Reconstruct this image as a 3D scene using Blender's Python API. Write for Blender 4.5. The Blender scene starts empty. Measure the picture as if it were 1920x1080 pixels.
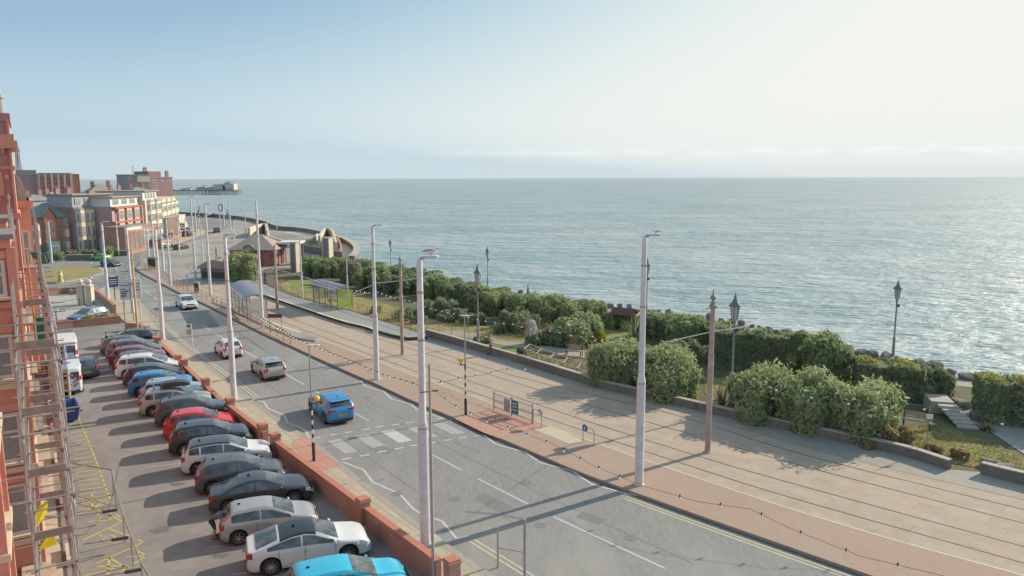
import bpy, math, random
import numpy as np
from mathutils import Vector, Matrix
from mathutils.geometry import tessellate_polygon
R = math.radians
random.seed(7); np.random.seed(7)
scene = bpy.context.scene
COL = scene.collection

# ---------------------------------------------------------------- camera, sky, sun, exposure
F, PIT, ROLL, HC = 1400.0, R(8.43), R(-0.15), 15.0          # focal length in pixels of a 1920 px frame; camera 15 m up on a hotel front
cam_d = bpy.data.cameras.new("camera"); cam = bpy.data.objects.new("camera", cam_d); COL.objects.link(cam)
cam_d.sensor_width = 36.0; cam_d.lens = 36.0 * F / 1920.0
cam_d.clip_start = 0.2; cam_d.clip_end = 60000
cam.location = (0, 0, HC)
cam.rotation_euler = (Matrix.Rotation(R(90) - PIT, 3, 'X') @ Matrix.Rotation(ROLL, 3, 'Z')).to_euler()
scene.camera = cam
SUN_AZ, SUN_EL = R(57), R(27)                              # azimuth clockwise from the view direction (+Y)
world = bpy.data.worlds.new("World"); scene.world = world; world.use_nodes = True
wn, wl = world.node_tree.nodes, world.node_tree.links
wn.clear()
sky = wn.new("ShaderNodeTexSky"); sky.sky_type = 'NISHITA'; sky.sun_disc = False
sky.sun_elevation = SUN_EL; sky.sun_rotation = SUN_AZ; sky.air_density = 1.0; sky.dust_density = 1.2; sky.ozone_density = 1.3
bg = wn.new("ShaderNodeBackground"); bg.inputs['Strength'].default_value = 0.125
wo = wn.new("ShaderNodeOutputWorld")
# thin cloud bank low over the sea: noise on the direction, in a narrow band of elevation
tc = wn.new("ShaderNodeTexCoord"); sep = wn.new("ShaderNodeSeparateXYZ"); wl.new(tc.outputs['Generated'], sep.inputs[0])
def wmath(op, a, b=None, c=None):
    n = wn.new("ShaderNodeMath"); n.operation = op
    for i, v in enumerate((a, b, c)):
        if v is None: continue
        if isinstance(v, (int, float)): n.inputs[i].default_value = v
        else: wl.new(v, n.inputs[i])
    return n.outputs[0]
mp = wn.new("ShaderNodeMapping"); mp.inputs['Scale'].default_value = (9, 9, 42); wl.new(tc.outputs['Generated'], mp.inputs[0])
nz = wn.new("ShaderNodeTexNoise"); nz.inputs['Scale'].default_value = 2.6; nz.inputs['Detail'].default_value = 7; nz.inputs['Roughness'].default_value = .62
wl.new(mp.outputs[0], nz.inputs['Vector'])
z = sep.outputs['Z']
dz = wmath('ABSOLUTE', wmath('SUBTRACT', z, 0.031))
band = wmath('SUBTRACT', 1.0, wmath('MINIMUM', wmath('DIVIDE', dz, 0.0115), 1.0))
side = wmath('MINIMUM', wmath('MAXIMUM', wmath('MULTIPLY_ADD', sep.outputs['X'], 1.4, 0.42), 0.0), 1.0)
m = wmath('MINIMUM', wmath('MAXIMUM', wmath('MULTIPLY', wmath('SUBTRACT', wmath('ADD', nz.outputs[0], wmath('MULTIPLY', band, .27)), 0.66), 6.0), 0.0), 1.0)
m = wmath('MULTIPLY', wmath('MULTIPLY', m, side), wmath('GREATER_THAN', band, 0.0))
m = wmath('MULTIPLY', m, 0.8)
# the sky glow rolls off softly towards the sun instead of burning out, as thin high haze does
bw = wn.new("ShaderNodeRGBToBW"); wl.new(sky.outputs[0], bw.inputs[0]); cx = wn.new("ShaderNodeCombineColor")
low = wmath('MAXIMUM', wmath('SUBTRACT', 1.0, wmath('DIVIDE', z, 0.16)), 0.0)
lum = wmath('MAXIMUM', bw.outputs[0], wmath('MULTIPLY_ADD', wmath('MULTIPLY', low, low), 1.6, 3.3))  # floor brightens the unseen dark sky, added to fill shadows; higher near the horizon
for i, (top_, k_, p_) in enumerate(((3.72, 4.42, 2.67), (3.80, 3.65, 2.17), (3.60, 2.61, 1.61))):
    e_ = wmath('POWER', 2.71828, wmath('MULTIPLY', wmath('POWER', wmath('DIVIDE', lum, k_), p_), -1.0)); wl.new(wmath('MULTIPLY', wmath('SUBTRACT', 1.0, e_), top_), cx.inputs[i])
mixc = wn.new("ShaderNodeMix"); mixc.data_type = 'RGBA'; mixc.inputs['B'].default_value = (4.3, 4.25, 4.1, 1)
wl.new(m, mixc.inputs['Factor']); wl.new(cx.outputs[0], mixc.inputs['A'])
wl.new(mixc.outputs['Result'], bg.inputs['Color']); wl.new(bg.outputs[0], wo.inputs[0])
sun_d = bpy.data.lights.new("sun", 'SUN'); sun = bpy.data.objects.new("sun", sun_d); COL.objects.link(sun)
sun_d.energy = 2.9; sun_d.angle = R(0.5); sun_d.color = (1.0, .87, .71)
sd = Vector((math.sin(SUN_AZ) * math.cos(SUN_EL), math.cos(SUN_AZ) * math.cos(SUN_EL), math.sin(SUN_EL)))
sun.rotation_euler = sd.to_track_quat('Z', 'Y').to_euler()
vs = scene.view_settings; scene.display_settings.display_device = 'sRGB'
vs.view_transform = 'Standard'; vs.look = 'None'; vs.gamma = 1.0; vs.exposure = 0.96; vs.use_curve_mapping = False
scene.cycles.max_bounces = 5; scene.cycles.diffuse_bounces = 2; scene.cycles.glossy_bounces = 2; scene.cycles.transmission_bounces = 3
scene.cycles.transparent_max_bounces = 6; scene.cycles.volume_bounces = 0
scene.cycles.use_denoising = True

# ---------------------------------------------------------------- survey: a point of the photograph -> a point of the ground
def ray(x, y):
    u = (x - 960) / F; v = (540 - y) / F
    c, s = math.cos(ROLL), math.sin(ROLL); u, v = u * c + v * s, -u * s + v * c
    return (u, math.cos(PIT) + v * math.sin(PIT), -math.sin(PIT) + v * math.cos(PIT))
def G(x, y, z=0.0):
    d = ray(x, y); t = (z - HC) / d[2]; return Vector((d[0] * t, d[1] * t, z))
def GG(pts, z=0.0): return [G(*p, z) for p in pts]
def hgt(p, x, y):                                            # height at which the sight line (x, y) passes over ground point p
    d = ray(x, y); return HC + math.hypot(p[0], p[1]) / math.hypot(d[0], d[1]) * d[2]
def mpp(p):                                                  # metres per photo pixel at point p
    return (p[1] * math.cos(PIT) - (p[2] - HC) * math.sin(PIT)) / F
def at(x, y, Y):                                             # the point of the sight line at distance Y
    d = ray(x, y); t = Y / d[1]; return Vector((d[0] * t, Y, HC + d[2] * t))

# ---------------------------------------------------------------- materials
_m = {}
def nodes_of(m): return m.node_tree.nodes, m.node_tree.links
def mat(name, c1, c2=None, scale=3.0, rough=.85, metal=0.0, bump=0.0, bscale=None, detail=5, spec=.5, coat=0.0, stretch=None, c3=None, s3=.12, obj=False, contrast=1.0, trans=0.0):
    if name in _m: return _m[name]
    m = bpy.data.materials.new(name); m.use_nodes = True; N, L = nodes_of(m); b = N["Principled BSDF"]
    b.inputs['Roughness'].default_value = rough; b.inputs['Metallic'].default_value = metal
    b.inputs['Specular IOR Level'].default_value = spec; b.inputs['Coat Weight'].default_value = coat
    t = N.new("ShaderNodeTexCoord"); vec = t.outputs['Object']
    if stretch:
        mp = N.new("ShaderNodeMapping"); mp.inputs['Scale'].default_value = stretch[:3]
        if len(stretch) > 3: mp.inputs['Rotation'].default_value = (0, 0, stretch[3])
        L.new(vec, mp.inputs[0]); vec = mp.outputs[0]
    def noise(s, d=detail, r=.6):
        n = N.new("ShaderNodeTexNoise"); n.inputs['Scale'].default_value = s; n.inputs['Detail'].default_value = d; n.inputs['Roughness'].default_value = r
        L.new(vec, n.inputs['Vector']); return n.outputs[0]
    if c2 is None: b.inputs['Base Color'].default_value = (*c1, 1)
    else:
        cr = N.new("ShaderNodeValToRGB"); w = .18 / contrast
        cr.color_ramp.elements[0].position = .5 - w; cr.color_ramp.elements[0].color = (*c1, 1)
        cr.color_ramp.elements[1].position = .5 + w; cr.color_ramp.elements[1].color = (*c2, 1)
        L.new(noise(scale), cr.inputs[0]); out = cr.outputs[0]
        if c3:
            cr2 = N.new("ShaderNodeValToRGB"); cr2.color_ramp.elements[0].position = .47; cr2.color_ramp.elements[1].position = .66
            L.new(noise(s3, 4, .7), cr2.inputs[0]); mx = N.new("ShaderNodeMix"); mx.data_type = 'RGBA'; mx.inputs['B'].default_value = (*c3, 1)
            L.new(cr2.outputs[0], mx.inputs['Factor']); L.new(out, mx.inputs['A']); out = mx.outputs['Result']
        L.new(out, b.inputs['Base Color'])
    if bump:
        bp = N.new("ShaderNodeBump"); bp.inputs['Strength'].default_value = bump; bp.inputs['Distance'].default_value = .05
        L.new(noise(bscale or scale * 4, 4), bp.inputs['Height']); L.new(bp.outputs[0], b.inputs['Normal'])
    if trans: b.inputs['Transmission Weight'].default_value = trans
    _m[name] = m; return m
def brick(name, c1, c2, mortar, bw=.225, bh=.075, ms=.012, rough=.9, soot=None, scale=1.0, offset=.5, nsc=.35, rot=0.0):
    if name in _m: return _m[name]
    m = bpy.data.materials.new(name); m.use_nodes = True; N, L = nodes_of(m); b = N["Principled BSDF"]; b.inputs['Roughness'].default_value = rough
    uv = N.new("ShaderNodeUVMap"); bt = N.new("ShaderNodeTexBrick"); mpb = N.new("ShaderNodeMapping"); mpb.inputs["Rotation"].default_value = (0, 0, rot); L.new(uv.outputs[0], mpb.inputs[0]); L.new(mpb.outputs[0], bt.inputs["Vector"])
    bt.inputs['Color1'].default_value = (*c1, 1); bt.inputs['Color2'].default_value = (*c2, 1); bt.inputs['Mortar'].default_value = (*mortar, 1)
    bt.inputs['Scale'].default_value = scale; bt.inputs['Mortar Size'].default_value = ms; bt.inputs['Brick Width'].default_value = bw; bt.inputs['Row Height'].default_value = bh
    bt.offset = offset
    n = N.new("ShaderNodeTexNoise"); n.inputs['Scale'].default_value = nsc; n.inputs['Detail'].default_value = 6; n.inputs['Roughness'].default_value = .7
    t = N.new("ShaderNodeTexCoord"); L.new(t.outputs['Object'], n.inputs['Vector'])
    cr = N.new("ShaderNodeValToRGB"); cr.color_ramp.elements[0].position = .38; cr.color_ramp.elements[1].position = .68
    L.new(n.outputs[0], cr.inputs[0]); mx = N.new("ShaderNodeMix"); mx.data_type = 'RGBA'
    s = soot or tuple(x * .55 for x in c1); mx.inputs['B'].default_value = (*s, 1)
    f = N.new("ShaderNodeMath"); f.operation = 'MULTIPLY'; f.inputs[1].default_value = .6; L.new(cr.outputs[0], f.inputs[0])
    L.new(f.outputs[0], mx.inputs['Factor']); L.new(bt.outputs[0], mx.inputs['A']); L.new(mx.outputs['Result'], b.inputs['Base Color'])
    _m[name] = m; return m
def glass_mat(name, c, rough=.08, spec=.8):
    return mat(name, c, tuple(x * 1.8 + .01 for x in c), scale=.8, rough=rough, spec=spec)

# ---------------------------------------------------------------- mesh building
class MB:
    def __init__(s): s.v = []; s.f = []; s.m = []; s.mats = []
    def mi(s, m):
        if m not in s.mats: s.mats.append(m)
        return s.mats.index(m)
    def add(s, vs, fs, m):
        o = len(s.v); i = s.mi(m); s.v += [tuple(v) for v in vs]
        for f in fs: s.f.append([o + k for k in f]); s.m.append(i)
        return s
    def box(s, c, d, m, rz=0.0, M=None):                     # centre, full size
        x, y, z = d[0] / 2, d[1] / 2, d[2] / 2; ca, sa = math.cos(rz), math.sin(rz)
        vs = []
        for k in range(8):
            px, py, pz = (x if k & 1 else -x), (y if k & 2 else -y), (z if k & 4 else -z)
            p = Vector((c[0] + px * ca - py * sa, c[1] + px * sa + py * ca, c[2] + pz)); vs.append(M @ p if M else p)
        return s.add(vs, [(0, 2, 3, 1), (4, 5, 7, 6), (0, 1, 5, 4), (2, 6, 7, 3), (0, 4, 6, 2), (1, 3, 7, 5)], m)
    def tube(s, p, q, r, m, r2=None, n=8, cap=True):
        p, q = Vector(p), Vector(q); a = (q - p)
        if a.length < 1e-6: return s
        a.normalize(); u = a.orthogonal().normalized(); w = a.cross(u); r2 = r if r2 is None else r2
        vs = []
        for c, rr in ((p, r), (q, r2)):
            for k in range(n):
                t = 2 * math.pi * k / n; vs.append(c + (u * math.cos(t) + w * math.sin(t)) * rr)
        fs = [(k, (k + 1) % n, n + (k + 1) % n, n + k) for k in range(n)]
        if cap: fs += [tuple(range(n))[::-1], tuple(range(n, 2 * n))]
        return s.add(vs, fs, m)
    def lathe(s, base, prof, m, n=10):                       # prof: (r, z)
        vs = []; b = Vector(base)
        for r, z in prof:
            for k in range(n): t = 2 * math.pi * k / n; vs.append((b.x + r * math.cos(t), b.y + r * math.sin(t), b.z + z))
        fs = []
        for i in range(len(prof) - 1):
            for k in range(n): fs.append((i * n + k, i * n + (k + 1) % n, (i + 1) * n + (k + 1) % n, (i + 1) * n + k))
        fs += [tuple(range(n))[::-1], tuple(range((len(prof) - 1) * n, len(prof) * n))]
        return s.add(vs, fs, m)
    def path(s, pts, r, m, n=6):
        for a, b in zip(pts, pts[1:]): s.tube(a, b, r, m, n=n, cap=False)
        return s
    def prism(s, pts, z0, z1, m, mside=None):                # ground polygon (xy) extruded z0..z1
        pts = [Vector((p[0], p[1], 0)) for p in pts]; n = len(pts)
        area = sum(pts[i].x * pts[(i + 1) % n].y - pts[(i + 1) % n].x * pts[i].y for i in range(n))
        if area < 0: pts.reverse()
        tri = tessellate_polygon([pts])
        top = [(p.x, p.y, z1) for p in pts]; fs = []
        for t in tri:
            a, b, c = (pts[i] for i in t)
            fs.append(tuple(t) if (b - a).cross(c - a).z > 0 else tuple(t)[::-1])
        s.add(top, fs, m)
        if z0 is not None and z0 < z1:
            vs = [(p.x, p.y, z0) for p in pts] + top
            s.add(vs, [(i, (i + 1) % n, n + (i + 1) % n, n + i) for i in range(n)], mside or m)
        return s
    def quad(s, a, b, c, d, m): return s.add([a, b, c, d], [(0, 1, 2, 3)], m)
    def build(s, name, parent=None, loc=None, rz=0.0, smooth=False, bevel=0.0):
        me = bpy.data.meshes.new(name); me.from_pydata(s.v, [], s.f)
        for m in s.mats: me.materials.append(m)
        if len(s.mats) > 1: me.polygons.foreach_set('material_index', s.m)
        nf = len(s.f)                                        # box-projected UVs in metres
        if nf and nf < 60000:
            uv = me.uv_layers.new(name="UVMap"); V = np.array([c for c in s.v], float); out = np.zeros((len(me.loops), 2)); k = 0
            for p in me.polygons:
                nx, ny, nzz = p.normal
                if abs(nzz) > .75: out_t = [(V[i][0], V[i][1]) for i in p.vertices]
                else:
                    l = math.hypot(nx, ny) or 1; tx, ty = -ny / l, nx / l
                    out_t = [(V[i][0] * tx + V[i][1] * ty, V[i][2]) for i in p.vertices]
                for j, q in enumerate(out_t): out[p.loop_start + j] = q
            uv.data.foreach_set('uv', out.ravel())
        if smooth:
            me.polygons.foreach_set('use_smooth', [True] * nf); me.set_sharp_from_angle(angle=R(38))
        o = bpy.data.objects.new(name, me); COL.objects.link(o)
        if parent: o.parent = parent
        if loc is not None: o.location = loc
        if rz: o.rotation_euler[2] = rz
        if bevel:
            b = o.modifiers.new("bevel", 'BEVEL'); b.width = bevel; b.segments = 1; b.limit_method = 'ANGLE'
        return o
def tag(o, label=None, cat=None, group=None, kind=None):
    if label: o['label'] = label
    if cat: o['category'] = cat
    if group: o['group'] = group
    if kind: o['kind'] = kind
    return o
def thing(name, label, cat, loc=(0, 0, 0), rz=0.0, group=None):
    o = bpy.data.objects.new(name, None); COL.objects.link(o); o.location = loc; o.rotation_euler[2] = rz
    o.empty_display_size = .3
    return tag(o, label, cat, group)
_kids = {}
def copy_tree(o, parent=None):
    c = o.copy(); COL.objects.link(c)
    if parent: c.parent = parent
    for ch in [x for x in COL.objects if x.parent == o and x != c]: copy_tree(ch, c)
    return c
def lerp(a, b, t): return a + (b - a) * t
def along(pts, step=None, n=None):                           # points along a polyline
    L = [0.0]
    for a, b in zip(pts, pts[1:]): L.append(L[-1] + (b - a).length)
    if n is None: n = max(2, int(L[-1] / step) + 1)
    out = []
    for i in range(n):
        d = L[-1] * i / (n - 1); j = max(k for k in range(len(pts) - 1) if L[k] <= d + 1e-9); t = (d - L[j]) / max(1e-9, L[j + 1] - L[j])
        out.append((lerp(pts[j], pts[j + 1], t), (pts[j + 1] - pts[j]).normalized()))
    return out
def smooth_line(pts, k=3):                                   # Chaikin
    for _ in range(k):
        q = [pts[0]]
        for a, b in zip(pts, pts[1:]): q += [lerp(a, b, .25), lerp(a, b, .75)]
        pts = q + [pts[-1]]
    return pts
def offset_line(pts, d):                                     # to the left of travel
    out = []
    for i, p in enumerate(pts):
        t = (pts[min(i + 1, len(pts) - 1)] - pts[max(i - 1, 0)]); t.z = 0; t.normalize(); out.append(p + Vector((-t.y, t.x, 0)) * d)
    return out
def ribbon(mb, pts, w, z, m, h=None):                        # strip of width w centred on a polyline
    A, B = offset_line(pts, w / 2), offset_line(pts, -w / 2)
    for i in range(len(pts) - 1):
        a, b, c, d = B[i], B[i + 1], A[i + 1], A[i]
        mb.quad((a.x, a.y, z), (b.x, b.y, z), (c.x, c.y, z), (d.x, d.y, z), m)
        if h:
            mb.quad((a.x, a.y, z - h), (b.x, b.y, z - h), (b.x, b.y, z), (a.x, a.y, z), m)
            mb.quad((d.x, d.y, z), (c.x, c.y, z), (c.x, c.y, z - h), (d.x, d.y, z - h), m)
    if h:
        for i, s_ in ((0, 1), (-1, -1)):
            a, b = (A[i], B[i]) if s_ == 1 else (B[i], A[i])
            mb.quad((a.x, a.y, z - h), (b.x, b.y, z - h), (b.x, b.y, z), (a.x, a.y, z), m)
    return mb
# ================================================================ GROUND
M_asph = mat("asphalt", (.21, .205, .195), (.26, .25, .235), scale=1.2, rough=.95, bump=.25, bscale=40, c3=(.175, .17, .165), s3=.09)
M_road = mat("road_asphalt", (.21, .205, .195), (.265, .26, .245), scale=6, rough=.9, bump=.3, bscale=45, c3=(.305, .295, .265), s3=.16, stretch=(1, .28, 1, R(-35)))
M_park = mat("car_park_asphalt", (.235, .215, .195), (.28, .26, .235), scale=2, rough=.93, bump=.25, bscale=40, c3=(.19, .175, .165), s3=.14)
M_tram = brick("tramway_surface", (.365, .275, .205), (.41, .315, .235), (.28, .23, .18), bw=1.8, bh=.9, ms=.02, rot=R(51), soot=(.45, .39, .31), nsc=1.1)
M_prom = mat("promenade_asphalt", (.31, .28, .235), (.37, .335, .285), scale=4, rough=.93, bump=.2, bscale=30, c3=(.24, .225, .2), s3=.1)
M_redblock = brick("red_block_paving", (.41, .27, .20), (.36, .24, .18), (.28, .21, .16), bw=.2, bh=.1, ms=.008, soot=(.36, .29, .225), nsc=.15, rot=R(51))
M_tact = brick("tactile_paving", (.50, .29, .22), (.46, .26, .2), (.3, .16, .12), bw=.4, bh=.4, ms=.015, offset=0, soot=(.4, .2, .15), rot=R(51))
M_slab = brick("paving_slabs", (.47, .395, .285), (.44, .365, .265), (.36, .30, .22), bw=.75, bh=.6, ms=.012, soot=(.34, .29, .22), nsc=.2, rot=R(51))
M_slab2 = brick("old_paving_slabs", (.50, .43, .31), (.42, .355, .26), (.30, .25, .19), bw=.9, bh=.6, ms=.025, soot=(.33, .28, .21), nsc=.5, rot=R(51))
M_kerb = mat("kerb_stone", (.30, .27, .23), (.36, .33, .28), scale=4)
M_redkerb = mat("red_brick_kerb", (.30, .19, .15), (.36, .23, .18), scale=5)
M_conc = mat("concrete", (.36, .33, .28), (.45, .41, .35), scale=2, bump=.2)
M_cream = mat("cream_concrete", (.52, .45, .34), (.62, .55, .42), scale=.6, bump=.1)
M_white = mat("white_road_paint", (.36, .36, .345), (.60, .60, .57), scale=14, rough=.7, contrast=.8)
M_wornwhite = mat("worn_white_paint", (.27, .27, .255), (.44, .44, .42), scale=7, rough=.8, contrast=.8)
M_yellow = mat("yellow_road_paint", (.36, .32, .15), (.56, .48, .14), scale=9, rough=.75)
M_paley = mat("pale_yellow_paint", (.42, .40, .28), (.60, .55, .33), scale=9, rough=.75)
M_grass = mat("dry_grass", (.27, .22, .08), (.35, .25, .11), scale=2.2, rough=1, bump=.6, bscale=20, c3=(.20, .22, .06), s3=.25)
M_lawn = mat("green_grass", (.14, .19, .04), (.24, .27, .07), scale=1.5, rough=1, bump=.6, bscale=20, c3=(.30, .25, .1), s3=.2)
M_sand = mat("sand", (.50, .40, .26), (.56, .46, .31), scale=.5, rough=1)
M_rail = mat("rail_steel", (.24, .20, .17), (.34, .29, .25), scale=9, rough=.35, metal=.5)
M_dirt = mat("planting_soil", (.10, .085, .055), (.17, .14, .08), scale=2, rough=1, c3=(.08, .1, .035), s3=.5)

COAST = [(2300, 830), (1920, 742), (1800, 716), (1640, 684), (1500, 642), (1400, 610), (1300, 596), (1150, 578), (1050, 564), (940, 549), (850, 528), (760, 512), (704, 500),
         (682, 492), (674, 478), (668, 466), (645, 450), (600, 436), (560, 428), (520, 425), (500, 415), (460, 406), (400, 400), (345, 397), (337, 392)]
SEA_Z = -4.6
cst = smooth_line(GG(COAST), 2)
land = [Vector((60, -120, 0)), Vector((90, -60, 0))] + cst + [Vector((-330, 560, 0)), Vector((-520, 820, 0)), Vector((-640, 1000, 0)), Vector((-1500, 2400, 0)), Vector((-4000, 6000, 0)), Vector((-7000, 6000, 0)), Vector((-7000, -300, 0)), Vector((0, -300, 0))]
g = MB(); g.prism(land, -9, 0, M_asph, M_conc); tag(g.build("ground"), kind="structure")

def water_mat():
    m = bpy.data.materials.new("sea_water"); m.use_nodes = True; N, L = nodes_of(m); b = N["Principled BSDF"]
    b.inputs['Base Color'].default_value = (.2, .3, .29, 1); b.inputs['Roughness'].default_value = .52; b.inputs['IOR'].default_value = 1.33
    t = N.new("ShaderNodeTexCoord"); prev = None
    for sc, st, rot, dist, wgt in ((.16, (1, .42, 1), R(-8), 2.8, 1.0), (.55, (1, .45, 1), R(10), 1.15, 1.0), (1.5, (1, .5, 1), R(-14), .42, 1.0), (.03, (1, .3, 1), R(5), 3.0, .8)):
        mp = N.new("ShaderNodeMapping"); mp.inputs['Scale'].default_value = (st[0] * .42, st[1] * 2.4, 1); mp.inputs['Rotation'].default_value = (0, 0, rot)
        L.new(t.outputs['Object'], mp.inputs[0]); n = N.new("ShaderNodeTexNoise"); n.inputs['Scale'].default_value = sc; n.inputs['Detail'].default_value = 3; n.inputs['Roughness'].default_value = .55
        L.new(mp.outputs[0], n.inputs['Vector'])
        bp = N.new("ShaderNodeBump"); bp.inputs['Strength'].default_value = wgt; bp.inputs['Distance'].default_value = dist; L.new(n.outputs[0], bp.inputs['Height'])
        if prev: L.new(prev, bp.inputs['Normal'])
        prev = bp.outputs[0]
    L.new(prev, b.inputs['Normal'])
    # shallower, siltier water in patches
    n = N.new("ShaderNodeTexNoise"); n.inputs['Scale'].default_value = .012; n.inputs['Detail'].default_value = 4
    mp = N.new("ShaderNodeMapping"); mp.inputs['Scale'].default_value = (1, 2.5, 1); L.new(t.outputs['Object'], mp.inputs[0]); L.new(mp.outputs[0], n.inputs['Vector'])
    cr = N.new("ShaderNodeValToRGB"); cr.color_ramp.elements[0].position = .35; cr.color_ramp.elements[1].position = .7
    cr.color_ramp.elements[0].color = (.27, .36, .37, 1); cr.color_ramp.elements[1].color = (.40, .44, .43, 1)
    L.new(n.outputs[0], cr.inputs[0]); L.new(cr.outputs[0], b.inputs['Base Color'])
    return m
M_sea = water_mat()
g = MB(); S = 16000
g.quad((-S, -800, SEA_Z), (S, -800, SEA_Z), (S, 17000, SEA_Z), (-S, 17000, SEA_Z), M_sea); tag(g.build("sea"), kind="structure")
# beach sand and shore outside the curved wall
g = MB(); g.prism([G(735, 522), G(722, 500), G(700, 489), G(680, 476), G(664, 462), G(640, 470), G(660, 500), G(700, 512)], -5.2, -.9, M_sand)
tag(g.build("beach"), kind="structure")

K1 = [(262, 566), (300, 606), (325, 634), (383, 679), (442, 724), (500, 772), (550, 803), (591, 831), (640, 872), (695, 918), (770, 975), (850, 1034), (920, 1082)]
K2 = [(255, 500), (260, 507), (302, 529), (347, 553), (380, 566), (428, 591), (498, 627), (549, 650), (584, 667), (619, 683), (676, 709), (709, 723), (777, 756), (849, 785), (905, 812), (985, 846), (1073, 885), (1169, 922), (1300, 970), (1423, 1014), (1613, 1082)]
def extend(pts, d=45):                                       # carry the last stretch on past the frame
    t = (pts[-1] - pts[-4]).normalized(); return pts + [pts[-1] + t * d]
k1 = extend(smooth_line(GG(K1), 1)); k2 = extend(smooth_line(GG(K2), 1))
PAV = .12
# seaward promenade: one raised sheet from the far end to beyond the frame
farN = GG([(262, 490), (275, 478), (300, 469), (345, 457), (400, 437), (436, 421), (440, 408), (420, 402)])
prom = farN[::-1] + k2 + [Vector((62, -70, 0)), Vector((85, -58, 0))] + cst[:-3]
g = MB(); g.prism(prom, 0, PAV, M_prom, M_kerb); tag(g.build("promenade"), kind="structure")
g = MB(); ribbon(g, offset_line(k2, .13), .26, PAV + .006, M_redkerb); tag(g.build("promenade_kerb"), kind="structure")
g = MB(); ribbon(g, offset_line(k2, -.18), .34, .005, mat('gutter_kerb_shade', (.11, .105, .10), (.15, .145, .14), scale=5)); tag(g.build("road_gutter_shade"), kind="structure")  # gutter strip widened and darkened to stand for the kerb's shadow
# road surface
g = MB(); g.prism(k1[::-1] + GG([(262, 566), (245, 545), (235, 520), (246, 497)])[1:] + [k2[0]] + k2, None, .003, M_road); tag(g.build("road"), kind="structure"); road_o = bpy.data.objects["road"]
# rails: four lines, two tracks
RL = {1: [(1920, 966), (1480, 855), (1333, 803), (1212, 768), (1100, 743), (1000, 718), (927, 697), (789, 652), (740, 635), (697, 620), (640, 600), (560, 572), (470, 538), (420, 522), (385, 512), (366, 502), (362, 495), (372, 487), (400, 478), (440, 462), (462, 447), (470, 434), (462, 422), (440, 412), (400, 406)],
      2: [(1920, 992), (1480, 875.5), (1331, 830), (1100, 764), (930, 709), (871, 689), (810, 668), (740, 646), (697, 631), (640, 611), (560, 583), (470, 549), (420, 532), (375, 518), (354, 505), (350, 496), (360, 486), (392, 475), (430, 460), (452, 446), (460, 434), (452, 423), (430, 414), (400, 409)],
      3: [(1920, 1036), (1480, 913), (1331, 869), (1100, 795), (928, 734), (853, 708), (740, 669), (698, 654), (597, 617), (540, 594), (460, 563), (400, 543), (343, 523), (327, 511), (319, 502), (322, 493), (343, 483), (372, 475), (410, 463), (436, 448), (446, 434), (440, 424), (420, 416), (395, 411)],
      4: [(1920, 1067), (1480, 941), (1331, 893), (1100, 815), (924, 752), (871, 733), (800, 706), (740, 684), (702, 670), (625, 640), (567, 618), (502, 592), (440, 569), (390, 553), (330, 535), (316, 517), (309, 506), (310, 497), (322, 487), (343, 477), (375, 469), (405, 458), (428, 445), (437, 434), (432, 425), (412, 418), (390, 414)],
      'W': [(1881, 1080), (1686, 1025.6), (1480, 962.6), (1331, 911), (1100, 831), (960, 775), (880, 744), (800, 716), (740, 693), (690, 672), (640, 652), (600, 637)]}
rl = {}; M_patchg = mat('rail_groove', (.15, .13, .11), (.2, .175, .15), scale=3)
for k, p in RL.items():
    q = smooth_line(GG(p), 2); t = (q[0] - q[8]).normalized(); rl[k] = [q[0] + t * 60] + q
y0 = G(420, 522).y
g = MB(); g.prism([p for p in offset_line(rl[1], -1.2) if p.y < y0] + [p for p in k2 if p.y < y0 + 3], None, PAV + .005, M_tram)
tag(g.build("tramway_bed"), kind="structure")
W = rl['W']
g = MB(); k2w = [p for p in k2 if p.y < W[-1].y + 2]
g.prism(W + k2w, None, PAV + .009, M_redblock); tag(g.build("block_paving"), kind="structure")
g = MB(); ribbon(g, W, .12, PAV + .014, M_paley); tag(g.build("platform_edge_line"), kind="structure")
for k in (1, 2, 3, 4):
    g = MB(); ribbon(g, rl[k], .085, PAV + .010, M_patchg); ribbon(g, rl[k], .05, PAV + .018, M_rail); tag(g.build("tram_rail"), kind="structure")
g = MB()
edge = smooth_line(GG([(1920, 948), (1595, 870), (1400, 812), (1230, 765), (1075, 712), (900, 662), (780, 627)]), 1); t_ = (edge[0] - edge[1]).normalized()
ribbon(g, [edge[0] + t_ * 40] + edge, .05, PAV + .012, M_asph); tag(g.build("paving_joint"), kind="structure")
g = MB(); ribbon(g, smooth_line(GG([(940, 673), (975, 682), (1010, 692), (1040, 699), (1072, 708)]), 1), .45, PAV + .045, M_conc, .035); tag(g.build("raised_kerb_strip"), kind="structure")
# near pavement
WL0, WL1 = (268, 622), (800, 1079)
wl = smooth_line(GG([(262, 617), (425, 780), (500, 842), (600, 918), (680, 985), (800, 1079)]), 1)
wl_e = extend(wl)
g = MB(); g.prism([p for p in k1 if p.y < 69.5] + wl_e[::-1], 0, PAV, M_slab, M_kerb); tag(g.build("pavement"), kind="structure")
kk = [p for p in k1 if p.y < 69.5]
g = MB(); ribbon(g, offset_line(kk, -.16), .3, PAV + .005, M_kerb); tag(g.build("pavement_kerb"), kind="structure")
g = MB(); ribbon(g, offset_line(kk, -1.15)[4:], 1.5, PAV + .004, M_slab2); tag(g.build("old_slab_strip"), kind="structure")
g = MB(); g.prism(GG([(543, 828), (572, 812), (592, 836), (636, 870), (600, 884), (575, 868)], PAV), None, PAV + .010, M_tact); tag(g.build("tactile_pavement"), kind="structure")
g = MB(); g.prism(GG([(852, 785), (925, 768), (1015, 800), (935, 822), (905, 811)], PAV), None, PAV + .016, M_tact); tag(g.build("tactile_paving"), kind="structure")
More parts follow.
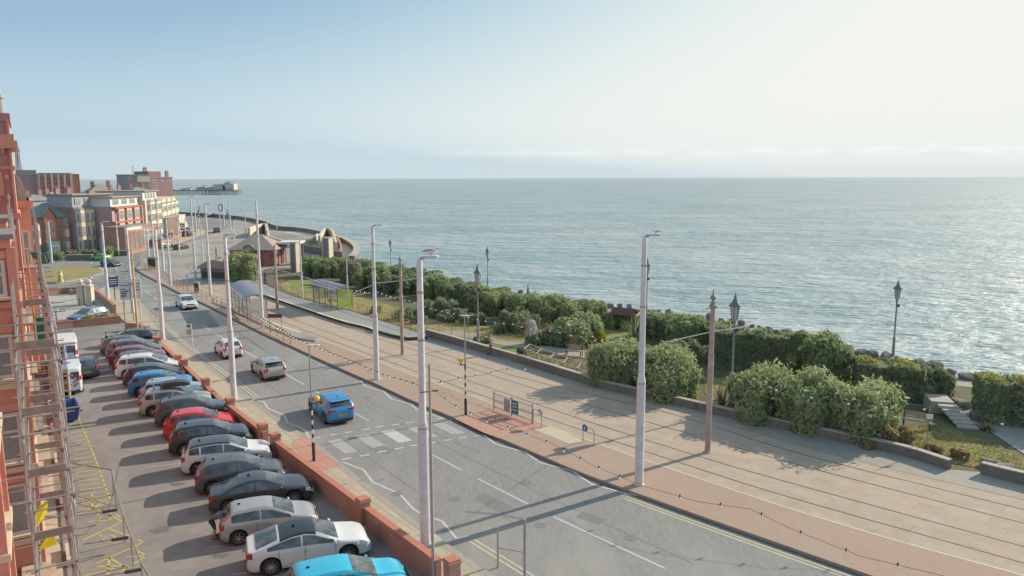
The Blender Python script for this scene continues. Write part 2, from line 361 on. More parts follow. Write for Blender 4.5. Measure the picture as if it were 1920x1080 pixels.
g = MB(); g.prism(GG([(1000, 806), (1035, 800), (1095, 829), (1065, 833)], PAV), None, PAV + .016, mat('bleached_slab', (.46, .40, .28), (.52, .45, .32), scale=3)); tag(g.build("bleached_slabs"), kind="structure")
g = MB(); g.prism(GG([(745, 1010), (800, 990), (828, 1012), (765, 1030)], PAV), None, PAV + .016, M_conc); tag(g.build("pale_slab"), kind="structure")
# car park + hotel terrace
g = MB(); g.prism([p for p in offset_line(wl_e, 0)] + [Vector((-6, -30, 0)), Vector((-30, -30, 0))] + GG([(60, 700), (90, 640)]), None, .004, M_park); tag(g.build("car_park"), kind="structure")
# neighbouring yard, side road, roundabout
g = MB(); g.prism(GG([(60, 612), (230, 597), (215, 575), (172, 543), (60, 552)]), None, .005, M_conc); tag(g.build("yard"), kind="structure")
g = MB(); g.prism([G(60, 628), G(262, 617)] + GG([(330, 632), (300, 604), (262, 566), (236, 540), (200, 545)]) + GG([(228, 598), (60, 613)]), None, .006, M_asph); tag(g.build("side_street"), kind="structure")
g = MB(); g.prism(GG([(232, 600), (178, 545), (196, 535), (222, 541), (240, 556), (262, 572), (290, 606), (300, 618), (265, 612)]), 0, .1, M_slab, M_kerb); tag(g.build("corner_pavement"), kind="structure")
g = MB(); g.prism(smooth_line(GG([(80, 528), (66, 510), (110, 498), (150, 496), (186, 499), (192, 506), (178, 514), (140, 522), (110, 528), (80, 528)]), 2)[:-1], 0, .15, M_grass, M_kerb); tag(g.build("roundabout_grass"), kind="structure")
g = MB(); ribbon(g, smooth_line(GG([(60, 531), (110, 532), (146, 524), (186, 514), (198, 506), (186, 496), (150, 493), (90, 495)]), 2), .35, .02, M_white); tag(g.build("roundabout_kerb_line"), kind="structure")
# forecourts in front of the far hotels
g = MB(); g.prism(GG([(60, 478), (148, 478), (216, 470), (232, 474), (300, 462), (345, 450), (400, 430), (330, 425), (200, 440), (60, 455)]), 0, .1, M_slab, M_kerb); tag(g.build("far_pavement"), kind="structure")

# painted markings: children of the road
def mark(name, quads, m, z=.009):
    g = MB()
    for q in quads: g.prism([Vector(p) for p in q], None, z, m)
    o = g.build(name, parent=road_o); o['kind'] = 'structure'; return o
cz = lambda x, y: (560 + x / 4.1526, 660 + y / 4.1526)
for q, mm in (([(215, 685), (320, 668), (455, 768), (350, 785)], M_wornwhite), ([(425, 650), (530, 635), (670, 722), (570, 742)], M_wornwhite), ([(630, 615), (735, 600), (880, 685), (775, 705)], M_white),
          ([(830, 585), (935, 572), (1085, 655), (985, 672)], M_wornwhite), ([(1030, 560), (1130, 548), (1290, 628), (1190, 640)], M_wornwhite)):
    mark("zebra_stripe", [GG([cz(*p) for p in q])], mm)
def dash(a, b, w=.12): 
    g_ = GG([a, b]); g = MB(); ribbon(g, g_, w, .009, M_white); o = g.build("lane_dash", parent=road_o); o['kind'] = 'structure'
for a, b in [((380, 607), (394, 617)), ((402, 622), (421, 633)), ((457, 655), (482, 669)), ((535, 700), (569, 719)), ((587, 730), (606, 741)), ((665, 774), (691, 788)), ((803, 849), (863, 881)), ((895, 898), (987, 945)),
             ((1036, 970), (1245, 1068)), ((270, 540), (285, 552)), ((288, 553), (296, 559)), ((310, 565), (320, 573)), ((326, 576), (336, 582)), ((340, 585), (353, 594)), ((253, 516), (262, 530))]: dash(a, b)
for a, b in [((115, 665), (165, 658)), ((235, 640), (300, 630)), ((350, 622), (415, 615)), ((485, 600), (550, 592)), ((595, 580), (660, 572)), ((720, 565), (780, 557)), ((830, 548), (890, 542)), ((1070, 520), (1130, 513)),
             ((325, 832), (400, 820)), ((470, 805), (545, 795)), ((610, 775), (680, 765)), ((740, 752), (810, 740)), ((865, 728), (915, 720)), ((1010, 710), (1060, 700)), ((1120, 688), (1185, 680)), ((1240, 670), (1300, 662))]:
    dash(cz(*a), cz(*b), .16)
g = MB()
for k in range(16):
    for off in (0, 1):
        a = Vector((215 + 72 * k, 672 - 9.5 * k)); x, y = (a.x, a.y) if off == 0 else (a.x + 120, a.y + 118)
        p = G(*cz(x, y)); g.box((p.x, p.y, .012), (.09, .09, .01), M_conc)
o = g.build("crossing_studs", parent=road_o); o['kind'] = 'structure'
for zz in ([(468, 745), (493, 751), (502, 764), (531, 776), (537, 790), (560, 799), (571, 805), (579, 819)], [(641, 865), (680, 880), (697, 903), (747, 925), (772, 953), (785, 961), (808, 970), (827, 977), (853, 1009), (877, 1005)],
           [(664, 714), (676, 713), (684, 723), (719, 733), (732, 747), (770, 757), (779, 766), (800, 774), (827, 783)], [(888, 818), (905, 815), (928, 833), (983, 848), (1011, 868), (1071, 884), (1108, 909), (1169, 926), (1195, 931)]):
    g = MB(); ribbon(g, GG(zz), .13, .0095, M_white); o = g.build("zigzag_line", parent=road_o); o['kind'] = 'structure'
def yline(p, d, m=M_paley, w=.09):
    q = offset_line(smooth_line(GG(p), 1), d); g = MB(); ribbon(g, q, w, .0085, m); o = g.build("yellow_line", parent=road_o); o['kind'] = 'structure'; return q
for d in (-.55, -.3): yline([(1180, 929), (1300, 973), (1423, 1017), (1613, 1084), (1700, 1112)], d)
for d in (.25, .5): yline([(868, 1018), (920, 1051), (970, 1083), (1040, 1130)], d)
for d in (.35, .6): yline([(288, 592), (325, 634), (383, 679), (442, 724), (468, 745)], d)
for d in (-.35,): yline([(330, 546), (395, 575), (500, 630), (600, 675), (640, 697)], d, M_wornwhite)
for d in (.2, .45): yline([(236, 541), (262, 572), (290, 606), (300, 612), (283, 618), (240, 622)], d)
# yellow hatching and disabled bays of the car park
def pmark(name, segs, m=M_yellow, w=.1, z=.010):
    g = MB()
    for s_ in segs: ribbon(g, GG(s_), w, z, m)
    return tag(g.build(name), kind="structure")
segs = [[(130, 738), (150, 790), (175, 852), (205, 935)], [(122, 748), (122, 870)]]
for k in range(24):
    y = 748 + k * 8.2; xr = 135 + (y - 748) * .385; segs.append([(124 + (y - 748) * .12, y + 3), (xr, y - 3)])
pmark("yellow_hatching", segs)
z3 = lambda x, y: (x / 4.5, 840 + y / 4.5)
bays = [[(640, 545), (930, 430)], [(640, 440), (840, 510)], [(650, 500), (770, 490), (870, 430)], [(765, 370), (770, 490)], [(690, 760), (1020, 605)], [(900, 665), (1090, 730)], [(1020, 605), (900, 540)],
        [(800, 960), (1120, 815)], [(910, 910), (895, 1055)], [(800, 985), (1060, 980)], [(910, 910), (1060, 1000)], [(960, 1060), (1225, 895), (1090, 820)], [(1060, 905), (1225, 895)], [(1150, 760), (1190, 775), (1120, 830)], [(640, 1080), (960, 1000)], [(1010, 570), (960, 545)]]
pmark("yellow_bay_lines", [[z3(*p) for p in s_] for s_ in bays])
wc = []
for cx, cy in ((860, 570), (890, 745)):
    arc = [z3(cx + 70 * math.cos(a) - 0, cy + 30 * math.sin(a)) for a in np.linspace(-1.2, 2.6, 9)]
    wc += [arc, [z3(cx - 50, cy - 30), z3(cx - 20, cy + 10), z3(cx - 90, cy + 30)], [z3(cx - 35, cy - 8), z3(cx + 10, cy - 10)], [z3(cx - 90, cy + 30), z3(cx - 125, cy + 40)]]
pmark("wheelchair_symbols", wc, w=.09)
# white bay lines between parked cars
wdir = (wl[-1] - wl[0]).normalized(); wnrm = Vector((wdir.y, -wdir.x, 0))       # wnrm points back into the car park
if wnrm.dot(Vector((-1, -1, 0))) < 0: wnrm = -wnrm

# wear on the carriageway and the car park: patches, trench scars, covers, seams
M_patch = mat("patch_asphalt", (.18, .178, .172), (.215, .21, .20), scale=6, rough=.95, bump=.3, bscale=40); M_seam = mat("bitumen_seam", (.14, .138, .135), (.18, .178, .17), scale=9)
M_oil = mat("oil_stain", (.12, .115, .11), (.18, .17, .16), scale=8, rough=.6)
for i, pts in enumerate(([(700, 830), (742, 842), (725, 852), (684, 839)], [(450, 640), (478, 652), (462, 660), (436, 647)], [(905, 925), (960, 950), (940, 962), (886, 935)], [(1090, 960), (1135, 975), (1120, 985), (1078, 970)], [(395, 600), (412, 608), (402, 614), (386, 606)])):
    g = MB(); g.prism(GG(pts), None, .0065, M_patch); o = g.build("road_patch", parent=road_o); o['kind'] = 'structure'
for pts in ([(300, 548), (420, 612), (560, 690), (700, 768), (860, 850), (1060, 950), (1300, 1060)], [(340, 610), (460, 690), (560, 762), (700, 865), (800, 935)], [(640, 725), (760, 788), (900, 850)]):
    g = MB(); ribbon(g, smooth_line(GG(pts), 2), .035, .007, M_seam); o = g.build("road_seam", parent=road_o); o['kind'] = 'structure'
for x, y in ((742, 925), (850, 935), (560, 735), (500, 690), (430, 630), (985, 905), (1180, 1010), (1010, 985), (690, 745)):
    p = G(x, y); g = MB(); g.lathe((p.x, p.y, .006), [(.27, 0), (.27, .004)], M_patch, 16); o = g.build("manhole_cover", parent=road_o); o['kind'] = 'structure'
for i, (x, y, r_) in enumerate(((330, 905, .35), (360, 960, .28), (300, 860, .25), (250, 800, .3), (300, 990, .4), (235, 740, .3), (410, 1040, .3), (215, 700, .3))):
    p = G(x, y); g = MB(); n = 12; g.prism([(p.x + r_ * (1 + .35 * math.sin(3 * a + i)) * math.cos(a), p.y + r_ * .8 * (1 + .3 * math.cos(2 * a + i)) * math.sin(a)) for a in np.linspace(0, 2 * math.pi, n + 1)[:-1]], None, .0075, M_oil); tag(g.build("oil_stain"), kind="structure")
g = MB(); ribbon(g, smooth_line(GG([(195, 834), (214, 838), (240, 843), (262, 846)]), 1), .05, .0078, M_seam); ribbon(g, smooth_line(GG([(150, 1000), (200, 960), (214, 905), (222, 862)]), 1), .05, .0078, M_seam); tag(g.build("car_park_crack"), kind="structure")
g = MB()
for k in range(18):
    w_ = G(446, 1020) + Vector((-.62, .79, 0)) * (-5.2 + 2.72 * k); f_ = Vector((math.cos(R(21)), math.sin(R(21)), 0)); ribbon(g, [w_ - f_ * 1.0, w_ + f_ * 4.6], .09, .0085, M_wornwhite)
tag(g.build("bay_lines"), kind="structure")
# ================================================================ VEHICLES
M_glass = mat("car_glass", (.02, .026, .03), (.13, .14, .14), scale=1.6, rough=.05, spec=1.0, contrast=1.5)  # noise puts pale reflection patches into the glass colour
M_tyre = mat("tyre_rubber", (.02, .02, .02), (.035, .035, .033), scale=9, rough=.9)
M_rim = mat("alloy", (.45, .45, .46), rough=.3, metal=.8)
M_rimd = mat("dark_alloy", (.06, .06, .065), rough=.4, metal=.5)
M_under = mat("black_plastic", (.02, .02, .021), rough=.7)
M_lampw = mat("headlamp_glass", (.55, .57, .58), rough=.1, spec=.8)
M_lampr = mat("tail_lamp_red", (.38, .015, .012), rough=.15, spec=.7)
M_orange = mat("orange_lens", (.7, .2, .02), rough=.2)
M_platey = mat("yellow_number_plate", (.75, .55, .05), rough=.5)
M_platew = mat("white_number_plate", (.75, .75, .72), rough=.5)
M_ink = mat("black_ink", (.015, .015, .015), rough=.6)
M_skirt = mat("grey_plastic", (.05, .05, .052), rough=.75)
def paint(name, c, metal=.0, rough=.28):
    return mat(name, c, tuple(x * 1.06 + .003 for x in c), scale=3, rough=rough, metal=metal, coat=.6, spec=.5)
PROF = {  # (x/L, z/H) along the top, rear -> front ; gx: rear-window, windscreen spans ; side glass span
 'hatch': ([(-.5, .40), (-.497, .52), (-.485, .63), (-.45, .70), (-.385, .93), (-.33, .975), (-.15, 1.0), (-.03, .99), (.035, .955), (.255, .675), (.30, .635), (.40, .58), (.465, .50), (.49, .42), (.5, .34)], (-.455, -.385), (.042, .25), (-.40, .225)),
 'suv': ([(-.5, .40), (-.497, .55), (-.487, .64), (-.46, .70), (-.41, .92), (-.36, .965), (-.15, 1.0), (-.03, .99), (.03, .96), (.24, .695), (.28, .665), (.40, .61), (.465, .53), (.49, .44), (.5, .36)], (-.465, -.41), (.036, .232), (-.42, .205)),
 'mpv': ([(-.5, .38), (-.497, .55), (-.488, .63), (-.47, .70), (-.43, .93), (-.38, .97), (-.15, 1.0), (-.01, .99), (.06, .95), (.30, .64), (.34, .60), (.42, .54), (.47, .47), (.49, .40), (.5, .32)], (-.475, -.43), (.066, .295), (-.44, .27)),
 'estate': ([(-.5, .40), (-.497, .55), (-.488, .62), (-.46, .68), (-.40, .92), (-.34, .97), (-.1, 1.0), (-.02, .985), (.035, .955), (.24, .67), (.28, .63), (.40, .57), (.47, .49), (.49, .42), (.5, .34)], (-.465, -.40), (.042, .232), (-.42, .205)),
 'sedan': ([(-.5, .42), (-.498, .55), (-.49, .665), (-.44, .70), (-.375, .71), (-.22, .93), (-.14, .985), (-.05, 1.0), (-.02, .985), (.03, .955), (.22, .685), (.27, .655), (.40, .60), (.465, .52), (.49, .43), (.5, .34)], (-.365, -.225), (.036, .212), (-.30, .19)),
 'lift': ([(-.5, .42), (-.498, .55), (-.49, .68), (-.46, .70), (-.435, .71), (-.25, .90), (-.14, .98), (-.04, 1.0), (-.01, .985), (.04, .955), (.235, .68), (.28, .64), (.40, .59), (.465, .51), (.49, .43), (.5, .34)], (-.425, -.255), (.046, .228), (-.34, .205)),
 'sport': ([(-.5, .45), (-.497, .60), (-.485, .68), (-.42, .72), (-.25, .92), (-.15, .98), (-.06, 1.0), (.0, .98), (.05, .94), (.19, .68), (.25, .63), (.40, .54), (.465, .46), (.49, .38), (.5, .32)], (-.41, -.255), (.06, .185), (-.26, .15)),
 'van': ([(-.5, .30), (-.499, .60), (-.495, .92), (-.48, .975), (-.2, 1.0), (.2, .99), (.27, .96), (.39, .62), (.44, .58), (.48, .50), (.495, .42), (.5, .30)], (-.497, -.496), (.275, .385), (.17, .36)),
}
_wheels = {}
def wheel_mesh(r, w, dark, spokes):
    key = (round(r, 3), dark, spokes)
    if key in _wheels: return _wheels[key]
    t = MB(); prof = [(r * .66, -w / 2), (r * .93, -w / 2), (r, -w * .32), (r, w * .32), (r * .93, w / 2), (r * .66, w / 2), (r * .62, w * .3)]
    n = 20; vs = []; fs = []
    for a, b in prof:
        for k in range(n): q = 2 * math.pi * k / n; vs.append((a * math.cos(q), b, a * math.sin(q)))
    for i in range(len(prof) - 1):
        for k in range(n): fs.append((i * n + k, i * n + (k + 1) % n, (i + 1) * n + (k + 1) % n, (i + 1) * n + k))
    t.add(vs, fs, M_tyre); to_ = t.build("tyre", smooth=True); ty = to_.data
    rm = MB(); m = M_rimd if dark else M_rim
    rm.tube((0, -w * .2, 0), (0, w * .18, 0), r * .66, M_under, n=18)
    rm.tube((0, w * .18, 0), (0, w * .42, 0), r * .17, m, n=10)
    for k in range(spokes):
        q = 2 * math.pi * k / spokes; c, s_ = math.cos(q), math.sin(q); p = (c * r * .38, w * .33, s_ * r * .38)
        M_ = Matrix.Translation(p) @ Matrix.Rotation(-q, 4, 'Y'); rm.box((0, 0, 0), (r * .54, w * .12, r * (.17 if spokes < 7 else .1)), m, M=M_)
    prev = None
    for k in range(n + 1):
        q = 2 * math.pi * k / n; p = (r * .64 * math.cos(q), w * .36, r * .64 * math.sin(q))
        if prev: rm.tube(prev, p, r * .035, m, n=5, cap=False)
        prev = p
    ro_ = rm.build("rim"); ri = ro_.data
    for o_ in (to_, ro_): bpy.data.objects.remove(o_)
    _wheels[key] = (ty, ri); return ty, ri
def car(name, label, cat, pos, yaw, L, W, H, kind, col, group=None, roof=None, rimdark=False, spokes=5, skirt=False, rails=None, doors=4, facing_rear_plate=True, roofbox=False, spoiler=False, clear=.19, wr=None, z0=0.0):
    """x forward, origin on the ground at the middle of the car"""
    prof, rw, ws, sg = PROF[kind]
    t = thing(name, label, cat, (pos[0], pos[1], z0), yaw, group)
    wr = wr or (.335 if L > 4.1 else .31); xf, xr = L * (.5 - .205), L * (-.5 + .185); xf = .5 * L - .86 * (L / 4.4); xr = -.5 * L + .80 * (L / 4.4)
    px = np.array([p[0] for p in prof]) * L; pz = np.array([p[1] for p in prof]) * H
    def top(x):
        e = L * .02
        return float((np.interp(x, px, pz) * 2 + np.interp(x - e, px, pz) + np.interp(x + e, px, pz)) / 4) if -L * .47 < x < L * .46 else float(np.interp(x, px, pz))
    belt0 = (.64 if kind in ('suv', 'van') else .635) * H
    def belt(x): return belt0 + .035 * H * (-x / L) * 2 - (.04 * H if x > L * .3 else 0) * (x / L)
    def wid(x):
        q = abs(x) / (L / 2); w = W / 2 * (1 - .13 * q ** 5 - .10 * max(0, q - .93) / .07 * q); return w
    def zlow(x):
        q = abs(x) / (L / 2); zl = clear + (.10 * max(0, (q - .9) / .1))
        for xc in (xf, xr):
            d = abs(x - xc); ra = wr + .07
            if d < ra: zl = max(zl, wr + math.sqrt(ra * ra - d * d))
        return zl
    def ring(x):
        tp = top(x); bl = min(belt(x), tp - .035); w = wid(x); zl = min(zlow(x), bl - .06)
        g_ = max(0.0, (tp - bl) / (H - belt0)); wt = w * (1 - .25 * min(1, g_)) * .955
        if kind == 'van': wt = w * (1 - .07 * min(1, g_))
        hood = tp - bl < .1
        P = [(w * .9, zl), (w * .985, zl + .12 * (bl - zl)), (w, zl + .45 * (bl - zl)), (w * .985, zl + .78 * (bl - zl)), (w * .955, bl)]
        if hood: P += [(w * .93, bl + (tp - bl) * .45), (w * .86, bl + (tp - bl) * .8), (w * .55, tp), (0, tp + .02)]
        else: P += [(wt + .02, tp - min(.10, (tp - bl) * .35)), (wt * .93, tp - .018), (wt * .5, tp + .006), (0, tp + .014)]
        return P
    xs = sorted(set([round(v, 4) for v in list(np.linspace(-L / 2, L / 2, 74)) + [xf - wr - .075, xf + wr + .075, xr - wr - .075, xr + wr + .075, -L / 2 + .01, L / 2 - .01, L / 2 - .03, -L / 2 + .03]]))
    b = MB(); vs = []; n = 17
    for x in xs:
        P = ring(x); row = [(x, -y, z_) for y, z_ in P] + [(x, y, z_) for y, z_ in P[-2::-1]]; vs += row
    fs = []; fr = []
    for i in range(len(xs) - 1):
        xm = (xs[i] + xs[i + 1]) / 2
        for k in range(n - 1):
            f = (i * n + k, (i + 1) * n + k, (i + 1) * n + k + 1, i * n + k + 1)
            up = 5 <= k <= 10 and top(xm) > belt(xm) + .7 * (H - belt0) and -L * .45 < xm < ws[0] * L
            (fr if roof and up else fs).append(f)
    fs += [tuple(range(n)), tuple(range((len(xs) - 1) * n, len(xs) * n))[::-1]]
    b.add(vs, fs, col)
    if fr: b.mi(roof); o0 = 0; b.f += [list(f) for f in fr]; b.m += [b.mi(roof)] * len(fr)
    b.build("body", t, smooth=True)
    u = MB(); u.box((0, 0, clear + .12), (L * .95, W * .78, .2), M_under)
    for xc in (xf, xr): u.box((xc, 0, wr + .1), (wr * 2 + .1, W * .80, wr * 1.3), M_under)
    u.build("underbody", t)
    # side glass
    def side_pt(x, fr_, sgn, off=.006):
        P = ring(x); (y0, z0_), (y1, z1_) = P[4], P[5]; y = y0 + (y1 - y0) * fr_; z_ = z0_ + (z1_ - z0_) * fr_
        return (x, sgn * (y + off), z_ + off * .3)
    if kind == 'van': cuts = [(sg[0], sg[1])]
    elif doors == 2: cuts = [(sg[0] + .02, -.10), (-.085, sg[1])]
    elif kind in ('sedan', 'sport', 'lift'): cuts = [(sg[0], -.075), (-.06, sg[1])]
    else: cuts = [(sg[0] + .01, sg[0] + .12), (sg[0] + .14, -.045), (-.03, sg[1])]
    for sgn in (-1, 1):
        gl = MB()
        for a, c in cuts:
            q = list(np.linspace(a * L, c * L, 9)); pts = []
            for x in q: pts.append((side_pt(x, .10, sgn), side_pt(x, .93, sgn)))
            for (p0, p1), (p2, p3) in zip(pts, pts[1:]):
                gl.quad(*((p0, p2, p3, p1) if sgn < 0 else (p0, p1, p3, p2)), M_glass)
        gl.build("side_window", t, smooth=True)
    def screen(nm, a, c, k=.96):
        if c - a < .01: return
        gl = MB(); q = list(np.linspace(a * L, c * L, 7)); rows = []
        for x in q:
            P = ring(x); w1 = P[6][0] * k; sl = (top(x + .02) - top(x - .02)) / .04; nrm = Vector((-sl, 0, 1)).normalized() * .012
            rows.append([(x + nrm.x, y * w1, lerp(P[6][1], P[8][1], 1 - y * y) + nrm.z) for y in (-1, -.5, 0, .5, 1)])
        for r0, r1 in zip(rows, rows[1:]):
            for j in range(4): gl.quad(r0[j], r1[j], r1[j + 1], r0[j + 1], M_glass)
        gl.build(nm, t, smooth=True)
    screen("windscreen", ws[0], ws[1]); screen("rear_window", rw[0], rw[1], .92)
    if kind == 'van':
        gl = MB(); 
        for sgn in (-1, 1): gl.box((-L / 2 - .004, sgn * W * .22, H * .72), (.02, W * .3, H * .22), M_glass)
        gl.build("rear_window", t)
    # lamps
    for sgn in (-1, 1):
        h = MB(); x0 = L * .5
        for xa, xb, za, zb in ((x0 * .86, x0 * .965, .0, .0),):
            pts = []
            for x in np.linspace(L * .42, L * .493, 6):
                P = ring(x); pts.append(((x, sgn * (P[3][0] + .008), P[3][1] - .02), (x, sgn * (P[4][0] + .012), P[4][1] - .005)))
            for (p0, p1), (p2, p3) in zip(pts, pts[1:]): h.quad(*((p0, p2, p3, p1) if sgn < 0 else (p0, p1, p3, p2)), M_lampw)
            P = ring(L * .493); zc = P[3][1]
            h.box((L * .497, sgn * P[3][0] * .80, zc + .02), (.03, P[3][0] * .36, .11), M_lampw)
        h.build("headlight", t)
        r_ = MB(); pts = []
        for x in np.linspace(-L * .497, -L * .455, 5):
            P = ring(x); pts.append(((x, sgn * (P[3][0] + .008), P[3][1] - .06), (x, sgn * (P[4][0] + .010), P[4][1])))
        for (p0, p1), (p2, p3) in zip(pts, pts[1:]): r_.quad(*((p0, p2, p3, p1) if sgn < 0 else (p0, p1, p3, p2)), M_lampr)
        if kind in ('hatch', 'mpv', 'estate') or kind == 'van':
            P = ring(-L * .49); r_.box((-L * .497, sgn * P[4][0] * .87, belt0 * .96), (.04, .13, .24 if kind != 'van' else .4), M_lampr)
        else:
            P = ring(-L * .49); r_.box((-L * .499, sgn * P[3][0] * .76, belt0 * .93), (.03, .34, .11), M_lampr)
        r_.build("tail_light", t)
        if kind != 'van' or True:
            mm = MB(); x = ws[1] * L - .14 * L / 4.3; P = ring(x)
            mm.box((x, sgn * (P[4][0] + .10), P[4][1] + .07), (.10, .17, .13), col); mm.build("door_mirror", t, bevel=.02)
    # plates, grille, bumpers, handles
    pl = MB(); pl.box((-L / 2 - .012, 0, belt0 * .62), (.015, .52, .115), M_platey)
    for k in range(7): 
        if k != 4: pl.box((-L / 2 - .021, -.2 + .066 * k, belt0 * .62), (.004, .042, .07), M_ink)
    pl.build("number_plate", t)
    pl = MB(); pl.box((L / 2 + .012, 0, belt0 * .46), (.015, .52, .115), M_platew); pl.build("number_plate", t)
    gr = MB(); gr.box((L / 2 - .004, 0, belt0 * .72), (.02, W * .46, .12), M_under); gr.box((L / 2 - .004, 0, belt0 * .36), (.025, W * .62, .14), M_under); gr.build("grille", t)
    bp = MB(); bp.box((-L / 2 + .01, 0, clear + .12), (.06, W * .74, .16), M_skirt); bp.build("rear_bumper", t)
    for sgn in (-1, 1):
        for x in ([-.02 * L, -.235 * L] if doors == 4 and kind != 'van' else [-.08 * L]):
            P = ring(x); tr = MB(); tr.box((x, sgn * (P[3][0] + .012), P[3][1] + .02), (.17, .02, .03), col); tr.build("door_handle", t)
        for xc in ((-.045 * L, .2 * L, -.25 * L) if doors == 4 else (-.13 * L, .2 * L)):           # door gaps
            P = ring(xc); tr = MB(); tr.box((xc, sgn * (P[2][0] - .004), (P[1][1] + P[4][1]) / 2), (.012, .014, (P[4][1] - P[1][1]) * .95), M_under); tr.build("door_gap", t)
        if skirt:
            P = ring(0); tr = MB(); tr.box((0, sgn * (P[1][0] + .0), clear + .07), (xf - xr - 2 * wr - .1, .05, .16), M_skirt); tr.build("sill_skirt", t)
            for xc in (xf, xr):
                pr = None; tr = MB()
                for k in range(11):
                    q = math.pi * k / 10; x = xc + (wr + .085) * math.cos(q); z_ = wr + (wr + .085) * math.sin(q) * 1.0; p = (x, sgn * (wid(x) * .985), min(z_, belt0 - .03))
                    if pr: tr.tube(pr, p, .035, M_skirt, n=5)
                    pr = p
                tr.build("wheel_arch_trim", t)
    if rails:
        for sgn in (-1, 1):
            r_ = MB(); r_.path([(x, sgn * ring(x)[6][0] * .92, top(x) + (.05 if 0 < i < 5 else .0)) for i, x in enumerate(np.linspace(-L * .33, L * .05, 6))], .018, rails, n=5); r_.build("roof_rail", t)
    if spoiler:
        r_ = MB(); x = rw[1] * L; r_.box((x - .10, 0, top(x + .05) + .005), (.26, ring(x + .1)[6][0] * 1.8, .03), roof or col); r_.build("roof_spoiler", t)
    an = MB(); x = -L * .30 if kind not in ('sedan', 'lift') else -L * .12; an.box((x, 0, top(x) + .04), (.12, .025, .06), M_under); an.build("antenna", t)
    ty, ri = wheel_mesh(wr, .21, rimdark, spokes)
    for xc in (xf, xr):
        for sgn in (-1, 1):
            wo_ = bpy.data.objects.new("wheel", ty); COL.objects.link(wo_); wo_.parent = t; wo_.location = (xc, sgn * (W / 2 - .115), wr)
            if sgn < 0: wo_.rotation_euler[2] = math.pi
            ro = bpy.data.objects.new("rim", ri); COL.objects.link(ro); ro.parent = wo_
    if roofbox:
        bx = MB(); prof2 = [(-.86, .02, .30), (-.8, .16, .36), (-.55, .25, .39), (0, .30, .40), (.5, .27, .38), (.85, .16, .32), (.98, .04, .2)]; vs = []; 
        for x, h_, w_ in prof2:
            vs += [(x - .1, -w_, .0), (x - .1, -w_ * 1.02, h_ * .5), (x - .1, -w_ * .8, h_), (x - .1, w_ * .8, h_), (x - .1, w_ * 1.02, h_ * .5), (x - .1, w_, .0)]
        fs = [(i * 6 + k, (i + 1) * 6 + k, (i + 1) * 6 + (k + 1) % 6, i * 6 + (k + 1) % 6) for i in range(len(prof2) - 1) for k in range(6)] + [tuple(range(6)), tuple(range(36, 42))[::-1]]
        bx.add(vs, fs, M_rb); o = bx.build("roof_box", None, (pos[0], pos[1], z0 + H + .10), yaw, smooth=True); tag(o, "long dark grey roof box strapped on a silver parked car", "roof box")
    return t
M_rb = mat("roof_box_plastic", (.055, .05, .055), rough=.4)
P_cyan = paint("cyan_paint", (.03, .42, .60)); P_white = paint("white_paint", (.62, .62, .61)); P_silver = paint("silver_paint", (.44, .42, .40), .5, .35)
P_black = paint("black_paint", (.035, .036, .04)); P_dgrey = paint("dark_grey_paint", (.09, .09, .095), .2); P_red = paint("red_paint", (.55, .025, .02)); P_blue = paint("blue_paint", (.02, .19, .42), .1)
P_blue2 = paint("bright_blue_paint", (.035, .24, .50), .15); P_navy = paint("navy_paint", (.05, .065, .10)); P_maroon = paint("maroon_paint", (.20, .06, .065), .2); P_mpv = paint("grey_violet_paint", (.17, .14, .16), .3)
P_beige = paint("champagne_paint", (.46, .43, .38), .4, .35); P_teal = paint("dark_teal_paint", (.06, .085, .095)); P_green = paint("lime_green_paint", (.14, .46, .10)); P_slate = paint("slate_blue_paint", (.13, .19, .28), .2)
P_lb = paint("pale_blue_silver_paint", (.36, .43, .50), .4)
M_roofblk = mat("black_roof", (.018, .02, .024), rough=.12, spec=.8)
fwd = -wnrm                                                   # the parked cars face the brick wall
yaw0 = R(21)
PG = "cars parked side by side facing the brick wall"
def parked(label, wheelpx, L, W, H, kind, col, dy=0.0, **k):
    """wheelpx: where the near-side rear wheel meets the ground in the photograph"""
    w = G(*wheelpx); y = yaw0 + R(dy); f = Vector((math.cos(y), math.sin(y), 0)); l = Vector((-f.y, f.x, 0))
    c = w + f * (.5 * L - .80 * (L / 4.4)) + l * (W / 2 - .06)
    return car("parked_car", label, "car", c, y, L, W, H, kind, col, group=PG, **k)
SC = 1.0
parked("cyan hatchback with a ribbed roof, nearest car of the row", (578, 1166), 4.35, 1.82, 1.58, 'suv', P_cyan, rimdark=True)
parked("white liftback with a black glass roof beside the cyan car", (506, 1077), 4.7, 1.86, 1.46, 'lift', P_white, roof=M_roofblk, spokes=10)
parked("silver three door hatchback with a man bending behind it", (446, 1020), 3.95, 1.70, 1.46, 'hatch', P_silver, doors=2, spokes=7)
parked("black saloon with a boot lid, parked beside the silver three door car", (428, 962), 4.55, 1.78, 1.40, 'sedan', P_black, spokes=10)
parked("dark grey hatchback with red tail lamps, parked beyond the black saloon", (397, 926), 4.15, 1.75, 1.52, 'hatch', P_dgrey, spokes=7)
parked("white crossover with a black roof and dark wheels", (371, 889), 4.4, 1.83, 1.60, 'suv', P_white, roof=P_black, rimdark=True, skirt=True, spokes=5)
parked("black crossover between the white crossover and the red hatchback", (345, 852), 4.3, 1.80, 1.60, 'suv', P_black, spokes=5)
parked("bright red hatchback parked in the row", (331, 822), 4.0, 1.73, 1.50, 'hatch', P_red, spokes=5)
parked("dark grey boxy crossover with roof rails beside the red hatchback", (316, 798), 4.3, 1.80, 1.65, 'suv', P_dgrey, rails=M_rim, skirt=True)
parked("silver crossover carrying a dark roof box", (286, 778), 4.35, 1.82, 1.62, 'suv', P_beige, rails=M_under, skirt=True, roofbox=True)
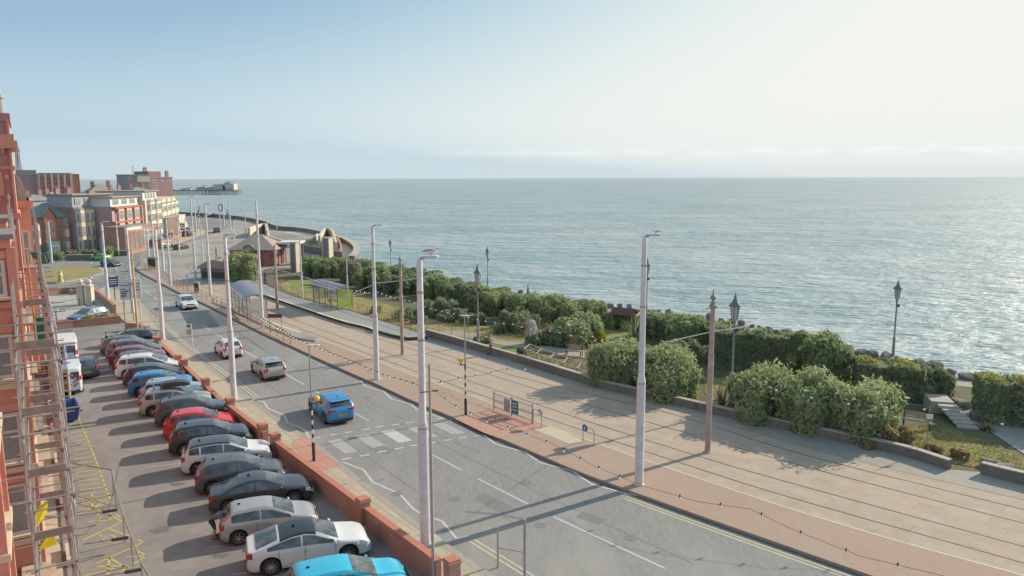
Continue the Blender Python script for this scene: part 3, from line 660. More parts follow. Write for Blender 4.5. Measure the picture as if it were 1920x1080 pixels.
parked("pale blue silver hatchback half hidden behind the roof box", (283, 755), 4.2, 1.75, 1.5, 'hatch', P_lb)
parked("bright blue crossover with dark wheels in the row", (262, 741), 4.2, 1.8, 1.54, 'suv', P_blue, rimdark=True)
parked("black car between the blue crossover and the white people carrier", (252, 723), 4.3, 1.8, 1.48, 'hatch', P_black)
parked("white people carrier with red tail lamps", (238, 707), 4.55, 1.82, 1.66, 'mpv', P_white, spokes=10)
parked("dark teal small car beyond the white people carrier", (231, 695), 4.0, 1.74, 1.48, 'hatch', P_teal)
parked("maroon estate with light alloy wheels", (224, 685), 4.3, 1.78, 1.52, 'estate', P_maroon)
parked("grey violet people carrier with silver rims", (218, 674), 4.45, 1.82, 1.66, 'mpv', P_mpv)
parked("navy blue estate near the far end of the row", (207, 663), 4.5, 1.8, 1.5, 'estate', P_navy)
p = G(243, 643); car("parked_car", "dark estate parked nose out, last of the row", "car", p, yaw0 + math.pi, 4.4, 1.78, 1.48, 'estate', P_teal, group=PG)
# cars on the road and beyond
def kdir(a, b):
    d = G(*b) - G(*a); return math.atan2(d.y, d.x)
def roadcar(name, label, rearL, rearR, fdir, L, W, H, kind, col, **k):
    a, b = G(*rearL), G(*rearR); c = (a + b) / 2; y = kdir(*fdir); f = Vector((math.cos(y), math.sin(y), 0))
    return car(name, label, "car", c + f * (L / 2 - .8 * L / 4.4), y, L, W, H, kind, col, **k)
roadcar("car", "bright blue crossover driving up to the zebra crossing", (609, 793), (656, 784), ((640, 790), (590, 750)), 4.3, 1.86, 1.60, 'suv', P_blue2, group="cars driving away up the road", spoiler=True, rails=None, spokes=5)
roadcar("car", "silver hatchback with a dark rear window driving away", (492, 711), (531, 704), ((514, 712), (470, 676)), 4.3, 1.85, 1.48, 'hatch', P_silver, group="cars driving away up the road", spoiler=True)
roadcar("car", "white small hatchback driving away beside a lamp column", (419, 670), (449, 665), ((435, 668), (405, 643)), 3.7, 1.72, 1.52, 'hatch', P_white, group="cars driving away up the road")
a = G(357, 578); y = kdir((357, 578), (410, 612)); car("car", "white estate coming towards the camera", "car", a - Vector((math.cos(y), math.sin(y), 0)) * 1.9, y, 4.3, 1.8, 1.46, 'estate', P_white)
# ================================================================ POLES, LAMPS, SIGNS, RAILINGS
M_pole = mat("white_pole_paint", (.58, .58, .60), (.68, .68, .69), scale=1.5, rough=.5, c3=(.54, .52, .51), s3=1.2)
M_brpole = mat("weathered_brown_pole", (.32, .22, .18), (.42, .33, .28), scale=1.2, rough=.7, c3=(.46, .41, .37), s3=.7)
M_grbr = mat("grey_brown_pole", (.36, .31, .28), (.44, .40, .37), scale=1.5, rough=.6)
M_grpole = mat("grey_green_pole", (.20, .21, .19), (.28, .29, .26), scale=1.5, rough=.6)
M_orpole = mat("sunlit_brown_pole", (.55, .33, .16), (.62, .40, .22), scale=1.5, rough=.6)  # brown pole with its sunlit orange put into the colour
M_galv = mat("galvanised_steel", (.32, .32, .32), (.40, .40, .40), scale=4, rough=.45, metal=.4)
M_dark = mat("dark_iron", (.035, .037, .037), (.06, .06, .058), scale=3, rough=.5)
M_lampcase = mat("lamp_casing", (.62, .63, .64), rough=.4)
M_copper = mat("green_copper", (.10, .17, .14), (.14, .2, .17), scale=4, rough=.6)
M_lglass = mat("lantern_glass", (.42, .46, .44), rough=.15, spec=.8)
M_bulb = mat("white_bulb", (.78, .78, .74), rough=.15, spec=.6)
M_globe = mat("amber_globe", (.80, .50, .03), rough=.3)
M_blk = mat("black_band_paint", (.03, .03, .03), rough=.5); M_wht = mat("white_band_paint", (.7, .7, .68), rough=.5)
M_navy = mat("navy_sign", (.03, .05, .14), rough=.5); M_blues = mat("blue_sign", (.035, .12, .38), rough=.4); M_signw = mat("white_sign", (.62, .66, .68), rough=.5)
M_rust = mat("rusty_rail", (.28, .19, .13), (.36, .27, .2), scale=4, rough=.8)
def ptop(base, top): p = G(*base, PAV); return p, hgt(p, *top)
def lamp_column(base, top, label, arms=1, yaw=R(-5), mcol=None, rb=None, head=True, group="tall lamp and tram wire columns"):
    p, h = ptop(base, top); t = thing("lamp_column", label, "lamp column", p, 0, group); m = mcol or M_pole
    rb = rb or .17; k = 1.0
    g = MB(); g.lathe((0, 0, 0), [(rb * 1.25, 0), (rb * 1.25, .06), (rb * 1.02, .07), (rb, h * .42), (rb * 1.0, h * .425), (rb * .72, h * .45), (rb * .66, h * .75), (rb * .58, h * .985), (rb * .3, h)], m, 14); g.build("pole", t, smooth=True)
    g = MB(); g.lathe((0, 0, h * .42 - .03), [(rb * 1.03, 0), (rb * 1.06, .02), (rb * 1.03, .06)], M_galv, 14); g.lathe((0, 0, h * .72), [(rb * .74, 0), (rb * .74, .10)], M_galv, 12); g.lathe((0, 0, h * .88), [(rb * .68, 0), (rb * .68, .10)], M_galv, 12); g.build("collar", t)
    g = MB(); g.box((0, -rb - .012, .9), (.16, .03, .55), m); g.build("access_door", t)
    if head:
        for a in range(arms):
            ya = yaw + a * math.pi; d = Vector((math.cos(ya), math.sin(ya), 0))
            g = MB(); g.tube((0, 0, h - .08), d * .25 + Vector((0, 0, h + .02)), rb * .3, M_galv); g.build("bracket", t)
            g = MB(); c = d * .42 + Vector((0, 0, h + .03)); g.box(c, (.62, .24, .07), M_lampcase, rz=ya); g.box(c - Vector((0, 0, .045)), (.5, .18, .03), M_lglass, rz=ya); g.build("luminaire", t, bevel=.015)
    return t, p, h
def tram_pole(base, top, label, rb=.13, mcol=None, finial=True, group="tram wire poles"):
    p, h = ptop(base, top); t = thing("tram_pole", label, "tram pole", p, 0, group); m = mcol or M_brpole
    g = MB(); g.lathe((0, 0, 0), [(rb * 1.5, 0), (rb * 1.5, .04), (rb, .05), (rb * .98, h * .6), (rb * .8, h * .62), (rb * .78, h - .9 if finial else h)], m, 12); g.build("pole", t, smooth=True)
    if finial:
        g = MB(); z = h - .95; g.lathe((0, 0, z), [(rb * 1.2, 0), (rb * 1.3, .12), (rb * .7, .16), (rb * .8, .26), (rb * .4, .38), (rb * 1.05, .50), (rb * 1.0, .58), (rb * .35, .68), (rb * .12, .95)], M_grpole, 12); g.build("finial", t, smooth=True)
    g = MB(); g.tube((-.35, 0, h - 1.05), (.3, .1, h - 1.0), .02, M_dark); g.build("bracket", t)
    return t, p, h
def lantern_post(base, top, label, z=PAV, k=1.0):
    p = G(*base, z); h = hgt(p, *top); t = thing("lantern_post", label, "street lamp", p, 0, "promenade lanterns on posts")
    s = h / 6.5
    g = MB(); g.lathe((0, 0, 0), [(.16 * s, 0), (.16 * s, .5 * s), (.11 * s, .55 * s), (.095 * s, 2.0 * s), (.06 * s, 2.1 * s), (.055 * s, 4.65 * s), (.09 * s, 4.7 * s), (.06 * s, 4.8 * s), (.12 * s, 5.0 * s)], M_grpole, 12); g.build("post", t, smooth=True)
    g = MB(); g.lathe((0, 0, 5.0 * s), [(.13 * s, 0), (.16 * s, .1 * s), (.24 * s, .8 * s)], M_lglass, 6); g.build("lantern_glass", t)
    for k in range(6):
        a = k * math.pi / 3; g = MB(); g.tube((.155 * s * math.cos(a), .155 * s * math.sin(a), 5.05 * s), (.25 * s * math.cos(a), .25 * s * math.sin(a), 5.82 * s), .018 * s, M_dark, n=4); g.build("glazing_bar", t)
    g = MB(); g.lathe((0, 0, 5.78 * s), [(.34 * s, 0), (.33 * s, .05 * s), (.16 * s, .25 * s), (.07 * s, .52 * s), (.05 * s, .56 * s), (.012 * s, .74 * s)], M_copper, 12); g.build("lantern_hood", t, smooth=True)
    g = MB(); g.box((.1 * s, 0, 4.5 * s), (.22 * s, .16 * s, .2 * s), M_dark); g.build("junction_box", t)
    return t, p, h
LC = {}
for nm, b, tp, lab, kw in [
    ('A', (795, 1020), (777, 487), "nearest tall white lamp column with a gull on its lamp", dict(rb=.20)),
    ('B', (1196, 910), (1206, 447), "tall grey white column standing at the seaward kerb", dict(rb=.21)),
    ('C', (706, 710), (697, 424), "tall white lamp column seaward of the silver hatchback", dict(rb=.19, yaw=R(8))),
    ('H', (438, 745), (427, 440), "white lamp column on the pavement behind the boxy grey crossover", dict(rb=.19, yaw=R(8))),
    ('I', (305, 632), (297, 426), "white lamp column at the street corner by the dark parked estate", dict(rb=.19)),
    ('J', (492, 612), (483, 376), "tall white column beside the left tram shelter", dict(rb=.17, head=False)),
    ('K', (395, 552), (386, 381), "tall white column behind the oncoming white estate", dict(rb=.18)),
    ('L', (320, 532), (315, 407), "tall slender column at the start of the railing", dict(rb=.17)),
    ('M', (249, 582), (239, 423), "white column behind the big road sign", dict(rb=.18)),
    ('N', (203, 568), (197, 414), "white column beside the navy panel sign", dict(rb=.2, yaw=R(20))),
    ('O', (567, 557), (562, 446), "slim white lamp column seaward of the tram stop", dict(rb=.12, yaw=R(120))),
    ('P', (652, 552), (651, 486), "slim pole behind the lime shelter panel", dict(rb=.1, head=False)),
    ('Q', (223, 475), (221, 397), "white column in front of the pink side wall", dict(rb=.16)),
    ('R', (280, 485), (278, 415), "slender column before the glazed hotel front", dict(rb=.15, head=False)),
    ('S', (291, 501), (288, 400), "white column by the small kiosk cabinet", dict(rb=.16)),
    ('T', (307, 505), (303, 423), "pink white column before the dark arched porch", dict(rb=.2)),
    ('U', (337, 474), (336, 414), "short pale column beside the brick annexe", dict(rb=.14, head=False)),
    ('V', (367, 520), (364, 367), "brown white column on the tram curve", dict(rb=.16)),
    ('W', (369, 438), (368, 371), "far column at the left of the purple lights", dict(rb=.17)),
    ('X', (374, 414), (372, 361), "farthest column behind the purple lights", dict(rb=.2)),
    ('Y', (381, 489), (378, 422), "short pole standing between the tram curves", dict(rb=.14, head=False)),
    ('Z', (421, 422), (420, 361), "far column under the end of the pier", dict(rb=.2, yaw=R(10))),
    ('a', (433, 430), (432, 369), "far column beside the tall purple lights", dict(rb=.19)),
    ('b', (440, 452), (438, 414), "short far pole above the brick pavilion", dict(rb=.16, head=False)),
    ('c', (462, 440), (461, 398), "pale pole behind the pavilion roof", dict(rb=.16, head=False)),
    ('d', (502, 426), (501, 386), "white pole on the sea wall beyond the pavilion", dict(rb=.15)),
    ('e', (520, 430), (519, 401), "thin pale pole at the bend of the sea wall", dict(rb=.12)),
    ('f', (98, 488), (93, 411), "white column before the turquoise porch", dict(rb=.16)),
    ('g', (349, 445), (347, 405), "thin far pole by the parked cars", dict(rb=.1, head=False)),
    ('h', (488, 412), (487, 388), "small far pole right of the ramp wall", dict(rb=.14, head=False))]:
    LC[nm] = lamp_column(b, tp, lab, **kw)
TP = {}
for nm, b, tp, lab, kw in [
    ('D', (754, 664), (747, 479), "red brown tram pole with a pointed finial by the garden corner", dict(rb=.15)),
    ('E', (1325, 850), (1337, 549), "brown tram pole with a finial standing between the tracks and the bushes", dict(rb=.16)),
    ('A2', (810, 1092), (792, 688), "weathered pole just right of the nearest lamp column", dict(rb=.062, finial=False, mcol=M_grbr)),
    ('G', (520, 577), (516, 459), "dark tram pole on the seaward platform", dict(rb=.15, finial=False)),
    ('I2', (258, 622), (249, 466), "orange brown pole in front of the big road sign", dict(rb=.11, finial=False, mcol=M_orpole))]:
    TP[nm] = tram_pole(b, tp, lab, **kw)
LP = {}
for nm, b, tp, lab in [
    ('F', (1672.6, 684), (1680, 531), "copper hooded lantern alone on the sea wall at the right"),
    ('G', (1369, 772), (1379, 555), "large lantern with a copper hood beside the brown tram pole"),
    ('M', (896, 648), (895, 497), "lantern rising from the low garden wall near the walker"),
    ('L', (914.5, 545), (915, 463), "lantern on the sea wall beyond the low wall lantern"),
    ('B', (1211, 612), (1212.5, 487), "dark lantern half hidden behind the column at the seaward kerb"),
    ('A', (733.5, 516), (733, 447), "small far lantern above the dark rocks")]:
    LP[nm] = lantern_post(b, tp, lab)
# gull on the nearest lamp
def gull(loc, yaw, label):
    t = thing("seagull", label, "seagull", loc, yaw); w = mat("gull_white", (.72, .72, .70), rough=.8); gy = mat("gull_grey", (.30, .32, .36), rough=.8); yl = mat("gull_bill", (.6, .35, .05)); bk = mat("gull_black", (.03, .03, .03))
    b = MB(); prof = [(-.20, .005, .12), (-.15, .045, .12), (-.06, .075, .115), (.04, .08, .12), (.11, .065, .145), (.15, .042, .185), (.165, .036, .215), (.19, .040, .235), (.215, .034, .24), (.235, .012, .235)]
    n = 10; vs = []; fs = []
    for x, r_, z_ in prof:
        for k in range(n): a = 2 * math.pi * k / n; vs.append((x, r_ * math.cos(a) * .95, z_ + r_ * math.sin(a)))
    fs = [(i * n + k, i * n + (k + 1) % n, (i + 1) * n + (k + 1) % n, (i + 1) * n + k) for i in range(len(prof) - 1) for k in range(n)] + [tuple(range(n))[::-1], tuple(range((len(prof) - 1) * n, len(prof) * n))]
    b.add(vs, fs, w); b.build("body", t, smooth=True)
    for s in (-1, 1):
        g = MB(); P = [(.10, s * .055, .17), (.02, s * .086, .165), (-.12, s * .06, .15), (-.30, s * .012, .145), (-.12, s * .05, .185), (.04, s * .05, .20)]
        g.add(P + [(x, y - s * .012, z_ - .01) for x, y, z_ in P], [(0, 1, 2, 3, 4, 5), (11, 10, 9, 8, 7, 6)] + [(i, (i + 1) % 6, 6 + (i + 1) % 6, 6 + i) for i in range(6)], gy); g.build("wing", t)
        g = MB(); g.tube((.0, s * .03, 0), (.0, s * .03, .06), .007, yl, n=5); g.box((.02, s * .03, .004), (.06, .035, .006), yl); g.build("leg", t)
    g = MB(); g.tube((.235, 0, .236), (.285, 0, .226), .010, yl, r2=.004, n=6); g.build("bill", t)
    g = MB(); g.add([(-.18, -.03, .125), (-.18, .03, .125), (-.33, .025, .115), (-.33, -.025, .115), (-.18, -.03, .115), (-.18, .03, .115), (-.33, .025, .107), (-.33, -.025, .107)], [(0, 1, 2, 3), (7, 6, 5, 4), (0, 3, 7, 4), (1, 5, 6, 2), (2, 6, 7, 3)], bk); g.build("tail", t)
    for s in (-1, 1): g = MB(); g.box((.205, s * .034, .25), (.012, .008, .012), bk); g.build("eye", t)
    return t
t_, p_, h_ = LC['A']; d_ = Vector((math.cos(R(-5)), math.sin(R(-5)), 0)) * .42; gu = gull(p_ + d_ + Vector((.05, 0, h_ + .065)), R(-12), "grey and white seagull perched on the nearest tall lamp"); gu.scale = (1.25,) * 3
t_, p_, h_ = LC['B']; gu = gull(p_ + d_ + Vector((.1, 0, h_ + .065)), R(170), "small white seagull on the lamp of the kerbside column"); gu.scale = (.8,) * 3
# belisha beacons
def belisha(base, top, gpx, label, side):
    p, h = ptop(base, top); hg = hgt(p, *gpx); t = thing("belisha_beacon", label, "crossing beacon", p, 0, "crossing beacons")
    hb = hg - .25; n = 9; z = 0.0
    for k in range(n):
        z1 = hb * (k + 1) / n if k else hb / n
        seg = [0, .32, .40, .47, .55, .63, .71, .79, .87, 1.0]
        g = MB(); r_ = .085 if k == 0 else .05; g.lathe((0, 0, seg[k] * hb), [(r_, 0), (r_, (seg[k + 1] - seg[k]) * hb)], M_blk if k % 2 == 0 else M_wht, 10); g.build("band", t)
    g = MB(); g.lathe((0, 0, hb), [(.045, 0), (.032, h - hb)], M_galv, 8); g.build("mast", t)
    dx = side * .28
    g = MB(); g.tube((0, 0, hb - .05), (dx, 0, hb - .05), .025, M_dark); g.tube((dx, 0, hb - .1), (dx, 0, hb + .1), .04, M_dark); g.build("arm", t)
    g = MB(); rr = .17; prof = [(max(.01, rr * math.sin(a)), rr - rr * math.cos(a)) for a in np.linspace(0.15, math.pi - .05, 9)]; g.lathe((dx, 0, hb + .06), prof, M_globe, 14); g.build("globe", t, smooth=True)
    g = MB(); g.tube((-.1, 0, h), (.45 if side > 0 else .55, .06, h + .1), .03, M_lampcase); g.box((.05 if side < 0 else .3, 0, h + .07), (.5, .16, .06), M_lampcase); g.build("floodlight", t)
belisha((587, 862), (578, 652), (592, 748), "black and white crossing beacon by the parked cars' pavement", 1)
belisha((872, 777), (868, 597), (862, 678), "black and white crossing beacon on the seaward kerb", -1)
# slim lit pole at the near pavement: steel guard frame on its back
def frame_near():
    p, h = ptop((981, 1086), (983, 980)); q = G(931, 1064, 0.0); t = thing("sign_frame", "bare steel sign frame at the bottom of the road", "sign frame", p, 0)
    h2 = hgt(q, 930, 994); dq = q - p
    g = MB(); g.tube((0, 0, -.1), (0, 0, h), .055, M_galv, n=10); g.build("post", t)
    g = MB(); g.tube((dq.x, dq.y, -.1), (dq.x, dq.y, h2), .04, M_galv, n=10); g.build("post", t)
    for f in (.93, .45):
        g = MB(); g.tube((dq.x, dq.y, h2 * f), (0, 0, h * f), .02, M_galv); g.build("rail", t)
frame_near()
# bus stop flag
def bus_flag():
    p, h = ptop((362, 668), (356, 607)); t = thing("bus_stop", "bus stop pole with a small flag panel on the pavement", "bus stop", p)
    g = MB(); g.lathe((0, 0, 0), [(.05, 0), (.04, h)], M_pole, 8); g.build("pole", t)
    g = MB(); g.box((-.22, 0, h - .2), (.40, .04, .38), M_signw); g.box((-.22, 0, h - .68), (.40, .04, .42), M_galv); g.build("flag", t)
    g = MB(); g.box((-.22, -.024, h - .18), (.26, .006, .2), M_dark); g.build("panel_print", t)
bus_flag()
# big road sign (two panels on posts), its symbol and lettering
def panel(name, label, cat, pl, pr, ztop_px, zbot_px, m, z=0.0):
    """sign panel spanned between two ground points"""
    a, b = G(*pl, z), G(*pr, z); c = (a + b) / 2; w = (b - a).length; yaw = math.atan2((b - a).y, (b - a).x)
    zt, zb = hgt(c, *ztop_px), hgt(c, *zbot_px); t = thing(name, label, cat, c, yaw)
    return t, w, zt, zb
t, w, zt, zb = panel("direction_sign", "white road direction sign with a roundabout symbol on two posts", "road sign", (232, 600), (252, 600), (250, 520), (250, 558), M_signw)
g = MB(); W1 = w * 1.15; g.box((-.10, 0, (zt + zb) / 2), (W1, .04, zt - zb), M_signw); g.build("panel", t)
g = MB(); zc = lerp(zb, zt, .72); r_ = .17
prv = None
for k in range(15):
    a = -1.2 + k / 14 * 4.9; q = (.35 + r_ * math.cos(a), -.034, zc + r_ * math.sin(a))
    if prv: g.tube(prv, q, .035, M_dark, n=4)
    prv = q
g.box((-.22, -.03, zc), (.78, .02, .05), M_dark); g.box((.58, -.03, zc + .22), (.05, .02, .3), M_dark, rz=0); g.box((.35, -.03, zc - .75), (.05, .02, 1.1), M_dark); g.build("roundabout_symbol", t)
for x, zf, l_ in ((-.42, .52, .5), (-.36, .40, .7), (-.36, .32, .6), (-.02, .45, .4), (-.42, .16, .5), (-.38, .24, .6)): g = MB(); g.box((x + .05, -.03, lerp(zb, zt, zf)), (l_, .01, .09), M_dark); g.build("text_line", t)
for sx in (-.40, .42): g = MB(); g.tube((sx * w, .05, -.1), (sx * w, .05, zt - .1), .06, M_galv); g.build("post", t)
t, w, zt, zb = panel("parking_sign", "pale panel beside the roundabout sign with small lettering", "road sign", (252, 597), (272, 597), (262, 519), (262, 556), M_signw)
g = MB(); g.box((-.15, .02, (zt + zb) / 2), (w * .92, .04, zt - zb), M_signw); g.build("panel", t)
for zf, l_ in ((.75, .7), (.6, .6), (.45, .65)): g = MB(); g.box((-.1, -.01, lerp(zb, zt, zf)), (l_, .01, .09), M_dark); g.build("text_line", t)
g = MB(); g.tube((0.1, .06, -.1), (0.1, .06, zt + .5), .06, M_pole); g.build("post", t)
t, w, zt, zb = panel("town_sign", "navy blue tourist panel on a post with a small finial", "sign", (205, 561), (224, 559), (215, 514), (215, 534), M_navy)
g = MB(); g.box((0, 0, (zt + zb) / 2), (w, .06, zt - zb), M_navy); g.box((0, 0, zt + .02), (w * .6, .08, .12), M_signw); g.build("panel", t)
for zf in (.7, .5, .3): g = MB(); g.box((0, -.034, lerp(zb, zt, zf)), (w * .7, .01, .06), M_signw); g.build("text_line", t)
g = MB(); g.tube((0.1, .05, 0), (0.1, .05, zb), .06, M_dark); g.build("post", t)
# railings between road and tram stop, cut into panels
def railing(pts, h, label, name="railing", m=None, z=PAV, step=2.1, infill=8, r=.022, group=None, rails=(1.0, .12)):
    m = m or M_rust; q = along(pts, step); o = q[0][0]; t = thing(name, label, "railing", (o.x, o.y, z), 0, group)
    loc = [(p - o) for p, _ in q]; loc = [Vector((p.x, p.y, 0)) for p in loc]
    for p in loc: g = MB(); g.tube(p, p + Vector((0, 0, h + .04)), r * 1.4, m, n=5); g.build("post", t)
    for i in range(len(loc) - 1):
        a, b = loc[i], loc[i + 1]; g = MB()
        for f in rails: g.tube(a + Vector((0, 0, h * f)), b + Vector((0, 0, h * f)), r, m, n=4)
        for k in range(1, infill): c = lerp(a, b, k / infill); g.tube(c + Vector((0, 0, h * .12)), c + Vector((0, 0, h)), r * .4, m, n=3)
        g.build("rail_panel", t)
    return t
railing(smooth_line(GG([(262, 497), (275, 505), (310, 522), (345, 545), (385, 562), (428, 583), (470, 604), (505, 623), (545, 648)]), 1), 1.1, "long rusty pedestrian railing between the road and the tram stop")
railing(GG([(262, 497), (268, 485), (278, 474), (295, 468)]), 1.1, "short pale railing curling round the corner of the tram loop", m=M_galv)
railing(smooth_line(GG([(500, 530), (530, 548), (570, 563), (610, 572)]), 1), 1.1, "garden side railing left of the lime shelter")
railing(smooth_line(GG([(655, 583), (680, 592), (720, 605), (760, 620), (795, 630)]), 1), 1.1, "garden side railing right of the lime shelter")
railing(GG([(800, 617), (820, 623), (846, 632)]), 1.0, "short railing at the corner of the garden wall", m=M_galv)
# guard panels and round signs at the crossing
z3b = lambda x, y: (840 + x / 3.858, 660 + y / 3.858)
a, b = G(*z3b(328, 415), PAV), G(*z3b(605, 518), PAV); yaw = math.atan2((b - a).y, (b - a).x); w = (b - a).length; h = hgt(a, *z3b(328, 300))
t = thing("guard_fence", "galvanised guard fence panels with two sign boards by the crossing", "fence", a, yaw)
for x in (0, w * .48, w): g = MB(); g.box((x, 0, h * .52), (.07, .07, h * 1.04), M_galv); g.build("post", t)
for x0, x1 in ((.05, w * .48 - .05), (w * .48 + .05, w - .05)):
    g = MB()
    for zz in (.18, h * .5, h * .92): g.box(((x0 + x1) / 2, 0, zz), (x1 - x0, .035, .04), M_galv)
    for k in range(1, 12): x = lerp(x0, x1, k / 12); g.box((x, 0, h * .55), (.014, .014, h * .75), M_galv)
    g.build("fence_panel", t)
g = MB(); g.box((w * .36, -.04, h * .52), (w * .15, .02, h * .68), M_galv); g.build("blank_board", t)
g = MB(); g.box((w * .57, -.04, h * .55), (w * .17, .02, h * .70), mat("teal_sign", (.03, .17, .26))); g.build("blue_board", t)
for zf in (.75, .58, .4): g = MB(); g.box((w * .57, -.055, h * zf), (w * .12, .006, .07), M_signw); g.build("text_line", t)
def hoop_sign(b1, b2, disc, label, rr=.23):
    a, b = G(*b1, PAV), G(*b2, PAV); c = (a + b) / 2; d = b - a; yaw = math.atan2(d.y, d.x); t = thing("hoop_sign", label, "sign", a, yaw, "round blue signs on steel hoops"); w = d.length; h = .95
    g = MB(); g.path([(0, 0, 0), (0, 0, h - .12), (.1, 0, h), (w - .1, 0, h), (w, 0, h - .12), (w, 0, 0)], .025, M_galv, n=8); g.build("hoop", t)
    g = MB(); xd = .22 * w; g.tube((xd, -.05, h - .05), (xd, -.03, h - .05), rr, M_signw, n=20); g.tube((xd, -.056, h - .05), (xd, -.045, h - .05), rr * .88, M_blues, n=20); g.build("disc", t)
    g = MB(); g.box((xd, -.062, h + .02), (.06, .006, .06), M_signw); g.box((xd, -.062, h - .10), (.08, .006, .14), M_signw); g.build("pictogram", t)
hoop_sign(z3b(672, 548), z3b(612, 520), None, "round blue sign on a hoop beside the guard fence")
hoop_sign(z3b(970, 655), z3b(1050, 685), None, "round blue sign on a hoop nearer the kerbside column")
# small posts and cabinets
def board(base, w, h, label, name="notice_board", m1=None, m2=None, z=PAV, yaw=0.0, leg=.9, cat="notice board"):
    p = G(*base, z); t = thing(name, label, cat, p, yaw)
    for s in (-1, 1): g = MB(); g.tube((s * w * .42, 0, 0), (s * w * .42, 0, leg + h), .03, m1 or M_rust, n=6); g.build("leg", t)
    g = MB(); g.box((0, -.02, leg + h / 2), (w, .05, h), m2 or M_rust); g.build("panel", t, bevel=.01)
board((517, 622), 1.35, .38, "brown tram stop name board on two legs", leg=1.5, m2=mat("maroon_board", (.12, .05, .07)), name="stop_name_board")
def cabinet(base, w, d, h, label, m, name="cabinet", yaw=0.0, z=PAV):
    p = G(*base, z); t = thing(name, label, "cabinet", p, yaw)
    g = MB(); g.box((0, 0, h / 2), (w, d, h), m); g.build("case", t, bevel=.03)
    g = MB(); g.box((0, -d / 2 - .008, h * .55), (w * .8, .012, h * .7), M_dark); g.build("door", t)
    g = MB(); g.box((0, 0, h + .03), (w * 1.08, d * 1.08, .06), M_galv); g.build("lid", t)
cabinet((370, 546), .7, .5, 1.4, "grey cabinet between the tram tracks and the railing", M_galv)
cabinet((288, 501), 1.5, 1.0, 2.0, "pale kiosk with a dark door on the tram loop", M_cream, name="kiosk")
cabinet((437, 521), 1.2, .9, 2.2, "dark green cabinet beside the yellow shrub", mat("green_cabinet", (.06, .09, .08)), name="cabinet")
def flag_sign():
    p = G(351, 545, PAV); h = hgt(p, 350, 512); t = thing("stop_flag", "white tram stop flag on a thin post before the tram loop", "tram stop sign", p)
    g = MB(); g.tube((0, 0, 0), (0, 0, h), .035, M_galv); g.build("post", t); g = MB(); g.box((.15, 0, h - .3), (.45, .05, .6), M_signw); g.build("flag", t)
flag_sign()
# little sign on a post in the garden at the right
p = G(1735, 850, .15); h = hgt(p, 1737, 771); t = thing("garden_sign", "small pale sign on a thin rusty garden post", "sign", p)
g = MB(); g.tube((0, 0, 0), (0, 0, h), .025, M_rust, n=6); g.build("post", t); g = MB(); g.box((.02, -.03, h * .78), (.36, .03, .26), M_signw); g.build("plate", t)

# ---- festoon strings
def festoon(pts, label, step, sag=.0, br=.058, wire=.009, catmat=None, down=.12):
    o = pts[0]; t = thing("festoon_lights", label, "string lights", o, 0, "strings of festoon bulbs"); L = []
    for a, b in zip(pts, pts[1:]):
        n = max(4, int((b - a).length / .8))
        for i in range(n): f = i / n; L.append(lerp(a, b, f) - Vector((0, 0, sag * 4 * f * (1 - f))))
    L.append(pts[-1]); g = MB(); g.path([p - o for p in L], wire, M_dark, n=4); g.build("cable", t)
    proto = None
    for p, d in along(L, step)[1:-1]:
        q = p - o
        if proto is None:
            g = MB(); g.lathe((0, 0, -down), [(br * .3, 0), (br, br * .45), (br * .95, br * 1.2), (br * .4, br * 1.9)], M_bulb, 8); g.lathe((0, 0, -down + br * 1.8), [(br * .5, 0), (br * .5, .09)], M_dark, 6)
            proto = g.build("bulb", t, smooth=True); proto.location = q; c = proto
        else: c = proto.copy(); COL.objects.link(c); c.parent = t; c.location = q
    return t
def over(px, z): return G(px[0], px[1], z)                    # point at height z on a sight line
festoon([over((470, 583), 4.3), over((560, 636), 4.3), over((650, 673), 4.2), over((720, 702), 4.1), over((786, 722), 4.3)], "dense festoon running along the tram platform towards the nearest columns", .62, .0)
festoon([over((790, 718), 4.6), over((868, 706), 4.6), over((940, 692), 4.6), over((1016, 684), 4.6)], "festoon crossing the tracks to the garden fence beside the walker", 1.0, .1)
festoon([over((800, 722), 3.6), over((846, 757), 3.5), over((905, 786), 3.4), over((962, 805), 3.3), over((1033, 832), 3.3), over((1112, 874), 3.4), over((1202, 912), 3.6)], "festoon above the block paving between the crossing and the kerbside column", 1.25, .0)
festoon([over((1202, 912), 3.6), over((1305, 942), 3.5), over((1405, 957), 3.6), over((1480, 994), 3.5), over((1610, 1046), 3.4), over((1750, 1080), 3.4), over((1900, 1120), 3.4)], "festoon above the tracks at the bottom right", 1.35, .0)
gy = 5.2
festoon([over((500, 497), 3.5), over((560, 513), 3.4), over((640, 540), 3.4), over((700, 548), 3.5)], "festoon of close bulbs before the dark shrubs behind the lime shelter", .7, .0)
festoon([over((700, 542), 4.0), over((768, 562), 4.0), over((860, 588), 4.0), over((960, 606), 4.0), over((1040, 620), 4.1), over((1110, 630), 4.2), over((1210, 648), 4.4)], "festoon crossing the gardens behind the lantern of the low wall", .95, .15)
festoon([over((1375, 690), 5.4), over((1450, 730), 5.1), over((1540, 750), 4.9), over((1620, 762), 4.8), over((1700, 768), 4.8), over((1790, 770), 4.8), over((1870, 795), 4.6), over((1960, 815), 4.6)], "festoon hanging in front of the feathery bushes at the right", 1.45, .0)
pf, hf = LP['F'][1], LP['F'][2]; zf = hf * .70
festoon([at(1212, 560, 70), at(1500, 576, 63), pf + Vector((0, 0, zf))], "thin seafront festoon left of the lone sea wall lantern", 1.6, .25, .05)
festoon([pf + Vector((0, 0, zf)), at(1740, 606, 55), at(1920, 668, 48)], "thin seafront festoon right of the lone sea wall lantern", 1.6, .25, .05)
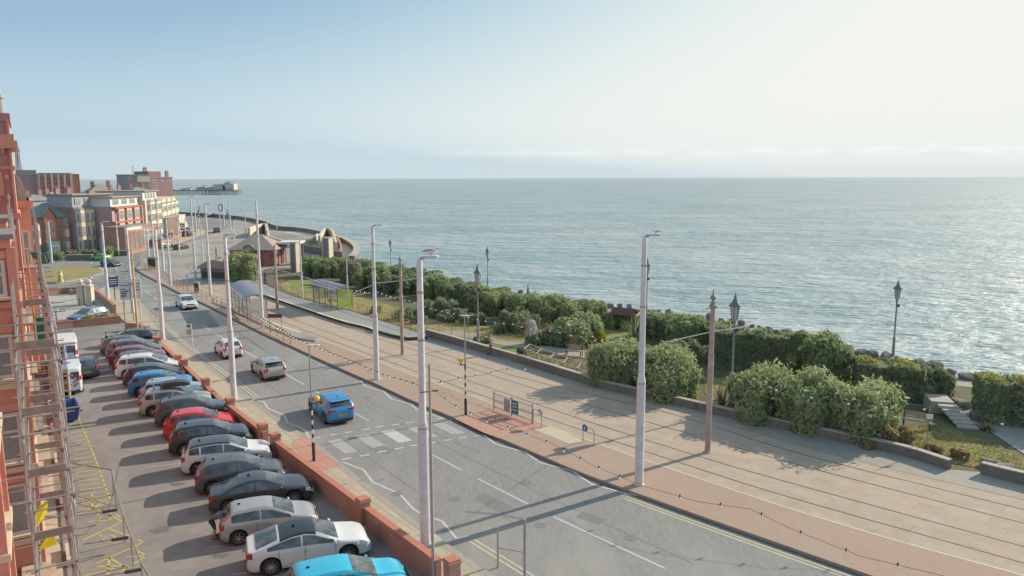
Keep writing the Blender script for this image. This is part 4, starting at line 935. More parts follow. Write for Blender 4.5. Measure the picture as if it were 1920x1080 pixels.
# span wire arms and overhead line
t, p, h = TP['E']; g = MB()
for a_, b_ in (((1326, 630), (1240, 642)), ((1337, 623), (1402, 612))):
    pass
def arm(pole, px0, px1, label):
    tt, p, h = pole; a_ = Vector((0, 0, hgt(p, *px0))); D_ = p.y; q = at(px1[0], px1[1], p.y - .2) - p
    g = MB(); g.tube(a_, q, .03, M_pole); g.build("wire_arm", tt)
arm(TP['E'], (1334, 628), (1252, 642), ''); arm(TP['E'], (1334, 628), (1404, 614), '')
arm(TP['D'], (750, 528), (700, 530), ''); arm(TP['D'], (750, 528), (800, 518), '')
arm(LC['C'], (699, 535), (650, 553), '')
def wire(pts, label, r=.012):
    g = MB(); o = pts[0]; g.path([p - o for p in pts], r, M_dark, n=4); w = g.build("overhead_wire", None, o); tag(w, label, "cable", "overhead tram wires"); return w
eb, eh = TP['E'][1], TP['E'][2]; gb, gh = LP['G'][1], LP['G'][2]
wire([eb + Vector((0, 0, eh - 1.0)), gb + Vector((0, 0, gh * .88))], "short wire from the brown tram pole to the large lantern", .015)
# ---- tram shelters
M_sroof = mat("shelter_roof", (.15, .15, .19), (.20, .20, .24), scale=2, rough=.4)
M_pane = mat("shelter_glass", (.20, .235, .245), rough=.1, spec=.8)
M_lime = mat("lime_panel", (.42, .50, .08), (.48, .55, .12), scale=2, rough=.5)
def see_glass():
    m = bpy.data.materials.new("clear_glass"); m.use_nodes = True; N, L = nodes_of(m); b = N["Principled BSDF"]; b.inputs['Base Color'].default_value = (.5, .58, .56, 1); b.inputs['Alpha'].default_value = .38; b.inputs['Roughness'].default_value = .1; return m
M_clear = see_glass()
def shelter(fl, fr, dep, toppx, label, z, end_mat, back_mat, front=1, nb=5):
    """fl, fr: ground pixels of the two road-side corners; dep: depth to the far side"""
    a, b = G(*fl, z), G(*fr, z); d = b - a; w = d.length; yaw = math.atan2(d.y, d.x); h = hgt(b, *toppx) - z
    t = thing("tram_shelter", label, "shelter", a, yaw, "tram stop shelters")
    cols = [(x, y) for x in np.linspace(0, w, nb) for y in ((0,) if 0 < x < w else (0, dep))]
    for x, y in cols: g = MB(); g.box((x, y, h / 2), (.07, .07, h), M_sroof); g.build("post", t)
    g = MB(); n = 9; vs = []; A = .32
    for x in (-.25, w + .25):
        for k in range(n): f = k / (n - 1); vs.append((x, lerp(-.28, dep + .28, f), h + .04 + A * math.sin(math.pi * f)))
        for k in range(n): f = k / (n - 1); vs.append((x, lerp(-.28, dep + .28, f), h - .02 + (A - .03) * math.sin(math.pi * f)))
    m_ = 2 * n; fs = []
    for k in range(n - 1): fs += [(k, m_ + k, m_ + k + 1, k + 1), (n + k, n + k + 1, m_ + n + k + 1, m_ + n + k), (k, k + 1, n + k + 1, n + k), (m_ + k, m_ + n + k, m_ + n + k + 1, m_ + k + 1)]
    fs += [(0, n, m_ + n, m_), (n - 1, m_ + n - 1, m_ + 2 * n - 1, 2 * n - 1)]; g.add(vs, fs, M_sroof); g.build("roof", t)
    g = MB(); g.box((w / 2, -.26, h + .0), (w + .5, .05, .1), M_signw); g.build("fascia", t)
    yb = 0 if front else dep
    xs_ = np.linspace(0, w, nb)
    for i in range(nb - 1):
        g = MB(); g.box(((xs_[i] + xs_[i + 1]) / 2, yb, h * .55), (xs_[i + 1] - xs_[i] - .09, .02, h * .74), M_clear); g.build("glass_panel", t)
    for i in range(nb - 1):
        g = MB(); x = (xs_[i] + xs_[i + 1]) / 2; g.box((x, yb, h * .5), (xs_[i + 1] - xs_[i] - .07, .05, .05), M_sroof); g.build("glazing_rail", t)
    g = MB(); g.box((0, dep / 2, h * .55), (.02, dep - .1, h * .74), M_clear); g.build("end_panel", t)
    g = MB(); g.box((w, dep / 2, h * .52), (.05, dep - .1, h * .84), end_mat); g.build("end_panel", t)
    if end_mat is M_lime:
        g = MB(); g.box((w + .03, dep * .5, h * .62), (.01, dep * .3, h * .2), mat("pale_blue_print", (.25, .42, .50))); g.build("poster", t)
    g = MB(); g.box((w / 2, yb + (.35 if front else -.35), .45), (w * .7, .28, .04), M_rust); 
    for s in (-1, 1): g.box((w / 2 + s * w * .3, yb + (.35 if front else -.35), .21), (.05, .2, .43), M_rust)
    g.build("bench", t)
    for q in range(10 if not front else 0):
        x = w * .45 + q * .2
        if x < w - .1:
            g = MB(); g.box((x, dep - .06, .62), (.1, .03, 1.0), mat("rose_slats", (.30, .16, .15))); g.build("slat", t)
    return t
e1 = G(441, 584, .2); e2 = G(462, 599, .2)
shelter((435, 571), (464, 600), 2.0, (466, 556), "clear grey tram shelter behind the roadside railing", .2, M_clear, None, front=1, nb=5)
shelter((588, 566), (633, 580), 1.8, (632, 541), "tram shelter with a lime green end panel on the seaward platform", .42, M_lime, None, front=0, nb=5)
# platforms
g = MB(); g.prism(GG([(714, 622), (690, 612), (640, 600), (560, 573), (480, 544), (440, 530), (455, 520), (500, 534), (530, 548), (570, 563), (612, 573), (655, 583), (720, 604), (760, 619), (800, 632), (765, 634), (735, 628)], .3), 0, .42, mat("platform_paving", (.25, .25, .235), (.3, .3, .28), scale=2, rough=.9), M_dark); tag(g.build("tram_platform"), kind="structure")  # platform sides coloured near-black to stand for their shaded face
g = MB(); ribbon(g, smooth_line(GG([(706, 618), (690, 611), (640, 599.5), (560, 572), (480, 543.5), (443, 530)], .42), 1), .35, .432, M_cream); tag(g.build("platform_edging"), kind="structure")
g = MB(); g.prism(GG([(404, 556), (440, 572), (480, 590), (520, 608), (565, 622), (600, 634), (590, 640), (556, 634), (500, 612), (455, 590), (400, 566)], .1), 0, .26, M_prom, M_kerb); tag(g.build("landward_platform"), kind="structure")
g = MB(); ribbon(g, smooth_line(GG([(404, 555), (440, 571), (480, 588), (520, 607), (562, 621)], .26), 1), .35, .272, M_cream); tag(g.build("platform_edging"), kind="structure")
# ---- brick wall of the car park with piers
M_brick = brick("red_brick", (.46, .18, .125), (.34, .125, .09), (.50, .40, .33), ms=.013, soot=(.30, .12, .09))
M_cope = mat("brick_coping", (.42, .16, .10), (.47, .2, .13), scale=5, rough=.8)
t = thing("brick_wall", "long low red brick wall with piers between the cars and the pavement", "wall", (wl[0].x, wl[0].y, 0))
wo0 = wl[0]
segs_ = [(262, 617), (425, 780), (497, 840), (517, 856), (680, 985), (820, 1096)]
wseg = [G(*p) - wo0 for p in segs_]
for i, (a, b) in enumerate(zip(wseg, wseg[1:])):
    if i == 2: continue
    d = b - a; c = (a + b) / 2; yw = math.atan2(d.y, d.x); hh = .95 if i else .8
    g = MB(); g.box((c.x, c.y, hh / 2), (d.length, .24, hh), M_brick, rz=yw); g.build("wall_panel", t)
    g = MB(); g.box((c.x, c.y, hh + .03), (d.length, .30, .06), M_cope, rz=yw); g.build("coping", t)
yw = math.atan2(wdir.y, wdir.x)
for px, py in ((276, 632), (297, 654), (335, 691), (346, 703), (386, 742), (432, 783), (493, 836), (516, 856), (680, 988), (845, 1112)):
    p = G(px, py) - wo0; g = MB(); k = .9 if py < 700 else 1.0
    g.box((p.x, p.y, .62 * k), (.46 * k, .46 * k, 1.24 * k), M_brick, rz=yw); g.box((p.x, p.y, 1.27 * k), (.54 * k, .54 * k, .08), M_brick, rz=yw); g.box((p.x, p.y, 1.34 * k), (.47 * k, .47 * k, .07), M_cope, rz=yw); g.build("pier", t)
p0, p1 = G(236, 616) - wo0, G(264, 618) - wo0; d = p1 - p0; c = (p0 + p1) / 2
g = MB(); g.box((c.x, c.y, .4), (d.length, .24, .8), M_brick, rz=math.atan2(d.y, d.x)); g.build("return_wall", t)
# ================================================================ GARDENS
def leafmat(name, c1, c2, sc=1.6):
    m = bpy.data.materials.new(name); m.use_nodes = True; N, L = nodes_of(m); b = N["Principled BSDF"]; b.inputs['Roughness'].default_value = .95; b.inputs['Specular IOR Level'].default_value = .05
    t = N.new("ShaderNodeTexCoord"); n = N.new("ShaderNodeTexNoise"); n.inputs['Scale'].default_value = sc; n.inputs['Detail'].default_value = 4; L.new(t.outputs['Object'], n.inputs['Vector'])
    cr = N.new("ShaderNodeValToRGB"); cr.color_ramp.elements[0].position = .36; cr.color_ramp.elements[0].color = (*c1, 1); cr.color_ramp.elements[1].position = .66; cr.color_ramp.elements[1].color = (*c2, 1)
    L.new(n.outputs[0], cr.inputs[0]); L.new(cr.outputs[0], b.inputs['Base Color'])
    tr = N.new("ShaderNodeBsdfTranslucent"); L.new(cr.outputs[0], tr.inputs[0]); mx = N.new("ShaderNodeMixShader"); mx.inputs[0].default_value = .42
    L.new(b.outputs[0], mx.inputs[1]); L.new(tr.outputs[0], mx.inputs[2]); L.new(mx.outputs[0], N["Material Output"].inputs[0]); return m
L_tam = leafmat("feathery_foliage", (.29, .35, .18), (.46, .51, .27)); L_dark = leafmat("hedge_foliage", (.22, .27, .17), (.33, .38, .22)); L_gold = leafmat("golden_foliage", (.32, .32, .11), (.48, .46, .17))
L_mid = leafmat("shrub_foliage", (.25, .31, .16), (.40, .45, .23)); L_straw = leafmat("straw_blades", (.30, .25, .13), (.46, .38, .22)); L_white = leafmat("white_blossom", (.62, .58, .55), (.75, .72, .70)); L_yel = leafmat("yellow_flowers", (.30, .32, .03), (.50, .42, .03))
M_stem = mat("stems", (.12, .09, .06), (.18, .14, .1), scale=4)
rng = np.random.default_rng(11)
def leaf_mesh(P, Nn, size, m, name, parent, asp=2.6, jit=.7, core=None):
    """one small two-triangle leaf spray per point, lying roughly across its normal"""
    n = len(P); d = Nn + rng.normal(0, jit, (n, 3)); d /= np.linalg.norm(d, axis=1)[:, None]
    r = rng.normal(0, 1, (n, 3)); u = np.cross(d, r); u /= np.linalg.norm(u, axis=1)[:, None] + 1e-9; v = np.cross(d, u)
    s = size * rng.uniform(.6, 1.35, (n, 1)); a = P - u * s * .5; b = P + u * s * .5; c = P + v * s * asp * .5 + u * s * .1; e = P - v * s * asp * .5
    V = np.stack([e, b, c, a], 1).reshape(-1, 3); F_ = np.arange(n * 4).reshape(n, 4)
    me = bpy.data.meshes.new(name); vs = V; fs = F_
    if core is not None:
        cv, cf = core; fs_all = [list(f) for f in F_.tolist()] + [[i + len(V) for i in f] for f in cf]; me.from_pydata(np.concatenate([V, cv]).tolist(), [], fs_all)
    else: me.from_pydata(V.tolist(), [], F_.tolist())
    me.materials.append(m); o = bpy.data.objects.new(name, me); COL.objects.link(o); o.parent = parent; return o
def sphere_pts(n, zmin=-.2):
    v = rng.normal(0, 1, (n * 2, 3)); v /= np.linalg.norm(v, axis=1)[:, None]; v = v[v[:, 2] > zmin]; return v[:n]
def ico(c, r, seg=8, rings=5):
    V = []; Fc = []
    for i in range(rings + 1):
        t = math.pi * i / rings
        for k in range(seg): a = 2 * math.pi * k / seg; V.append((c[0] + r[0] * math.sin(t) * math.cos(a), c[1] + r[1] * math.sin(t) * math.sin(a), c[2] + r[2] * math.cos(t)))
    for i in range(rings):
        for k in range(seg): Fc.append([i * seg + k, (i + 1) * seg + k, (i + 1) * seg + (k + 1) % seg, i * seg + (k + 1) % seg])
    return V, Fc
def bush(px, halfw, toppx, label, m=None, depth=None, name="shrub", cat="shrub", group=None, leaf=.15, dens=1.0, z=.12, lobes=None, spiky=.5, rot=0.0, off=.8):
    """px: ground pixel at the middle of the front; halfw: half width in photo pixels; toppx: a pixel on the crown top"""
    m = m or L_tam; p = G(*px, z); k = mpp(p); w = halfw * k; h = max(.5, hgt(p, *toppx) - z); dp = depth or w * .8; c = p + Vector((0, dp * off, 0))
    h = max(.5, min(hgt(c, *toppx) - z, h * 1.3)); t = thing(name, label, cat, c, rot, group)
    nl = lobes or int(9 + w * 3.4); P = []; Nn = []; cv = []; cf = []
    for i in range(nl):
        a = rng.uniform(0, 2 * math.pi); q = math.sqrt(rng.uniform(0, 1)) * .72; lx, ly = q * w * math.cos(a), q * dp * math.sin(a)
        lr = rng.uniform(.24, .46) * min(w, dp, h * .9) * (1.15 if i < 3 else .85); top = h * (rng.uniform(.62, 1.06) if i > 2 else 1.0) * (1 - .40 * q * q); lz = max(lr * .6, top - lr)
        area = lr * lr * 4 * math.pi * .8 + 2 * math.pi * lr * lz * .7
        n = int(area / (leaf * leaf) * 1.5 * dens); v = sphere_pts(n, -.35)
        rad = lr * (1 + .22 * np.sin(v[:, :1] * 5 + i) * np.sin(v[:, 1:2] * 6 + 2 * i)) * rng.uniform(.80, 1.06, (len(v), 1))
        P.append(v * rad + [lx, ly, lz]); Nn.append(v)
        # skirt down to the ground
        n2 = int(n * .55); aa = rng.uniform(0, 2 * math.pi, n2); zz = rng.uniform(0, lz, n2); rr = lr * rng.uniform(.75, 1.02, n2)
        P.append(np.stack([lx + rr * np.cos(aa), ly + rr * np.sin(aa), zz], 1)); Nn.append(np.stack([np.cos(aa), np.sin(aa), aa * 0 + .3], 1))
        # feathery tips
        if spiky:
            n3 = int(n * (.12 + .22 * spiky)); v3 = sphere_pts(n3, .1); P.append(v3 * lr * (1 + spiky * rng.uniform(0, 1, (len(v3), 1)) * (.4 + .6 * np.abs(np.sin(v3[:, :1] * 9) * np.sin(v3[:, 1:2] * 8 + i)))) * [1, 1, 1.15] + [lx, ly, lz]); Nn.append(v3 * [1, 1, .2])
        V_, F_ = ico((lx, ly, lz * .9), (lr * .72, lr * .72, max(.2, lr * .7))); o_ = len(cv); cv += V_; cf += [[j + o_ for j in f] for f in F_]
        V_, F_ = ico((lx, ly, lz * .45), (lr * .7, lr * .7, max(.2, lz * .5))); o_ = len(cv); cv += V_; cf += [[j + o_ for j in f] for f in F_]
    P = np.concatenate(P); Nn = np.concatenate(Nn); P[:, 2] = np.maximum(P[:, 2], .02)
    leaf_mesh(P, Nn, leaf, m, "foliage", t, core=(np.array(cv), cf))
    for i in range(3): g = MB(); a = i * 2.1; g.tube((.1 * math.cos(a), .1 * math.sin(a), -.1), (w * .3 * math.cos(a), dp * .3 * math.sin(a), h * .6), .05, M_stem, r2=.02, n=5); g.build("stem", t)
    return t
def hedge(pxs, wid_, toppx, label, m=None, leaf=.13, z=.12, group=None, rough_=.32, topm=None):
    pts = GG(pxs, z); o = pts[0].copy(); h = hgt((pts[0] + pts[-1]) / 2, *toppx) - z; h = max(.6, h); m = m or L_dark
    t = thing("hedge", label, "hedge", o, 0, group); L = [p - o for p in pts]; P = []; Nn = []; TPn = []; TNn = []; cb = MB()
    for a, b in zip(L, L[1:]):
        d = b - a; ln = d.length; u = d.normalized(); nrm = Vector((-u.y, u.x, 0)); A = np.array(a[:]); U = np.array(u[:]); N_ = np.array(nrm[:])
        if N_[1] < 0: N_ = -N_
        for (ext, fn) in (((ln * h), 's'), ((ln * h), 'b'), ((ln * wid_), 't'), (wid_ * h * 2, 'e')):
            n = int(ext / (leaf * leaf) * 1.9)
            s = rng.uniform(-.03, 1.03, n) * ln; q = rng.uniform(0, 1, n); wob = rough_ * np.sin(s * 2.1 + 1) * np.sin(s * .9)
            if fn == 's': X = A + s[:, None] * U + N_ * (rng.uniform(-.08, .06, n)[:, None] - wob[:, None] * .5); X[:, 2] += q * h; No = np.tile(-N_, (n, 1))
            elif fn == 'b': X = A + s[:, None] * U + N_ * (wid_ + rng.uniform(-.06, .08, n)[:, None]); X[:, 2] += q * h; No = np.tile(N_, (n, 1))
            elif fn == 't': X = A + s[:, None] * U + N_ * (q * wid_)[:, None]; X[:, 2] += h + wob + rng.uniform(-.08, .08, n) - .25 * (np.abs(q - .5) * 2) ** 4; No = np.tile([0, 0, 1.], (n, 1))
            else: X = A + (rng.integers(0, 2, n) * ln + rng.uniform(-.06, .06, n))[:, None] * U + N_ * (q * wid_)[:, None]; X[:, 2] += rng.uniform(0, 1, n) * h; No = np.tile(U, (n, 1))
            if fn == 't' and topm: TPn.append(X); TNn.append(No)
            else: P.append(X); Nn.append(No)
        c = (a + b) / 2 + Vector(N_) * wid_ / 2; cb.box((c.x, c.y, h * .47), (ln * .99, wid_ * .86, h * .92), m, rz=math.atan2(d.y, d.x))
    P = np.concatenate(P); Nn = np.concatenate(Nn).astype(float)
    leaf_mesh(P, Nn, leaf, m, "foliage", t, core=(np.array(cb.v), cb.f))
    if TPn: leaf_mesh(np.concatenate(TPn), np.concatenate(TNn).astype(float), leaf, topm, 'top_foliage', t)
    return t
def tuft(px, toppx, label, m=None, n=110, spread=.9, z=.12, wblade=.05, name="spiky_plant", cat="plant", group=None, droop=.5):
    p = G(*px, z); h = max(.5, hgt(p, *toppx) - z); t = thing(name, label, cat, p, 0, group); V = []; Fc = []
    for i in range(n):
        a = rng.uniform(0, 2 * math.pi); l = h * rng.uniform(.8, 1.25); el = rng.uniform(.35, 1.45); d = np.array([math.cos(a), math.sin(a)]); pr = None; s = np.array([-d[1], d[0]]) * wblade
        pos = np.array([0., 0, 0]); e = el
        for k in range(5):
            w_ = s * (1 - k / 4.3); V += [(pos[0] - w_[0], pos[1] - w_[1], pos[2]), (pos[0] + w_[0], pos[1] + w_[1], pos[2])]
            if k: j = len(V); Fc.append((j - 4, j - 3, j - 1, j - 2))
            pos = pos + np.array([d[0] * math.cos(e) * spread, d[1] * math.cos(e) * spread, math.sin(e)]) * l / 4; e -= droop * rng.uniform(.5, 1.2)
    g = MB(); g.add(V, Fc, m or L_straw); g.build("leaves", t); g = MB(); g.lathe((0, 0, -.05), [(.12, 0), (.14, .1), (.06, .25)], M_stem, 7); g.build("crown_base", t); return t
# ground of the gardens
GZ = .125
g = MB(); g.prism(GG([(560, 500), (640, 520), (730, 520), (800, 535), (950, 560), (1100, 592), (1200, 610), (1320, 618), (1480, 652), (1620, 700), (1700, 716), (1860, 735), (1990, 790), (2080, 860), (1960, 918), (1835, 889), (1780, 884), (1650, 842), (1560, 826), (1370, 784), (1110, 720), (1000, 684), (860, 643), (800, 626), (720, 602), (655, 582), (612, 571), (530, 548), (500, 532), (470, 515), (505, 500)], GZ), None, GZ + .004, M_dirt); gd = g.build("garden_ground"); tag(gd, kind="structure")
for nm, pts, m in (("lawn", [(520, 530), (560, 522), (600, 530), (650, 548), (690, 560), (800, 590), (900, 612), (985, 622), (998, 640), (950, 650), (905, 645), (850, 636), (800, 622), (720, 600), (660, 580), (600, 565), (545, 548)], M_grass),
                   ("lawn", [(540, 522), (600, 524), (650, 540), (640, 548), (590, 552), (550, 545)], M_lawn),
                   ("lawn", [(850, 632), (880, 628), (940, 645), (985, 655), (1050, 676), (985, 676), (930, 664), (870, 645)], M_lawn),
                   ("lawn", [(1690, 806), (1740, 800), (1790, 812), (1850, 835), (1925, 868), (2010, 905), (1960, 912), (1840, 883), (1770, 872), (1700, 845)], M_grass),
                   ("lawn", [(1320, 712), (1400, 710), (1425, 738), (1380, 760), (1320, 750)], M_grass),
                   ("lawn", [(1080, 600), (1180, 612), (1240, 624), (1210, 640), (1120, 640)], M_grass),
                   ("lawn", [(1850, 815), (1925, 800), (2010, 840), (1990, 868), (1925, 842)], M_lawn)):
    lz_ = globals().get('lz_', .010) + .004
    g = MB(); g.prism(smooth_line(GG(pts + pts[:1], GZ), 2)[:-1], None, GZ + lz_, m); tag(g.build(nm), kind="structure")
for pts in ([(1690, 764), (1760, 770), (1850, 812), (1925, 862), (2030, 910), (2060, 870), (1960, 800), (1850, 770), (1780, 750), (1720, 745)], [(800, 622), (860, 620), (950, 640), (1060, 655), (1180, 668), (1260, 672), (1240, 690), (1150, 680), (1060, 668), (960, 652), (880, 635)]):
    g = MB(); lz_ += .004; g.prism(GG(pts, GZ), None, GZ + lz_, M_prom); tag(g.build("garden_path"), kind="structure")
# low garden walls
M_gw = mat("garden_wall_stone", (.13, .13, .11), (.22, .21, .18), scale=2.5, rough=.95, bump=.4)
def lowwall(pts, h, label, w=.3, m=None, cop=True):
    P = smooth_line(GG(pts, PAV), 1); o = P[0]; t = thing("garden_wall", label, "wall", o); L = [p - o for p in P]
    for a, b in zip(L, L[1:]):
        d = b - a; c = (a + b) / 2; y = math.atan2(d.y, d.x); g = MB(); g.box((c.x, c.y, h / 2), (d.length + .01, w, h), m or M_gw, rz=y); g.build("wall_panel", t)
        if cop: g = MB(); g.box((c.x, c.y, h + .03), (d.length + .01, w * 1.2, .06), M_conc, rz=y); g.build("coping", t)
lowwall([(800, 629), (860, 646), (930, 667), (1000, 688), (1110, 724)], .6, "low garden wall running from the railing corner past the walker")
lowwall([(1110, 724), (1240, 754), (1370, 785), (1500, 814), (1600, 835), (1700, 858), (1778, 885)], .5, "low garden wall in front of the feathery bushes")
lowwall([(1838, 892), (1880, 903), (1930, 915), (2050, 950)], .55, "end piece of low garden wall at the right edge")
# feathery tamarisks nearest the tracks
FG = "feathery bushes behind the low garden wall"
bush((1160, 728), 62, (1170, 648), "feathery green bush at the end of the broken timber fence", L_tam, group=FG, depth=2.5, off=.55, leaf=.12, spiky=.8)
bush((1262, 752), 68, (1262, 664), "round feathery bush between the two tall kerbside poles", L_tam, group=FG, depth=2.7, off=.55, leaf=.12, spiky=.8)
bush((1445, 795), 72, (1430, 702), "wide feathery bush right of the large lantern", L_tam, group=FG, depth=2.7, off=.55, leaf=.12, spiky=.8)
bush((1540, 815), 68, (1545, 712), "middle feathery bush of the long row at the right", L_tam, group=FG, depth=2.7, off=.55, leaf=.12, spiky=.8)
bush((1632, 832), 72, (1625, 722), "last and largest feathery bush with a rounded right end", L_tam, group=FG, depth=2.7, off=.55, leaf=.12, spiky=.8)
# middle shrubs and hedges
SG = "shrubs in the sunken gardens"
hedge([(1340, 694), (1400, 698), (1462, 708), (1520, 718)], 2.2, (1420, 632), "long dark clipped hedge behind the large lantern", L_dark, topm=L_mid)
bush((1560, 738), 58, (1565, 636), "tall bushy shrub at the right end of the dark clipped hedge", L_mid, group=SG, depth=2)
bush((1516, 720), 30, (1540, 632), "narrow upright shrub on top of the clipped hedge end", L_mid, group=SG, depth=1.5, spiky=.5)
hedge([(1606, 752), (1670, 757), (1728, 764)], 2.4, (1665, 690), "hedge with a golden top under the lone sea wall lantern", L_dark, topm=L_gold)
bush((1768, 768), 48, (1765, 694), "smooth rounded dark shrub beside the garden steps", L_dark, group=SG, depth=2, spiky=.05)
hedge([(1838, 800), (1900, 806), (1990, 818)], 2.4, (1880, 722), "golden topped hedge at the right edge", L_dark, topm=L_gold)
bush((1620, 772), 90, (1640, 742), "low dark undergrowth below the golden topped hedge", L_dark, group=SG, depth=1.2, spiky=.1)
for px, hw, tp, lab, m in [((600, 520), 38, (600, 486), "dark shrub mass near the tall concrete pillar", L_mid), ((655, 534), 45, (650, 492), "dense dark green shrubs behind the lime shelter", L_dark), ((700, 545), 36, (705, 505), "green shrub behind the red brown tram pole", L_mid),
        ((575, 506), 25, (580, 484), "small bright shrub by the end of the pavilion", L_mid),
        ((745, 552), 34, (745, 516), "mid green shrub below the small far lantern", L_dark), ((815, 562), 38, (815, 525), "bright topped shrub right of the nearest tall column", L_mid), ((870, 578), 40, (872, 537), "dark shrub behind the low wall lantern", L_dark), ((925, 592), 40, (925, 547), "broad shrub under the far sea wall lantern", L_mid),
        ((985, 606), 42, (985, 556), "tall green shrub among the seafront planting", L_mid), ((1045, 612), 40, (1035, 560), "bright green shrub on the seaward bank", L_mid), ((1085, 652), 42, (1090, 594), "light green feathery shrub beside the pampas grass", L_tam), ((1100, 606), 34, (1095, 568), "low seafront shrub left of the wooden shelter", L_mid),
        ((1165, 622), 26, (1160, 586), "scrubby shrub by the far lantern base", L_mid), ((1240, 640), 36, (1240, 596), "yellow green shrub right of the kerbside column", L_mid), ((1300, 660), 42, (1300, 600), "reedy shrub bank left of the brown tram pole", L_mid),
        ((1290, 690), 60, (1290, 650), "shadowed shrubs behind the round feathery bush", L_dark), ((1030, 655), 40, (1030, 625), "low dark shrub behind the white cascade", L_dark),
        ((790, 610), 70, (790, 585), "dark low planting along the garden bank", L_dark), ((880, 612), 60, (880, 585), "shadowed low planting below the bank", L_dark), ((780, 556), 60, (780, 530), "ivy covered bank between the lanterns", L_mid), ((850, 600), 60, (850, 562), "clipped mass of shrubs on the garden bank", L_dark), ((960, 628), 55, (960, 590), "lower bank shrub left of the pampas grass", L_dark)]:
    bush(px, hw * 1.4, (tp[0], tp[1] - 3), lab, m, group=SG, leaf=.17, spiky=.4, lobes=14)
bush((452, 526), 34, (440, 476), "pale olive shrub beside the dark green cabinet", L_tam, leaf=.17, lobes=24, spiky=.9); bush((412, 508), 22, (415, 482), "dark green shrub by the low curved shelter", L_mid, leaf=.2)
bush((1108, 650), 30, (1105, 618), "low mound of bright yellow flowers", L_yel, name="flowering_plant", cat="plant", leaf=.1, spiky=.1)
bush((1690, 848), 34, (1700, 806), "pale scrub on the garden edge beside the last feathery bush", L_straw, leaf=.1, lobes=6)
for i, (x, y, w_) in enumerate(((1640, 848, 60), (1760, 864, 36), (1810, 872, 28), (900, 645, 40), (985, 668, 40), (700, 588, 30), (775, 606, 25))):
    bush((x, y), w_ * .6, (x, y - 16), ["weedy low plants at the foot of the last bush", "dry weeds on the rockery right of the small sign", "grey rockery plants near the wall end", "bright green weeds along the low wall by the lantern", "bright green weeds right of the walker", "low scrub behind the platform railing", "spiky low scrub near the railing corner"][i], L_mid if i > 2 else L_straw, leaf=.1, lobes=5, depth=.7, spiky=.3)
tuft((1000, 628), (1000, 583), "golden pampas grass with arching blades", L_straw, 150, spread=1.0); tuft((1040, 632), (1040, 590), "second clump of pampas grass with pale tips", L_straw, 120)
tuft((1352, 772), (1350, 722), "spiky agave like plant between the pole and the lantern", leafmat("agave_blades", (.16, .17, .12), (.42, .36, .28)), 90, droop=.12, wblade=.045)
tuft((1190, 640), (1190, 592), "spiky yucca near the wooden shelter", L_mid, 80, droop=.12); tuft((740, 598), (740, 566), "spiky plant behind the platform railing", L_mid, 80, droop=.2); tuft((1850, 812), (1850, 788), "small tuft of dry grass beside the path", L_straw, 70)
tuft((960, 590), (962, 556), "tall arching cordyline on the bank", L_mid, 90, droop=.25); tuft((1325, 655), (1325, 610), "reed clump behind the brown tram pole", L_straw, 90, droop=.2)
# white cascading plant
p = G(996, 646, GZ); h = hgt(p, 996, 602); t = thing("weeping_plant", "white flowering plant hanging like a fountain by the path", "plant", p); V = []; Fc = []
for i in range(150):
    a = rng.uniform(0, 2 * math.pi); r1 = rng.uniform(.2, .8) * h * .38; pos = [(r1 * f * math.cos(a), r1 * f * math.sin(a), h * (1 - f ** 3 * rng.uniform(.7, .95))) for f in np.linspace(.1, 1.15, 7)]
    for k, q in enumerate(pos):
        s = .035; V += [(q[0] - s * math.sin(a), q[1] + s * math.cos(a), max(.02, q[2])), (q[0] + s * math.sin(a), q[1] - s * math.cos(a), max(.02, q[2]))]
        if k: j = len(V); Fc.append((j - 4, j - 3, j - 1, j - 2))
g = MB(); g.add(V, Fc, L_white); g.build("foliage", t); g = MB(); g.tube((0, 0, 0), (0, 0, h), .05, M_stem); g.build("stem", t)
# collapsed timber fence
M_tim = mat("weathered_timber", (.34, .27, .19), (.46, .38, .28), scale=3); M_straw = mat("dead_growth", (.36, .28, .13), (.48, .38, .2), scale=3)
A_ = G(982, 676, .15); B_ = G(1108, 716, .15); d = B_ - A_; t = thing("timber_pergola", "low broken timber frame fence full of dead growth beside the walker", "fence", A_); n = 5; back = Vector((.5, 1.6, 0))
for i in range(n + 1):
    p = d * (i / n); g = MB(); hh = 1.0 - .08 * i; g.box((p.x, p.y, hh / 2), (.09, .09, hh), M_tim); g.build("post", t); g = MB(); q = p + back; g.box((q.x, q.y, hh / 2), (.09, .09, hh), M_tim); g.build("post", t)
    g = MB(); g.tube(p + Vector((0, 0, hh)), q + Vector((0, 0, hh)), .04, M_tim, n=4); g.build("rail", t)
    if i < n:
        p2 = d * ((i + 1) / n); h2 = 1.0 - .08 * (i + 1)
        for o_ in (Vector((0, 0, 0)), back): g = MB(); g.tube(p + o_ + Vector((0, 0, hh)), p2 + o_ + Vector((0, 0, h2)), .04, M_tim, n=4); g.build("rail", t)
        g = MB(); g.tube(p + Vector((0, 0, .1 if i % 2 else hh)), p2 + Vector((0, 0, h2 if i % 2 else .1)), .035, M_tim, n=4); g.build("brace", t)
g = MB()
for i in range(260):
    f = rng.uniform(0, 1); q = d * f + back * rng.uniform(0, 1); z_ = rng.uniform(.05, .5); e = Vector(rng.normal(0, .35, 3)); e.z *= .35; g.tube(q + Vector((0, 0, z_)), q + Vector((0, 0, z_)) + e, .018, M_straw, n=3, cap=False)
g.build("dead_growth", t)
